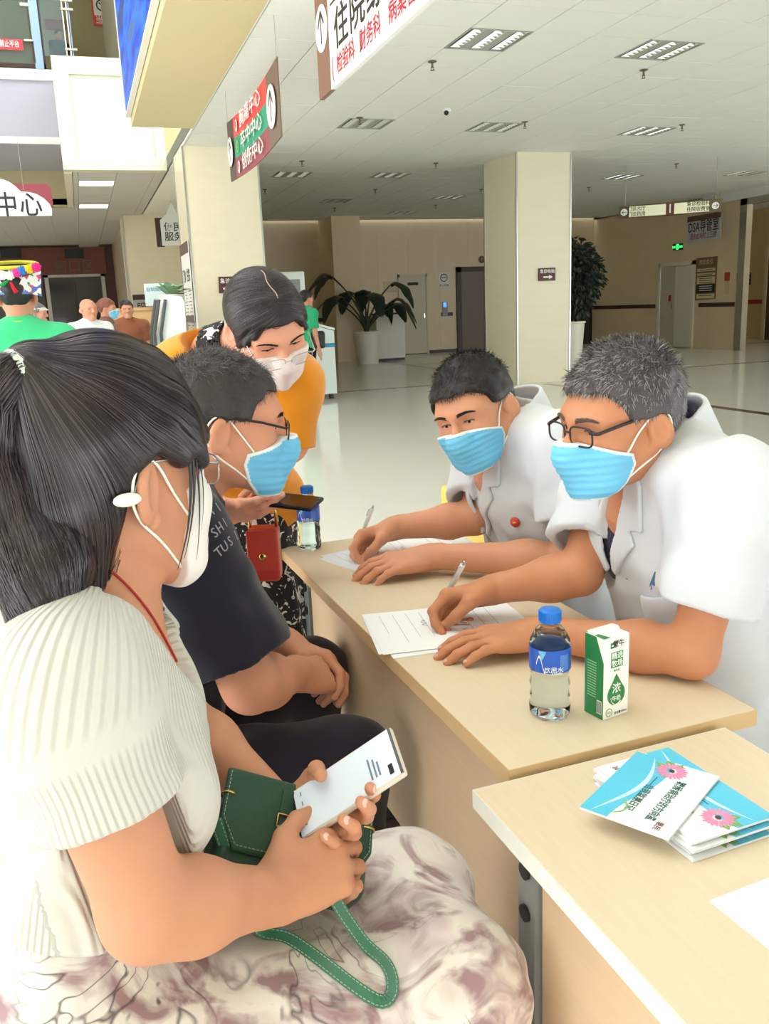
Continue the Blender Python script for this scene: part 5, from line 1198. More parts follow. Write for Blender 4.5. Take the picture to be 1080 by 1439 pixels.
n2 = noise(5, 2, 3.2); li = nt.nodes.new('ShaderNodeMath'); li.operation = 'SUBTRACT'; li.inputs[1].default_value = .5; nt.links.new(n2.outputs[0], li.inputs[0]); ab = nt.nodes.new('ShaderNodeMath'); ab.operation = 'ABSOLUTE'; nt.links.new(li.outputs[0], ab.inputs[0])
vein = ramp(ab.outputs[0], (.0, .9), (.02, 0.0)); gate = ramp(noise(6, 2).outputs[0], (.48, 0.0), (.6, 1.0)); gm = nt.nodes.new('ShaderNodeMath'); gm.operation = 'MULTIPLY'; nt.links.new(vein.outputs[0], gm.inputs[0]); nt.links.new(gate.outputs[0], gm.inputs[1])
ink = nt.nodes.new('ShaderNodeRGB'); ink.outputs[0].default_value = srgb(78, 62, 70)
nt.links.new(mixc(gm.outputs[0], c1, ink.outputs[0]), b.inputs['Base Color'])
hipR, hipL = A3(-.07, .84, .55), A3(-.07, 1.01, .55); knR, knL = A3(.335, .83, .52), A3(.335, .99, .54); akR, akL = A3(.31, .84, .09), A3(.31, .99, .09)
def skirt(p):
    d = su(.07, rc(hipR, knR, .115, .082), rc(hipL, knL, .115, .08), ell(pel+A3(0, 0, -.02), (.165, .19, .13)), ell(pel+A3(.01, 0, .09), (.118, .148, .15)))(p)
    dr = su(.06, rc(knR, A3(.33, .82, .14), .084, .12), rc(knL, A3(.32, 1.0, .14), .082, .12), rbox((.0, .92, .38), (.22, .16, .14), .06))(p); d = smin(d, dr, .05)
    d = d+.007*np.sin(p[..., 1]*46+p[..., 0]*10+2*np.sin(p[..., 0]*13))*np.clip((.62-p[..., 2])*5, 0, 1)+.006*wob(p, 34, 1)+.003*wob(p, 80, 2)
    return smax(d, .12-p[..., 2], .006)
sdf_obj('skirt', skirt, A3(-.35, .6, .1), A3(.5, 1.27, .8), .006, ms_, personw)
legs(personw, [A3(.31, .84, .3), A3(.31, .99, .3)], [A3(.31, .84, .2), A3(.31, .99, .2)], [akR, akL], SK_W, (.045, .043, .034), 'calves', h=.007, shoes=(mat('white_shoe', (236, 232, 226), .5), M_white), wr=0)
stool((-.13, .92, 0), 'wooden stool under the woman with the ponytail', 0, .43)
mask(personw, HO, RT, hfw, blue=False, ridge=True, m=mat('mask_cream_white', (240, 236, 232), .85, bump=.1, bscale=900), poly=[(.048, -.005), (.075, .012), (.11, .022), (.16, .01), (.165, -.06), (.125, -.135), (.06, -.122), (.05, -.08), (.052, -.04)])
gw = glasses(personw, HO, RT, mat('frame_silver', (170, 165, 162), .25, metal=.8), x=.112, z=.01, w=.026, h=.017, rr=.001, thick=.0028)
# hair: skull cap gathered into the tie, then the tail
TD = .85; tie = np.linalg.inv(RT)@(J(40, 518, TD)-HO)
capw = cap_sdf(True, 1.0, .017, [(-.16, -.105), (-.11, -.1), (-.07, -.075), (-.045, -.03), (-.03, .018), (.0, .038), (.04, .036), (.06, .04), (.085, .05), (.13, .055)], .012)
gather = su(.03, rc((-.05, -.01, .06), tie, .06, .017), rc((-.06, -.01, .0), tie, .05, .014))
fringe = su(.02, rc((.05, -.01, .115), (.092, -.04, .05), .026, .014), rc((.06, .03, .11), (.097, .02, .055), .024, .014), rc((.04, -.055, .085), (.07, -.07, .025), .02, .01), rc((.02, -.07, .06), (.035, -.078, .03), .016, .009))
nape = rc((-.07, -.02, -.02), (-.075, -.015, -.13), .052, .036)
hairw = lambda p: smin(smin(smin(capw(p), gather(p), .03), fringe(p), .02), nape(p), .03)
hairwb = wrinkle(hairw, .0012, 130, 2)
T = lambda X: np.asarray(X)@RT.T+HO
M_hw = mat('hair_brown_black', (38, 31, 34), .36, spec=.55); M_hw2 = mat('hair_brown_sheen', (74, 62, 66), .32, spec=.7)
V, Q = mesh_sdf(hairwb, (-.24, -.14, -.19), (.14, .13, .19), .0036)
hb = fast_mesh('hair', T(V), Q, M_hw, personw)
rng = np.random.default_rng(2); N_ = 5200
S_, nn = surf_samples(V, Q, N_, rng); K = 16; path = [S_+nn*.0004]; p = path[0].copy(); lift = rng.random((N_, 1))*.0022+.0003
for k in range(K-1):
    to = tie-p; L_ = np.linalg.norm(to, axis=1, keepdims=True); _, g = grad(hairw, p); dr = to/(L_+1e-6); dr = dr-g*(dr*g).sum(1, keepdims=True)*.9; dr /= np.linalg.norm(dr, axis=1, keepdims=True)+1e-6
    p = p+dr*np.minimum(.0085, L_*.5); d_, g = grad(hairw, p); p = p-g*(d_[:, None]-lift); path.append(p.copy())
path = np.stack(path, 1); gg = grad(hairw, path.reshape(-1, 3))[1]
gg = (gg@RT.T).reshape(N_, K, 3); pw = T(path.reshape(-1, 3)).reshape(N_, K, 3); sel = rng.random(N_) < .6
ribbons('hair_strands', pw[sel], gg[sel], .0011, M_hw, hb, False); ribbons('hair_strands', pw[~sel], gg[~sel], .0008, M_hw2, hb, False)
tail_pts = [J(40, 520, TD), J(12, 532, TD-.01), J(-14, 590, TD-.01), J(0, 690, TD), J(32, 780, TD), J(62, 855, TD-.01), J(85, 900, TD-.03)]
tail2 = [J(95, 640, TD+.05), J(90, 720, TD+.03), J(80, 800, TD+.0), J(70, 870, TD-.02)]
tf = wrinkle(su(.03, chain(tail_pts, [.013, .02, .028, .035, .036, .028, .01], .02), chain(tail2, [.02, .03, .03, .01], .02)), .003, 90, 3)
P_ = np.array(tail_pts+tail2); V2, Q2 = mesh_sdf(tf, P_.min(0)-.07, P_.max(0)+.07, .004); pt = fast_mesh('ponytail', V2, Q2, M_hw, hb)
Nt = 2600; S_, nn = surf_samples(V2, Q2, Nt, rng, lambda c: (c[:, 2] > P_[:, 2].min()+.06).astype(float)); p = S_.copy(); path = [p.copy()]; tdir = np.gradient(np.array(tail_pts), axis=0); tdir /= np.linalg.norm(tdir, axis=1, keepdims=True)
for k in range(11):
    j = np.argmin(np.linalg.norm(p[:, None]-np.array(tail_pts)[None], axis=-1), 1); dr = tdir[j]; p = p+dr*.011; d_, g = grad(tf, p); p = p-g*np.clip(d_-.001-.003*rng.random(Nt), -.01, .01)[:, None]; path.append(p.copy())
path = np.stack(path, 1); gg = grad(tf, path.reshape(-1, 3))[1].reshape(Nt, 12, 3); sel = rng.random(Nt) < .55
ribbons('hair_strands', path[sel], gg[sel], .0012, M_hw, pt); ribbons('hair_strands', path[~sel], gg[~sel], .0009, M_hw2, pt)
tR = unit(tail_pts[1]-tail_pts[0]); MB().tube([tail_pts[0]-tR*.006, tail_pts[0]-tR*.001, tail_pts[0]+tR*.011, tail_pts[0]+tR*.016], [.021, .0255, .0255, .021], 20).build('hair_tie', mat('tie_pale', (214, 220, 208), .5, bump=.6, bscale=300), hb, True)
# loose locks in front of the ear and wisps on the neck
for a_, b_, c_, w_ in (((.05, -.078, .05), (.058, -.082, -.01), (.03, -.083, -.075), .004), ((.056, -.076, .05), (.064, -.08, -.02), (.048, -.082, -.08), .003), ((.045, -.08, .045), (.05, -.084, -.03), (.018, -.085, -.085), .0025), ((.06, -.072, .05), (.075, -.076, .0), (.06, -.078, -.05), .0018)):
    t_ = np.linspace(0, 1, 12)[:, None]; cv = (1-t_)**2*A3(*a_)+2*t_*(1-t_)*A3(*b_)+t_**2*A3(*c_); MB().tube(T(cv), w_*np.linspace(1, .12, 12), 6, flat=.5).build('loose_lock', M_hw, hb, True)
n = 70; st = np.stack([rng.uniform(-.09, -.03, n), np.full(n, -.052), rng.uniform(-.1, -.05, n)], -1); wl = []
for k in range(6): wl.append(st+np.stack([-.004*k*np.ones(n)+rng.normal(0, .001, n)*k, -.002*np.ones(n), -.008*k-.0*np.ones(n)], -1))
ribbons('neck_wisps', T(np.stack(wl, 1).reshape(-1, 3)).reshape(n, 6, 3), np.repeat((np.tile(A3(0, -1, 0), (n, 1))@RT.T)[:, None], 6, 1), .0007, M_hw, hb)
MB().ell(T([(-.045, -.089, -.002)])[0], (.017, .006, .007), 12, 8, RT/np.linalg.norm(RT, axis=0)).build('ear_saver', M_loop, personw, True)
# --- bending woman in the orange top
SK_2 = skin_mat('skin_rosy', (232, 166, 138))
RT = head_rot(.236, -.97, .6, .22, .95, .86)
HO = J(331, 470, 1.87)+RT[:, 1]*.073
hf3 = head_sdf(True, .0028, 1.0)
nk = J(306, 500, 1.99); shR, shL = J(258, 525, 1.98), J(408, 540, 2.03); pel = J(340, 720, 2.28)
elR, wrR = J(246, 690, 2.0), J(296, 720, 1.87); elL, wrL = J(408, 625, 2.05), J(370, 640, 1.98)
armR = Arm(shR, elR, wrR, CR*.9-CF*.25+CU*.05, CU*-.75-CF*.5, 1, [(4, 18, 16), (4, 20, 18), (6, 24, 20), (8, 28, 20)], ((.012, .024, -.004), (.04, .048, .0), (.064, .05, .01), (.084, .042, .014)), .04, (.045, .036, .037, .025), .92)
armL = Arm(shL, elL, wrL, A3(-.2, -.8, -.3), A3(.8, 0, .5), -1, (15, 25, 15), None, .04, (.045, .036, .037, .025), .92)
hw = xfs(hf3, HO, RT)
d3 = merge(mesh_sdf(su(.03, hw, rc(HO+RT@A3(-.03, 0, -.045), nk, .045, .05), rc(nk, nk+A3(0, .02, -.08), .06, .07)), HO-A3(.2, .22, .3), HO+A3(.2, .26, .18), .0034), armL.mesh(.0045), armR.mesh(.0036))
person3 = fast_mesh('person', *d3, SK_2); tag(person3, 'woman in orange top and white mask bending over behind the seated man', 'person')
nails(armR, (0, 1, 2, 3), person3, MATS['nail_rose'])
M_or = cloth_mat('orange_knit', (238, 152, 30), .8, .3, 600, .4)
tshirt(person3, 'orange_top', M_or, shL, shR, elL, elR, nk, pel, (1.05, .95), (.066, .058), .105, .115, .92, .003, 6, hem=.02, bust=.04, h=.0062, neck_r=.058)
M_pat = mat('black_white_pattern', (30, 30, 34), .8, var=0); nt = M_pat.node_tree; b = nt.nodes['Principled BSDF']; tc = nt.nodes.new('ShaderNodeTexCoord'); vz_ = nt.nodes.new('ShaderNodeTexNoise'); vz_.inputs['Scale'].default_value = 38; vz_.inputs['Distortion'].default_value = 1.5
r_ = nt.nodes.new('ShaderNodeValToRGB'); r_.color_ramp.interpolation = 'CONSTANT'; r_.color_ramp.elements[0].color = srgb(34, 32, 36); r_.color_ramp.elements[1].position = .58; r_.color_ramp.elements[1].color = srgb(226, 222, 216)
nt.links.new(tc.outputs['Object'], vz_.inputs[0]); nt.links.new(vz_.outputs[0], r_.inputs[0]); nt.links.new(r_.outputs[0], b.inputs['Base Color'])
def dress(p):
    d = su(.05, ell(pel+A3(0, 0, .0), (.13, .16, .12)), rc(pel+A3(0, -.02, -.05), A3(pel[0]+.02, pel[1]-.03, .3), .13, .17), rc(pel+A3(0, 0, .0), nk+(pel-nk)*.35, .1, .1))(p)
    return smax(d+.007*np.sin(np.arctan2(p[..., 1]-pel[1], p[..., 0]-pel[0])*14)*np.clip((.85-p[..., 2])*3, 0, 1), .28-p[..., 2], .005)
sdf_obj('patterned_dress', dress, A3(pel[0]-.25, pel[1]-.35, .2), A3(pel[0]+.25, pel[1]+.25, 1.2), .0075, M_pat, person3)
legs(person3, [A3(pel[0]+.01, pel[1]-.1, .4), A3(pel[0]+.01, pel[1]+.04, .4)], [A3(pel[0]+.01, pel[1]-.1, .3), A3(pel[0]+.01, pel[1]+.04, .3)], [A3(pel[0], pel[1]-.1, .09), A3(pel[0], pel[1]+.04, .09)], SK_2, (.05, .05, .036), 'calves', h=.008, shoes=(M_black, M_dark), wr=0, fwd=(.2, -1))
sc_f = lambda p: smax(abs(su(.03, rc(HO+RT@A3(-.03, 0, -.07), nk, .05, .06))(p)-.008)-.004+.002*wob(p, 120), abs((p-nk)@unit(HO-nk)-.035)-.028, .004)
sdf_obj('neck_scarf', sc_f, nk-.12, nk+.14, .005, M_pat, person3)
face_parts(person3, HO, RT, hf3, (0, -.3), M_hblk, True, .005, eye_open=.0028)
mask(person3, HO, RT, hf3, blue=False, ridge=True, m=M_maskp, poly=[(.042, -.03), (.075, -.016), (.11, -.002), (.16, -.004), (.165, -.06), (.125, -.13), (.06, -.118), (.045, -.08), (.042, -.04)])
glasses(person3, HO, RT, mat('frame_rose_silver', (214, 196, 196), .25, metal=.8), x=.13, z=-.006, w=.026, h=.0155, rr=.0009, thick=.0022)
T = lambda X: np.asarray(X)@RT.T+HO
cap3 = cap_sdf(True, 1.0, .016, [(-.16, -.09), (-.1, -.085), (-.06, -.05), (-.035, .0), (.0, .03), (.035, .02), (.055, .045), (.066, .075), (.13, .085)], .004)
bang = su(.015, rc((.05, .004, .118), (.078, -.058, .05), .013, .008), rc((.045, -.02, .112), (.062, -.07, .02), .016, .009), rc((.03, -.05, .095), (.04, -.078, .0), .018, .008), rc((.05, .01, .118), (.078, .056, .055), .012, .007), rc((.045, .03, .11), (.06, .069, .025), .016, .008))
bun = su(.02, ell((-.12, -.0, -.02), (.04, .04, .045)), ell((-.14, -.02, -.05), (.03, .03, .035)))
h3 = lambda p: smin(smin(cap3(p), bang(p), .016), bun(p), .02)
V, Q = mesh_sdf(wrinkle(h3, .001, 120, 5), (-.2, -.13, -.13), (.14, .13, .17), .0038); hb3 = fast_mesh('hair', T(V), Q, M_hblk, person3)
N_ = 3200; S_, nn = surf_samples(V, Q, N_, rng); p = S_.copy(); path = [p.copy()]
for k in range(9):                        # combed from the parting down each side
    side_ = np.where(p[:, 1] > .006, 1, -1)[:, None]; dr = np.concatenate([-.55*np.ones((N_, 1)), side_*.5, -.8*np.ones((N_, 1))], 1); _, g = grad(h3, p); dr = dr-g*(dr*g).sum(1, keepdims=True); p = p+dr*.009; d_, g = grad(h3, p); p = p-g*np.clip(d_-.0012, -.008, .008)[:, None]; path.append(p.copy())
path = np.stack(path, 1); gg = (grad(h3, path.reshape(-1, 3))[1]@RT.T).reshape(N_, 10, 3); sel = rng.random(N_) < .6; pw = T(path.reshape(-1, 3)).reshape(N_, 10, 3)
ribbons('hair_strands', pw[sel], gg[sel], .0011, M_hblk, hb3, False); ribbons('hair_strands', pw[~sel], gg[~sel], .0009, M_hblk2, hb3, False)
pt_ = np.array([(.066-.1*u_, .004+.003*math.sin(u_*9), .2) for u_ in np.linspace(0, 1, 14)])
for _ in range(40): pt_[:, 2] -= np.clip(h3(pt_.astype(F32)), -.02, .02)*.8
pt_[:, 2] += .0012; pv_ = np.stack([pt_+A3(0, -.0011, 0), pt_+A3(0, .0011, 0)], 1).reshape(-1, 3); me_obj('hair_parting', T(pv_), [(2*i, 2*i+1, 2*i+3, 2*i+2) for i in range(13)], mat('scalp_pale', (196, 160, 140), .6), hb3, True)
# --- people farther off
def bystander(label, hp, d, face, skin, hairm, top, bottom, female=False, z0=0, pitch=0, maskc=None, capc=None, hs=.97, arms='down', h=.011, legs_on=True, shoes=None, stride=0, bald=False):
    R_ = head_rot(face[0], face[1], pitch, 0, hs); ho = J(*hp, d); u = unit([face[0], face[1], 0]); l = A3(-u[1], u[0], 0); hf = head_sdf(female, .004)
    nk = ho-u*.02+A3(0, 0, -.14); w = .17 if female else .2; sL, sR = nk+l*w+A3(0, 0, -.06), nk-l*w+A3(0, 0, -.06); H = nk[2]-z0; pel = A3(nk[0], nk[1], z0+H*.6)-u*.02
    eL, eR = sL+A3(0, 0, -H*.2)+l*.03, sR+A3(0, 0, -H*.2)-l*.03; wL, wR = eL+A3(0, 0, -H*.17)+u*.05, eR+A3(0, 0, -H*.17)+u*.05
    if arms == 'front': wL, wR = eL+u*.2+A3(0, 0, .02)-l*.06, eR+u*.2+A3(0, 0, .02)+l*.06
    f = su(.03, xfs(hf, ho, R_), rc(ho+R_@A3(-.025, 0, -.05), nk, .05, .055)); parts = [mesh_sdf(f, ho-.26, ho+.2, max(.0042, h*.6))]
    for a in ((sL, eL, wL), (sR, eR, wR)):
        hd = unit(a[2]-a[1]); g = su(.02, rc(a[0], a[1], .045, .036), rc(a[1], a[2], .036, .026), rc(a[2], a[2]+hd*.07, .026, .03), rc(a[2]+hd*.06, a[2]+hd*.15, .024, .012)); P_ = np.array([a[0], a[1], a[2], a[2]+hd*.16]); parts.append(mesh_sdf(g, P_.min(0)-.07, P_.max(0)+.07, h))
    pr_ = fast_mesh('person', *merge(*parts), skin); tag(pr_, label, 'person')
    f0, Rt, q, HH = torso(sL, sR, nk, pel, .11, .11, .95)
    def shirt(p):
        x = f0(p)-.012
        for a, c in ((sL, eL), (sR, eR)): dd = unit(c-a); e = a+(c-a)*.75; x = smin(x, smax(rc(a, e+dd*.05, .065, .062)(p), (p-e)@dd, .005), .03)
        return smax(x+.003*wob(p, 40), -(p[..., 2]-pel[2]+.06), .005)
    P_ = np.array([sL, sR, eL, eR, nk, pel]); sdf_obj('shirt', shirt, P_.min(0)-.15, P_.max(0)+.13, h, top, pr_)
    if legs_on:
        hp_ = [pel+l*.09, pel-l*.09]; kn = [pel+l*.1+A3(0, 0, -(pel[2]-z0)*.48)+u*stride*.5, pel-l*.1+A3(0, 0, -(pel[2]-z0)*.48)-u*stride*.3]; an = [A3(*(pel+l*.1+u*stride)[:2], z0+.09), A3(*(pel-l*.1-u*stride)[:2], z0+.09)]
        legs(pr_, hp_, kn, an, bottom, (.085, .066, .055), pel=pel, h=max(h, .009), shoes=shoes if z0 == 0 else None, fwd=tuple(u[:2]))
    if not bald:
        hl = [(-.14, -.09), (-.06, -.05), (-.03, .02), (.03, .03), (.06, .06), (.13, .07)] if female else HL_M
        V, Q = mesh_sdf(wrinkle(cap_sdf(female, 1.0, .014, hl, .006), .003, 120, 1), (-.16, -.13, -.12), (.14, .13, .19), .005); fast_mesh('hair', V@R_.T+ho, Q, hairm, pr_)
    if maskc is not None: mask(pr_, ho, R_, hf, blue=True, loops=())
    return pr_, ho, R_, nk, u, l
SKB = skin_mat('skin_far', (208, 150, 122)); M_gr = cloth_mat('green_shirt', (70, 205, 140), .8); M_ly = cloth_mat('lime_collar', (196, 214, 40), .8); M_gy = cloth_mat('grey_jacket', (116, 122, 122), .85); M_bt = cloth_mat('black_trousers_far', (28, 28, 34), .85)
# green-shirted visitor with the embroidered hat, back turned
pg, ho, R_, nk, u, l = bystander('person seen from behind in green shirt and embroidered ethnic hat', (24, 418), 3.9, (.1, .99), SKB, M_hblk, M_gr, M_bt, True, h=.008, shoes=(M_black, M_dark))
sdf_obj('lime_collar', lambda p: smax(abs(rc(nk+A3(0, 0, -.03), nk+A3(0, 0, .05), .078, .064)(p))-.006, abs(p[..., 2]-nk[2]-.012)-.028, .004), nk-.14, nk+.14, .005, M_ly, pg)
em = mat('hat_embroidery', (220, 222, 226), .8); nt = em.node_tree; b = nt.nodes['Principled BSDF']; tc = nt.nodes.new('ShaderNodeTexCoord'); wv = nt.nodes.new('ShaderNodeTexVoronoi'); wv.inputs['Scale'].default_value = 55
r_ = nt.nodes.new('ShaderNodeValToRGB'); r_.color_ramp.interpolation = 'CONSTANT'; e = r_.color_ramp.elements; e[0].color = srgb(232, 232, 230); e[1].position = .85; e[1].color = srgb(60, 150, 90)
for p_, c_ in ((.35, (90, 110, 190)), (.5, (230, 232, 230)), (.68, (205, 80, 120))): x_ = e.new(p_); x_.color = srgb(*c_)
sp_ = nt.nodes.new('ShaderNodeSeparateColor'); nt.links.new(tc.outputs['Object'], wv.inputs[0]); nt.links.new(wv.outputs['Color'], sp_.inputs[0]); nt.links.new(sp_.outputs[0], r_.inputs[0]); nt.links.new(r_.outputs[0], b.inputs['Base Color'])
hat = thing('embroidered_hat', None, None, parent=pg)
Tm = lambda X: np.asarray(X)@R_.T+ho
b_ = MB()
for k in range(28):                       # flared crown wall
    a = 2*math.pi*k/28
b_.lathe([(.088, .02), (.092, .05), (.098, .09), (.102, .125), (.094, .13), (.088, .09), (.082, .05)], (-.01, 0, 0), 32); b_.v = [tuple(v) for v in Tm(b_.v)]; b_.build('crown', em, hat, True)
b_ = MB().lathe([(.0, .1), (.05, .1), (.094, .09)], (-.01, 0, 0), 28); b_.v = [tuple(v) for v in Tm(b_.v)]; b_.build('crown_top', M_black, hat, True)
b_ = MB().tube([(-.01+.105*math.cos(a), .105*math.sin(a), .155+.02*math.cos(a)) for a in np.linspace(0, 2*math.pi, 40)], .012, 8, caps=False, flat=.7); b_.v = [tuple(v) for v in Tm(b_.v)]; b_.build('yellow_ring', mat('ring_yellow', (206, 204, 40), .6), hat, True)
b_ = MB().lathe([(.1, .012), (.104, .02), (.1, .03), (.09, .03)], (-.01, 0, 0), 32); b_.v = [tuple(v) for v in Tm(b_.v)]; b_.build('blue_brim', mat('brim_blue', (96, 130, 180), .7, var=.5, vscale=60), hat, True)
for sgn in (-1, 1):                       # upturned embroidered flaps on both sides
    b_ = MB().prism([(-.105, sgn*.02, .03), (-.06, sgn*.115, .0), (-.055, sgn*.125, .12), (-.1, sgn*.05, .09)], (0, 0, 0), (-.008, 0, 0)); b_.v = [tuple(v) for v in Tm(b_.v)]; b_.build('side_flap', em, hat)
for k, (y, z, c) in enumerate(((-.0, .1, (245, 244, 240)), (-.03, .112, (225, 60, 150)), (-.055, .12, (40, 120, 200)), (-.085, .128, (236, 190, 40)), (-.115, .134, (230, 40, 130)), (.03, .1, (240, 240, 240)))):
    f_ = wrinkle(sph((-.115, y, z), .021), .004, 420, k); V, Q = mesh_sdf(f_, A3(-.145, y-.03, z-.03), A3(-.085, y+.03, z+.03), .0028); fast_mesh('pompom', Tm(V), Q, mat('pompom_%d' % k, c, .9), hat)
b_ = MB().tube([(-.115, -.0, .07), (-.12, -.01, .04), (-.12, -.02, .02)], [.006, .008, .012], 8); b_.v = [tuple(v) for v in Tm(b_.v)]; b_.build('red_tassel', mat('tassel_red', (206, 30, 50), .8), hat, True)
b_ = MB().tube([(-.112, .0, .085), (-.12, .03, .06), (-.118, .05, .055)], [.005, .009, .006], 8); b_.v = [tuple(v) for v in Tm(b_.v)]; b_.build('green_ribbon', mat('ribbon_green', (40, 150, 70), .8), hat, True)
# visitors near the service desk
pc_, ho, R_, *_ = bystander('man in pale flat cap and grey jacket near the dark entrance', (52, 442), 9.6, (.95, -.2), SKB, mat('hair_grey_far', (110, 106, 104), .6), M_gy, M_bt, shoes=(M_black, M_dark), h=.014)
fc = su(.02, ell((-.005, 0, .062), (.112, .088, .05)), ell((.09, 0, .05), (.045, .06, .012))); V, Q = mesh_sdf(inter(.004, fc, lambda p: .035-p[..., 2]), (-.15, -.12, 0), (.16, .12, .15), .006); fast_mesh('flat_cap', V@R_.T+ho, Q, mat('cap_pale', (206, 202, 196), .8), pc_)
bystander('balding man with a white collar by the service desk', (124, 436), 9.2, (.5, -.85), SKB, mat('hair_grey_far', 0), cloth_mat('white_shirt_far', (236, 238, 238)), M_bt, shoes=(M_black, M_dark), h=.014, bald=True)
pb_, ho, R_, *_ = bystander('woman with auburn bun and blue mask near the service desk', (150, 435), 10.3, (.97, -.2), SKB, mat('hair_auburn', (128, 76, 60), .5), cloth_mat('brown_top', (120, 84, 70)), M_bt, True, maskc=1, shoes=(M_black, M_dark), h=.014)
V, Q = mesh_sdf(wrinkle(ell((-.11, .0, .05), (.04, .045, .04)), .005, 150), (-.17, -.07, -.02), (-.05, .07, .12), .006); fast_mesh('hair_bun', V@R_.T+ho, Q, MATS['hair_auburn'], pb_)
bystander('dark-haired person facing the camera beside the service desk', (178, 436), 11.3, (.1, -.99), SKB, M_hblk, cloth_mat('rust_top', (150, 92, 66)), M_bt, shoes=(M_black, M_dark), h=.014)
# far visitor walking with a waist bag
dg_ = 12.35
pv, ho, R_, nk, u, l = bystander('standing far woman in green shirt, black trousers and pink sneakers', (430, 421), dg_, (.9, .35), SKB, M_hblk, cloth_mat('green_tee_far', (48, 170, 120)), M_bt, True, h=.012, shoes=(mat('sneaker_pink', (206, 150, 140), .6), M_white), stride=.06)
sdf_obj('waist_bag', wrinkle(rbox(nk+A3(.12, -.12, -.42), (.1, .07, .12), .04), .004, 50), nk+A3(-.1, -.35, -.62), nk+A3(.35, .1, -.2), .011, M_black, pv)
# man behind the glass on the upper floor
dz = at(85, 78, 'Y', 19)[2]
bystander('man in dark shirt behind the glass on the upper floor', (83, 50), np.linalg.norm([0])+19.6, (.6, -.8), SKB, M_hblk, cloth_mat('dark_tee_far', (40, 50, 70)), M_bt, z0=zs1, h=.018)
# ---------------------------------------------------------------- things on and around the tables
M_pet = mat('clear_pet', (240, 248, 250), .03, trans=1, ior=1.12, spec=.5); M_water = mat('water', (235, 245, 248), .0, trans=1, ior=1.2)
def bottle(px, py, label, H=.158, r=.0295, rz=0, top=TZ):
    q = at(px, py, 'Z', top); t = thing('water_bottle', label, 'bottle', (q[0], q[1], top), rz, 'water bottles on the table'); k = H/.158
    prof = [(0, .002), (.02, .002), (.026, .0), (.029, .006), (.0295, .018), (.0272, .024), (.0285, .032), (.0272, .04), (.0288, .05), (.027, .058), (.0268, .064), (.0292, .072), (.0292, .108), (.0275, .116), (.022, .127), (.0145, .136), (.0128, .14), (.0128, .146)]
    MB().lathe([(a*r/.0295, b*k) for a, b in prof], n=40).build('body', M_pet, t, True)
    wl = [(a*r/.0295-.0008 if a else 0, b*k+.0006) for a, b in prof if b < .122]; wl.append((0, wl[-1][1])); MB().lathe(wl, n=40).build('water', M_water, t, True)
    MB().lathe([(.0297*r/.0295, .0735*k), (.0297*r/.0295, .107*k)], n=40).build('label_band', mat('label_blue', (44, 92, 190), .35, var=.15, vscale=80), t, True)
    g = MB()
    for i in range(3): a = math.radians(-60+i*120)
    for a0, c, z0, z1, w in ((-.55, 'label_sky', .092, .106, .35), (.55, 'label_pale', .076, .1, .5)):
        V = []; n = 8
        for i in range(n+1):
            a = -math.pi/2+a0-w/2+w*i/n; V += [(.0301*math.cos(a)*r/.0295, .0301*math.sin(a)*r/.0295, z0*k+(.0 if c == 'label_pale' else .012*abs(i-n/2)/(n/2))), (.0301*math.cos(a)*r/.0295, .0301*math.sin(a)*r/.0295, z1*k)]
        me_obj('label_patch', V, [(2*i, 2*i+2, 2*i+3, 2*i+1) for i in range(n)], mat(c, (120, 190, 235) if c == 'label_sky' else (84, 128, 206), .35, var=.3, vscale=400), t, True)
    V = []; n = 8
    text('label_lettering', '饮用水', .009, frame((.0, -.0303*r/.0295, .079*k), (1, 0, 0), (0, -1, 0)), M_txtw, t, ext=.0001)
    text('label_lettering', '350ml', .006, frame((.004, -.0303*r/.0295, .0735*k+.0005), (1, 0, 0), (0, -1, 0)), M_txtw, t, ext=.0001)
    sw = MB()
    for i in range(9): a = -math.pi/2-.85+.05*i; sw.add([(.0303*math.cos(a), .0303*math.sin(a), (.084+.012*math.sin(i*.5))*k), (.0303*math.cos(a+.05), .0303*math.sin(a+.05), (.084+.012*math.sin(i*.5+.5))*k), (.0303*math.cos(a+.05), .0303*math.sin(a+.05), (.0875+.012*math.sin(i*.5+.5))*k), (.0303*math.cos(a), .0303*math.sin(a), (.0875+.012*math.sin(i*.5))*k)], [(0, 1, 2, 3)])
    sw.build('label_swoosh', M_txtw, t)
    cp = [(0, .159*k), (.0135, .159*k), (.0152, .157*k), (.0155, .142*k), (.0145, .1405*k)]; mc = mat('cap_blue', (30, 120, 215), .35)
    c = MB().lathe(cp, n=40); c.build('cap', mc, t, True)
    rg = MB()
    for i in range(36): a = 2*math.pi*i/36; rg.box((.0153, -.0006, .143*k), (.0162, .0006, .1565*k)); V_ = np.array(rg.v[-8:]); R3 = np.array(Matrix.Rotation(a, 3, 'Z')); rg.v[-8:] = [tuple(x) for x in V_@R3.T]
    rg.build('cap_ridges', mc, t); MB().lathe([(.0142, .136*k), (.0148, .1365*k), (.0148, .139*k), (.0142, .1395*k)], n=32).build('neck_ring', mc if False else M_pet, t, True)
    return t
bottle(772, 1002, 'blue-capped water bottle beside the milk carton', .158, .0295, math.atan2(CR[1], CR[0]))
bottle(436, 770, 'blue-capped water bottle at the far corner of the table', .158, .0285, math.atan2(CR[1], CR[0]))
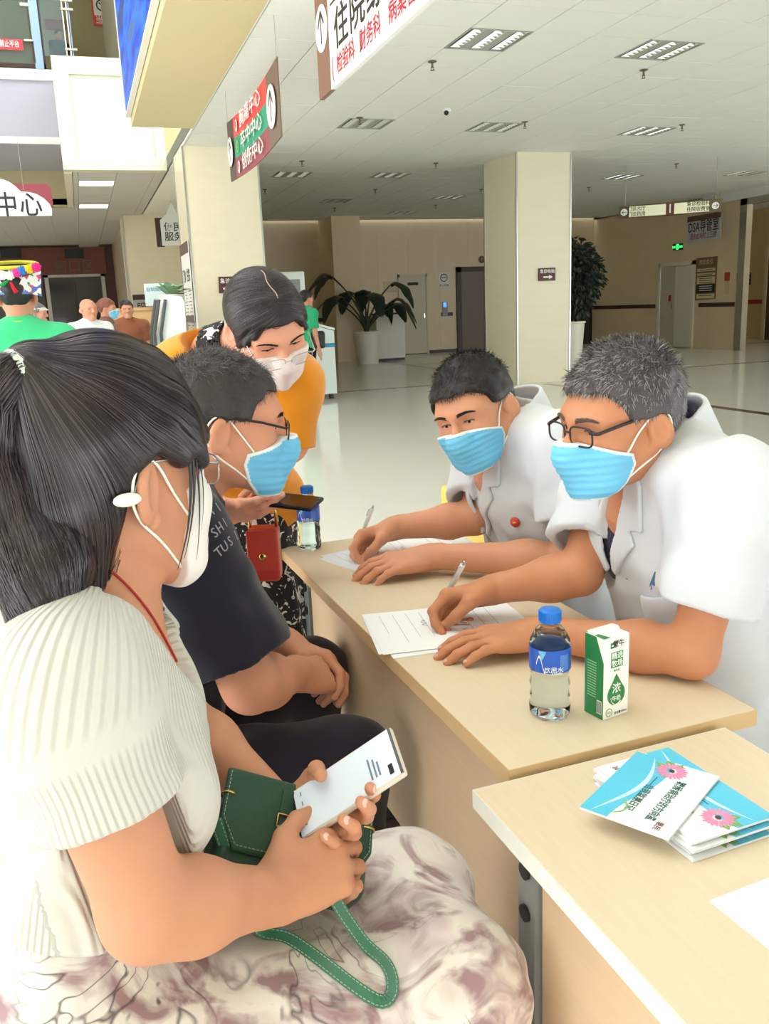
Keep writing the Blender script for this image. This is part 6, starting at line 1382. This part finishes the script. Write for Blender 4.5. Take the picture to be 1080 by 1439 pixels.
# milk carton
q = at(851, 1000, 'Z', TZ); a_ = math.atan2(CR[1], CR[0])+math.radians(30)
t = thing('milk_carton', 'white and green milk carton standing beside the water bottle', 'carton', (q[0], q[1], TZ), a_)
w, d, h = .048, .038, .122; M_cw = mat('carton_white', (244, 246, 240), .35); M_cg = mat('carton_green', (44, 128, 72), .4)
MB().box((-w/2, -d/2, 0), (w/2, d/2, h), ch=.0012).build('body', M_cw, t)
MB().box((-w/2-.0004, -d/2+.0006, .0008), (-w/2+.0002, d/2-.0006, h-.0008)).build('green_side', M_cg, t)
MB().box((-w/2-.001, -d/2+.003, .008), (-w/2-.0003, -d/2+.012, .028)).build('barcode_panel', M_txtw, t)
for k in range(5): MB().box((-w/2-.0013, -d/2+.0035+k*.0017, .009), (-w/2-.0009, -d/2+.0043+k*.0017, .027)).build('barcode_line', M_txt, t)
for k in range(14): MB().box((-w/2-.0007, -d/2+.014, .03+k*.004), (-w/2-.0003, d/2-.006, .0312+k*.004)).build('text_line', mat('side_print_pale', (150, 205, 160), .5), t)
MB().prism([(-w/2-.0004, -d/2, h), (-w/2-.0004, -d/2, h-.035), (-w/2-.0004, -d/2+.015, h)], (-.0004, 0, 0), (.0006, 0, 0)).build('white_corner', M_cw, t)
MB().prism([(-w/2, 0, h), (w/2, 0, h), (w/2, .004, h+.004), (-w/2, .004, h+.004)], (0, 0, 0), (0, .012, -.001)).build('top_seam', M_cw, t)
MB().add([(-w/2, -d/2, h+.0004), (-w/2+.012, -d/2, h+.0004), (-w/2+.004, d/2, h+.0004), (-w/2, d/2, h+.0004)], [(0, 1, 2, 3)]).build('green_top_strip', M_cg, t)
Fm = lambda x, z, e=.0004: frame((x, -d/2-e, z), (1, 0, 0), (0, -1, 0))
text('brand_lettering', '蒙牛', .011, Fm(.003, h-.012), M_txt, t, bold=.0003, ext=.0002); MB().box((-.012, -d/2-.0006, h-.0165), (-.0055, -d/2, h-.0085)).build('brand_square', M_cg, t); MB().box((-.0108, -d/2-.0009, h-.0135), (-.007, -d/2-.0006, h-.0115)).build('brand_mark', M_txtw, t)
MB().box((-.0105, -d/2-.0006, h-.046), (.0115, -d/2, h-.023)).build('green_square', M_cg, t)
text('square_lettering', '精选', .0105, Fm(.0005, h-.0292, .0007), M_txtw, t, bold=.0002, ext=.0001); text('square_lettering', '牧场', .0105, Fm(.0005, h-.0405, .0007), M_txtw, t, bold=.0002, ext=.0001)
text('small_lettering', '纯牛奶', .004, Fm(0, h-.051), M_cg, t, ext=.0001)
dp = [(.0155*math.sin(a_)*(.5-.5*math.cos(a_))**.45 if True else 0, -d/2-.0006, .036-.019*math.cos(a_)*-1) for a_ in np.linspace(0, 2*math.pi, 40, endpoint=False)]
dp = [(0, -d/2-.0006, .066)]+[(.0165*math.sin(a_), -d/2-.0006, .035-.0165*math.cos(a_)) for a_ in np.linspace(-2.35, 2.35, 30)][::-1]
MB().prism(dp, (0, 0, 0), (0, .0006, 0)).build('green_drop', M_cg, t)
text('drop_lettering', '浓', .0165, Fm(.0, .0435, .0008), M_txtw, t, bold=.0004, ext=.0001); text('drop_lettering', '牛奶', .0085, Fm(.0, .0285, .0008), M_txtw, t, bold=.0002, ext=.0001)
MB().tube([(.011*math.cos(x), -d/2-.0008, .034+.0145*math.sin(x)) for x in np.linspace(math.pi*1.05, math.pi*1.75, 12)], np.linspace(.0003, .0011, 12), 5).build('drop_swoosh', M_txtw, t)
MB().lathe([(.0052, 0), (.0064, 0), (.0064, .0004), (.0052, .0004)], (-.013, -d/2, .0095), axis=(0, -1, 0), n=20).build('round_seal', mat('seal_olive', (150, 160, 110), .5), t); text('seal_lettering', '3.6', .0055, Fm(-.013, .0095), M_cg, t, ext=.0001)
text('volume_lettering', '净含量:250mL', .0042, Fm(.009, .006), M_txt, t, ext=.0001)
# sheets of paper under the doctors' hands
M_pap = mat('paper_white', (246, 248, 250), .7); M_papb = mat('paper_bluish', (226, 236, 248), .7); M_ink = mat('ink_grey', (150, 156, 178), .7)
def sheet(c, rz, label, group, k, m=M_pap, w=.205, l=.285, ruled=True, z=TZ):
    t = thing('paper_sheet', label, 'paper', (c[0], c[1], z+.0006+.0009*k), rz, group)
    n = 8; V = []; rr_ = random.Random(k*7+int(c[0]*1000))
    a, b = rr_.uniform(0, .0), rr_.uniform(0, 3)
    V = [(x*w, y*l, .0) for x in (-.5, .5) for y in (-.5, .5)]
    MB().box((-w/2, -l/2, -.0003), (w/2, l/2, .0003)).build('sheet', m, t)
    if ruled:
        for r_ in range(9):
            if rr_.random() < .75: MB().box((-w*.42, -l*.4+r_*l*.09, .0003), (w*(.42-rr_.random()*.5), -l*.4+r_*l*.09+.0007, .00042)).build('text_line', M_ink, t)
        for r_ in range(3): x0, y0 = rr_.uniform(-.3, .2)*w, rr_.uniform(-.3, .35)*l; MB().tube([(x0+.004*i, y0+.006*math.sin(i*1.9+r_), .0006) for i in range(9)], .0003, 4).build('handwriting', mat('ink_blue', (70, 84, 130), .6), t)
    return t
c2 = (at(493, 868, 'Z', TZ)+at(735, 868, 'Z', TZ))/2; e2 = at(558, 922, 'Z', TZ)-at(493, 868, 'Z', TZ); r2 = math.atan2(e2[1], e2[0])
p493, p558, p700 = at(494, 869, 'Z', TZ), at(560, 922, 'Z', TZ), at(700, 847, 'Z', TZ); ul = unit((p700-p493)*[1, 1, 0]); us = unit((p558-p493)*[1, 1, 0])
cen = p493+ul*.1425+us*.1025; rz = math.atan2(ul[1], ul[0])-math.pi/2
LB = ['bottom paper sheet under the grey-haired doctor\'s pen, sticking out towards the edge', 'middle paper sheet under the grey-haired doctor\'s pen', 'top paper sheet that the grey-haired doctor is writing on']
for k, (dx, dy, dr) in enumerate(((.006, -.008, .06), (-.004, .004, -.03), (0, .002, 0))): sheet((cen[0]+dx, cen[1]+dy), rz+dr, LB[k], 'papers on the doctors table', k, ruled=k > 0)
pa, pb2, pc2 = at(457, 781, 'Z', TZ), at(520, 806, 'Z', TZ), at(600, 752, 'Z', TZ); ul = unit((pc2-pa)*[1, 1, 0]); cen = pa+ul*.12+unit((pb2-pa)*[1, 1, 0])*.09; rz = math.atan2(ul[1], ul[0])-math.pi/2
LB = ['bottom bluish sheet under the younger doctor\'s hands', 'middle bluish sheet under the younger doctor\'s hands', 'top white sheet that the younger doctor is writing on']
for k, (dx, dy, dr, m_) in enumerate(((-.004, -.006, .12, M_papb), (.0, .0, .02, M_papb), (.09, .03, -.25, M_pap))): sheet((cen[0]+dx, cen[1]+dy), rz+dr, LB[k], 'papers on the doctors table', k, m_, .19, .27, z=TZ)
p0 = at(990, 1272, 'Z', TZ-.008); p1 = at(1078, 1238, 'Z', TZ-.008); ul = unit((p1-p0)*[1, 1, 0]); us = A3(ul[1], -ul[0], 0); cen = p0+ul*.15+us*.1
sheet(cen, math.atan2(ul[1], ul[0])-math.pi/2, 'blank white sheet lying on the near table by itself', None, 0, ruled=False, z=TZ-.008)
# booklets
def booklet(P4, z, label, k):
    """P4: left, top, right, bottom corners as seen in the photograph"""
    c = sum(P4)/4; X = unit((P4[0]-P4[1]+P4[3]-P4[2])*[1, 1, 0]); Y = unit(np.cross([0, 0, 1.], X)); w = np.linalg.norm(P4[0]-P4[1]+P4[3]-P4[2])/2; hh = np.linalg.norm(P4[2]-P4[1]+P4[3]-P4[0])/2
    t = thing('booklet', label, 'booklet', (c[0], c[1], z), math.atan2(X[1], X[0]), 'health booklets on the near table')
    # local: x = reading direction, y = text up; spine along the blue edge (y = -hh/2)
    b = MB()
    for i in range(3): b.box((-w/2+.0004*i, -hh/2, .0006+.0008*i), (w/2-.0004*i, hh/2-.0006*i, .0012+.0008*i))
    b.build('pages', M_pap, t)
    zc = .0031; MB().box((-w/2, -hh/2, zc-.0003), (w/2, hh/2, zc)).build('cover', mat('cover_white', (246, 250, 252), .3), t)
    n = 16; V = []
    for i in range(n+1): x = -w/2+w*i/n; y = -hh/2+hh*(.42+.10*math.sin(i/n*4.2+.6)); V += [(x, -hh/2, zc+.0002), (x, y, zc+.0002)]
    me_obj('blue_field', V, [(2*i, 2*i+2, 2*i+3, 2*i+1) for i in range(n)], mat('cover_cyan', (92, 200, 234), .3, var=.12, vscale=14), t)
    V = []
    for i in range(n+1): x = -w/2+w*i/n; y = -hh/2+hh*(.2+.14*math.sin(i/n*3.6+.2)); V += [(x, y, zc+.00035), (x, y+hh*.06*math.sin(math.pi*i/n), zc+.00035)]
    me_obj('white_wave', V, [(2*i, 2*i+2, 2*i+3, 2*i+1) for i in range(n)], mat('wave_pale', (206, 240, 248), .3), t)
    fx, fy = -w*.36, hh*.02; fl = MB()
    for i in range(22):
        a = 2*math.pi*i/22; r1, r2 = .006, .0185+.002*(i % 2); s_ = .0019; ca, sa = math.cos(a), math.sin(a)
        fl.add([(fx+r1*ca-s_*.4*sa, fy+r1*sa+s_*.4*ca, zc+.0006), (fx+r1*ca+s_*.4*sa, fy+r1*sa-s_*.4*ca, zc+.0006), (fx+.8*r2*ca+s_*sa, fy+.8*r2*sa-s_*ca, zc+.0006), (fx+r2*ca, fy+r2*sa, zc+.0006), (fx+.8*r2*ca-s_*sa, fy+.8*r2*sa+s_*ca, zc+.0006)], [(0, 1, 2, 3, 4)])
    lf = MB()
    for a0, L in ((3.6, .03), (4.3, .026), (2.9, .024)):
        ca, sa = math.cos(a0), math.sin(a0); lf.add([(fx+.008*ca, fy+.008*sa, zc+.0004), (fx+L*.6*ca-.006*sa, fy+L*.6*sa+.006*ca, zc+.0004), (fx+L*ca, fy+L*sa, zc+.0004), (fx+L*.6*ca+.006*sa, fy+L*.6*sa-.006*ca, zc+.0004)], [(0, 1, 2, 3)])
    V = np.array(lf.v); lf.v = [(max(-w/2, x), max(-hh/2, y), z_) for x, y, z_ in lf.v]; lf.build('leaf_print', mat('leaf_green', (120, 176, 96), .4), t)
    fl.v = [(max(-w/2, x), y, z_) for x, y, z_ in fl.v]; fl.build('flower_print', mat('gerbera_pink', (238, 150, 190), .4), t); MB().lathe([(0, zc+.0009), (.0035, zc+.0009)], (fx, fy, 0), 12).build('flower_centre', mat('gerbera_core', (90, 50, 56), .5), t)
    mt = mat('title_green', (56, 110, 104), .5)
    text('title_lettering', '糖尿病治疗的方向盘', .0125, frame((w*.06, hh*.2, zc+.0004), (1, 0, 0), (0, 0, 1)), mt, t, bold=.0004, ext=.0001, w=w*.62)
    text('title_lettering', '——自我监测日记', .0115, frame((w*.06, -hh*.06, zc+.0005), (1, 0, 0), (0, 0, 1)), mt, t, bold=.0003, ext=.0001, w=w*.55)
    a = np.linspace(.3, 2.6, 14); MB().tube([(w*.33+.016*math.cos(x), -hh*.14+.016*math.sin(x)-.01, zc+.0006) for x in a], np.linspace(.0004, .0016, 14), 5).build('arc_emblem', mat('arc_green', (140, 196, 120), .5), t)
    text('publisher_mark', '惠民', .009, frame((w*.4, hh*.32, zc+.0004), (1, 0, 0), (0, 0, 1)), mat('maroon_ink', (120, 60, 80), .5), t, ext=.0001)
    return t
zt2 = TZ-.008
NL = 6
for k in range(NL):
    zk = zt2+.0036*k; low4 = [at(*p, 'Z', zt2+.0036*NL) for p in ((930, 1056), (1090, 1140), (967, 1192), (842, 1072))]; jx, jy = .003*((k*7) % 3-1), .004*((k*5) % 3-1)
    booklet([p+A3(jx, jy, 0) for p in low4], zk, ['blue booklet at the bottom of the pile', 'second blue booklet from the bottom of the pile', 'third blue booklet from the bottom of the pile', 'fourth blue booklet from the bottom of the pile', 'fifth blue booklet from the bottom of the pile', 'blue booklet half covered by the tilted top booklet'][k], k)
zt3 = zt2+.0036*NL+.0005
P4 = [at(*p, 'Z', zt3) for p in ((814, 1136), (897, 1058), (1008, 1096), (939, 1184))]
booklet(P4, zt3, 'blue booklet lying uncovered and askew on top of the pile', 9)
# phones
def phone(c, L, S, N, label, ln, wd, case, scr, lit, th=.009):
    t = thing('smartphone', label, 'phone', c); M3 = Matrix((tuple(L), tuple(np.cross(N, L)), tuple(N))).transposed(); t.rotation_euler = M3.to_euler()
    MB().box((-ln/2, -wd/2, -th), (ln/2, wd/2, 0), ch=.0035).build('case', case, t, angle=40)
    s = MB().box((-ln/2+.004, -wd/2+.003, -.0005), (ln/2-.004, wd/2-.003, .0006), ch=.0005).build('screen', scr, t)
    return t, s
M_case = mat('clear_case_cream', (220, 210, 196), .3); M_scr = mat('screen_lit', (220, 230, 240), .15, emit=(205, 222, 236), estr=.2)
N1 = PH_N; t, s = phone(PH_C, PH_L, PH_S, N1, 'large phone with lit pale screen in a clear case in the ponytailed woman\'s hand', .152, .072, M_case, M_scr, True)
MB().box((-.0745, -.0345, .0003), (-.071, .0345, .0009)).build('bezel', M_black, t); MB().box((.071, -.0345, .0003), (.0745, .0345, .0009)).build('bezel', mat('bezel_grey', (90, 92, 96), .3), t)
sgn_ = 1
MB().box((.058, -.028, .0006), (.064, -.014, .0012), ch=.0004).build('camera_cutout', M_black, t)
for k, (x, w_) in enumerate(((.045, .02), (.04, .026), (.034, .03))): MB().box((x, -.02, .0007), (x+.0025, -.02+w_, .0009)).build('screen_text', mat('screen_print', (120, 136, 150), .5), t)
for k in range(4): MB().box((-.062, -.022+k*.014, .0007), (-.0605, -.016+k*.014, .0009)).build('screen_text', MATS['screen_print'], t)
pc = J(400, 701, 1.85); pL = unit(CR*.9+CU*-.1-CF*.28); pS = unit(-CU*.35-CF*.93); pS = unit(pS-pL*(pS@pL)); pN = np.cross(pL, pS); pN = pN*np.sign(pN[2])
phone(pc, pL, pS, pN, 'black phone held out by the woman in orange', .15, .074, M_black, mat('screen_off', (22, 20, 22), .08), False)
# green saddle bag on the woman's lap
M_gl = mat('green_leather', (40, 74, 58), .35, bump=.15, bscale=350, var=.12, vscale=30); M_gl2 = mat('green_strap_leather', (62, 118, 92), .38, bump=.12, bscale=350); M_st = mat('pale_stitch', (170, 190, 176), .6); M_br = mat('brass', (206, 176, 104), .25, metal=1)
bc = J(412, 1180, 1.045); bx_ = unit(J(525, 1205, 1.07)-J(305, 1150, 1.02)); bn = unit(-CF*.55+A3(0, 0, .8)); bn = unit(bn-bx_*(bn@bx_)); by = np.cross(bn, bx_)
bag = thing('green_handbag', 'dark green leather saddle bag with buckle on the woman\'s lap', 'bag', bc); BR_ = np.stack([bx_, by, bn], 1); M3 = Matrix(tuple(tuple(r) for r in BR_)); bag.rotation_euler = M3.to_euler()
def bagpart(name, f, lo, hi, h, m): V, Q = mesh_sdf(f, lo, hi, h); return fast_mesh(name, V, Q, m, bag)
bagpart('body', wrinkle(rbox((0, 0, -.02), (.095, .055, .03), .014), .0012, 70), A3(-.12, -.09, -.07), A3(.12, .09, .03), .004, M_gl)
fl_ = bagpart('flap', lambda p: smax(rbox((0, .012, .012), (.097, .052, .0045), .004)(p), poly2([(-.097, .064), (-.097, -.0), (-.075, -.036), (.075, -.036), (.097, -.0), (.097, .064)], p[..., :2]), .003), A3(-.11, -.06, 0), A3(.11, .08, .03), .0028, M_gl)
def stitch(pts, parent):
    P_ = np.array(pts, float); L = np.r_[0, np.cumsum(np.linalg.norm(np.diff(P_, axis=0), axis=1))]; n = int(L[-1]/.005); g = MB()
    for i in range(n):
        e = [np.array([np.interp(s, L, P_[:, k]) for k in range(3)]) for s in (i*.005, i*.005+.0032)]; g.tube(e, .0005, 4)
    o = g.build('stitching', M_st, parent); o['kind'] = 'stuff'
stitch([(-.092, .058, .0172), (-.092, .0, .0172), (-.073, -.031, .0172), (.073, -.031, .0172), (.092, .0, .0172), (.092, .058, .0172)], bag)
stitch([(-.085, -.05, .0105), (.085, -.05, .0105)], bag)
MB().box((-.026, -.052, .0165), (-.004, .05, .0195), ch=.001).build('buckle_strap', M_gl, bag)
bk_ = MB().tube([(-.029, .0, .022), (-.001, .0, .022), (-.001, .016, .022), (-.029, .016, .022), (-.029, .0, .022)], .0016, 6).tube([(-.015, .0, .0235), (-.015, .018, .0225)], .0012, 6); bk_.build('buckle', M_br, bag, True)
for x in (-.09, .09): MB().tube([(x+.009*math.cos(a), .03, .009+.009*math.sin(a)) for a in np.linspace(0, 2*math.pi, 14)], .0016, 6, caps=False).build('ring', M_br, bag, True)
Ri = BR_.T
def strap(name, wpts, w=.014, th=.003):
    P_ = np.array(wpts, float); u_ = np.linspace(0, len(P_)-1, 60); i0 = np.arange(len(P_))
    # smooth through points
    Pm = np.stack([np.interp(u_, i0, P_[:, k]) for k in range(3)], -1)
    for _ in range(30): Pm[1:-1] = (Pm[:-2]+2*Pm[1:-1]+Pm[2:])/4
    for _ in range(8):
        d_, g_ = grad(skirt, Pm); Pm = Pm+g_*np.clip(.005-d_, 0, .02)[:, None]
    for _ in range(4): Pm[1:-1] = (Pm[:-2]+2*Pm[1:-1]+Pm[2:])/4
    T_ = np.gradient(Pm, axis=0); T_ /= np.linalg.norm(T_, axis=1, keepdims=True); n = np.tile(unit(A3(-.25, -.45, .85)), (60, 1)); n -= T_*(n*T_).sum(1, keepdims=True); n /= np.linalg.norm(n, axis=1, keepdims=True); s = np.cross(T_, n)
    L = (Pm-bc)@BR_; sl, nl = s@BR_, n@BR_; V = np.stack([L-sl*w/2, L+sl*w/2, L+sl*w/2-nl*th, L-sl*w/2-nl*th], 1).reshape(-1, 3)
    Fc = [(4*i+a, 4*i+(a+1) % 4, 4*i+4+(a+1) % 4, 4*i+4+a) for i in range(59) for a in range(4)]+[(3, 2, 1, 0), (236, 237, 238, 239)]
    o = me_obj(name, V, Fc, M_gl2, bag); 
    for e in (-1, 1): stitch(L+sl*w*.36*e+nl*.0003, o)
strap('shoulder_strap', [J(*p, .995+.0) for p in ((303, 1152), (318, 1195), (335, 1250), (350, 1290), (375, 1335), (410, 1378), (455, 1415), (510, 1437), (545, 1425), (552, 1390), (530, 1345), (500, 1310), (478, 1282), (470, 1262))])
# red handbag hanging from the bending woman's wrist
rb = thing('red_handbag', 'small red leather handbag with gold clasp hanging by the table corner', 'bag', J(372, 777, 1.93)); RX = np.stack([unit(CR), unit(np.cross([0, 0, 1.], CR)), A3(0, 0, 1)], 1); rb.rotation_euler = (0, 0, math.atan2(CR[1], CR[0]))
M_rl = mat('red_leather', (196, 62, 56), .35, bump=.12, bscale=300, var=.1, vscale=15)
V, Q = mesh_sdf(rbox((0, 0, 0), (.034, .028, .06), .01), A3(-.06, -.05, -.08), A3(.06, .05, .08), .004); fast_mesh('body', V, Q, M_rl, rb)
V, Q = mesh_sdf(rbox((0, -.027, .012), (.0345, .004, .046), .003), A3(-.06, -.05, -.06), A3(.06, .0, .08), .003); fast_mesh('flap', V, Q, mat('red_leather_flap', (206, 74, 66), .32), rb)
MB().lathe([(0, .004), (.006, .004), (.0085, .002), (.009, 0)], (0, -.031, .0), axis=(0, -1, 0), n=18).build('clasp', M_br, rb, True)
MB().tube([(-.03+.003*math.sin(i*1.7), 0, .06+.012*i) if i < 4 else (-.03+.0075*(i-3), 0, .1+.008*math.sin((i-4)*.6)) for i in range(4)]+[(-.02, 0, .108), (0, 0, .112), (.02, 0, .108), (.03, 0, .096), (.03, 0, .06)], .004, 8).build('handle', M_br, rb, True)
# yellow chair behind the younger doctor
yc = at(612, 735, 'Y', 2.5); t = thing('yellow_chair', 'yellow plastic chair beyond the younger doctor', 'chair', (yc[0]-.1, 2.5, 0)); M_yl = mat('yellow_plastic', (244, 200, 96), .4)
V, Q = mesh_sdf(rbox((0, 0, .445), (.2, .19, .018), .016), A3(-.24, -.24, .4), A3(.24, .24, .5), .008); fast_mesh('seat', V, Q, M_yl, t)
V, Q = mesh_sdf(rbox((.21, 0, yc[2]-.06), (.016, .19, .14), .015), A3(.15, -.24, yc[2]-.24), A3(.26, .24, yc[2]+.12), .008); fast_mesh('backrest', V, Q, M_yl, t)
for x in (-.17, .17):
    for y in (-.16, .16): MB().tube([(x, y, .43), (x*1.1, y*1.1, 0)], .012, 8).build('leg', M_steel, t)
for y in (-.16, .16): MB().tube([(.17, y, .43), (.225, y, .6)], .011, 8).build('back_post', M_steel, t)
# ---------------------------------------------------------------- plants, kiosk, bins in the hall
M_pot = mat('white_pot', (232, 228, 214), .35); M_leafd = mat('leaf_dark', (38, 52, 40), .4, var=.25, vscale=20); M_soil = mat('soil', (60, 46, 36), .9); M_stem = mat('stem_green', (70, 76, 52), .6)
def pot(t, r0, r1, h): MB().lathe([(0, 0), (r0, 0), (r0, .02), (r1, h-.04), (r1+.02, h-.03), (r1+.02, h), (r1-.015, h), (r1-.02, h-.05), (0, h-.05)], n=28).build('pot', M_pot, t, angle=40); MB().lathe([(0, h-.045), (r1-.02, h-.045)], n=20).build('soil', M_soil, t)
q = at(517, 511, 'Z', 0); t = thing('potted_banana_plant', 'tall broad-leaved plant in white pot by the back pillar', 'plant', (q[0], q[1], 0)); pot(t, .26, .33, .78)
rg = random.Random(4); HT = 1.95
for k in range(12):
    a = 2.4*k+.5; reach = rg.uniform(.25, .75); hz = rg.uniform(1.2, 2.0); stem = [(.06*math.cos(a)*i+reach*math.cos(a)*(i/6)**2, .06*math.sin(a)*i*.4+reach*math.sin(a)*(i/6)**2*.6, .7+(hz-.6)*(i/6)**.8) for i in range(7)]
    MB().tube(stem, np.linspace(.03, .014, 7), 7).build('stem', M_stem, t, True)
    V = []; n = 9; L = rg.uniform(.75, 1.05); d_ = A3(math.cos(a), math.sin(a), 0); sd = A3(-math.sin(a), math.cos(a), 0); b0 = np.array(stem[-1])
    for i in range(n+1):
        f = i/n; c = b0+d_*L*.75*f+A3(0, 0, .22*math.sin(f*2.0)-.75*f*f*rg.uniform(.8, 1.0)); w_ = .21*math.sin(math.pi*min(1, f*.93+.06))**.7
        V += [c-sd*w_+A3(0, 0, -.04), c+A3(0, 0, .015), c+sd*w_+A3(0, 0, -.04)]
    me_obj('leaf', V, [(3*i+j, 3*i+j+1, 3*i+j+4, 3*i+j+3) for i in range(n) for j in (0, 1)], M_leafd, t, True)
q = at(800, 512, 'Z', 0); q = A3(8.35, 14.2, 0); t = thing('potted_ficus', 'bushy dark ficus in white pot beside the free-standing column', 'plant', q); pot(t, .22, .28, .95)
MB().tube([(0, 0, .85), (.02, .01, 1.2), (-.01, 0, 1.7)], [.035, .03, .02], 8).build('trunk', mat('bark', (92, 74, 58), .8), t, True)
g = MB(); rg2 = np.random.default_rng(3); n = 2600; dirs = rg2.normal(size=(n, 3)); dirs /= np.linalg.norm(dirs, axis=1, keepdims=True); rr_ = rg2.random(n)**.4
ctr = A3(0, 0, 1.72); pos = ctr+dirs*rr_[:, None]*A3(.6, .6, .72); pos[:, 0] *= 1-.25*np.clip((pos[:, 2]-1.8)*1.2, 0, 1)
for i in range(n):
    d_ = unit(dirs[i]*.7+A3(0, 0, -.75)+rg2.normal(size=3)*.35); s_ = unit(np.cross(d_, rg2.normal(size=3))); L = rg2.uniform(.09, .15); c = pos[i]; nn_ = np.cross(d_, s_)
    g.add([c, c+d_*L*.45+s_*L*.24+nn_*.008, c+d_*L, c+d_*L*.45-s_*L*.24+nn_*.008], [(0, 1, 2, 3)])
fo = g.build('foliage', M_leafd, t); fo['kind'] = 'stuff'
q = at(546, 506, 'Z', 0); t = thing('bin_cabinet', 'plain white cabinet standing behind the tall plant pot', 'cabinet', (q[0], q[1], 0)); MB().box((-.38, -.25, .06), (.38, .25, 1.15), ch=.01).build('body', M_white, t); MB().box((-.35, -.262, .1), (.35, -.25, 1.1), ch=.004).build('door', M_pot, t); MB().box((-.39, -.26, 1.15), (.39, .26, 1.19)).build('top', M_dark, t); MB().box((-.36, -.22, 0), (.36, .22, .06)).build('plinth', M_dark, t)
# rounded reception counter and self-service machine behind the far visitor
q = at(474, 560, 'Z', 0); t = thing('self_service_counter', 'white slant-topped self-service counter beside the far visitor', 'kiosk', (q[0]-.45, q[1]+.3, 0)); M_kw = mat('counter_white', (232, 244, 240), .3)
MB().prism([(-.5, -.3, .08), (.45, -.3, .08), (.45, -.3, 1.02), (-.5, -.3, 1.3)], (0, 0, 0), (0, .6, 0)).build('body', M_kw, t); MB().prism([(-.48, -.31, 1.3), (.46, -.31, 1.025), (.46, -.31, 1.06), (-.48, -.31, 1.335)], (0, 0, 0), (0, .62, 0)).build('slanted_top', M_kw, t)
MB().box((.3, -.305, .78), (.452, -.3, .84)).build('blue_label', mat('label_blue2', (70, 150, 190), .4), t)
for x in (-.4, .38): MB().lathe([(0, 0), (.04, 0), (.04, .08), (0, .08)], (x, -.2, 0), n=12).build('caster', M_black, t)
q2 = at(415, 470, 'Y', q[1]+1.3); t = thing('tall_machine', 'tall white self-service machine with dark screen behind the bending woman', 'kiosk', (q2[0], q[1]+1.3, 0)); zt = at(425, 382, 'Y', q[1]+1.3)[2]
MB().box((-.3, -.2, 0), (.16, .2, zt), ch=.02).build('body', M_kw, t); MB().box((-.26, -.212, zt-.5), (.08, -.2, zt-.12), ch=.005).build('screen', mat('dull_screen', (150, 152, 150), .2), t); MB().box((-.2, -.24, zt-.75), (.06, -.2, zt-.62)).build('keypad', M_dark, t)
# small potted plant by the white-faced column
q = at(255, 432, 'Y', 12.2); t = thing('desk_plant', 'small pale green leafy plant beside the white-faced column', 'plant', (q[0]-.12, 12.2, 0)); M_lg = mat('leaf_pale', (150, 186, 150), .45, var=.2, vscale=15)
zp = at(250, 408, 'Y', 12.2)[2]; MB().lathe([(0, 0), (.14, 0), (.17, zp-.05), (.15, zp-.05), (.14, zp-.1), (0, zp-.1)], n=20).build('planter', M_pot, t, True)
for k in range(14):
    a = k*2.4; el_ = .6+.7*((k*37) % 10)/10; d_ = A3(math.cos(a)*math.cos(el_), math.sin(a)*math.cos(el_), math.sin(el_)); s_ = unit(np.cross(d_, [0, 0, 1.])); b0 = A3(.03*math.cos(a), .03*math.sin(a), zp-.08); V = []
    for i in range(6): f = i/5; c = b0+d_*.3*f+A3(0, 0, .06*f-.16*f*f); w_ = .065*math.sin(math.pi*(f*.9+.05)); V += [c-s_*w_, c+A3(0, 0, .01), c+s_*w_]
    me_obj('leaf', V, [(3*i+j, 3*i+j+1, 3*i+j+4, 3*i+j+3) for i in range(5) for j in (0, 1)], M_lg, t, True)
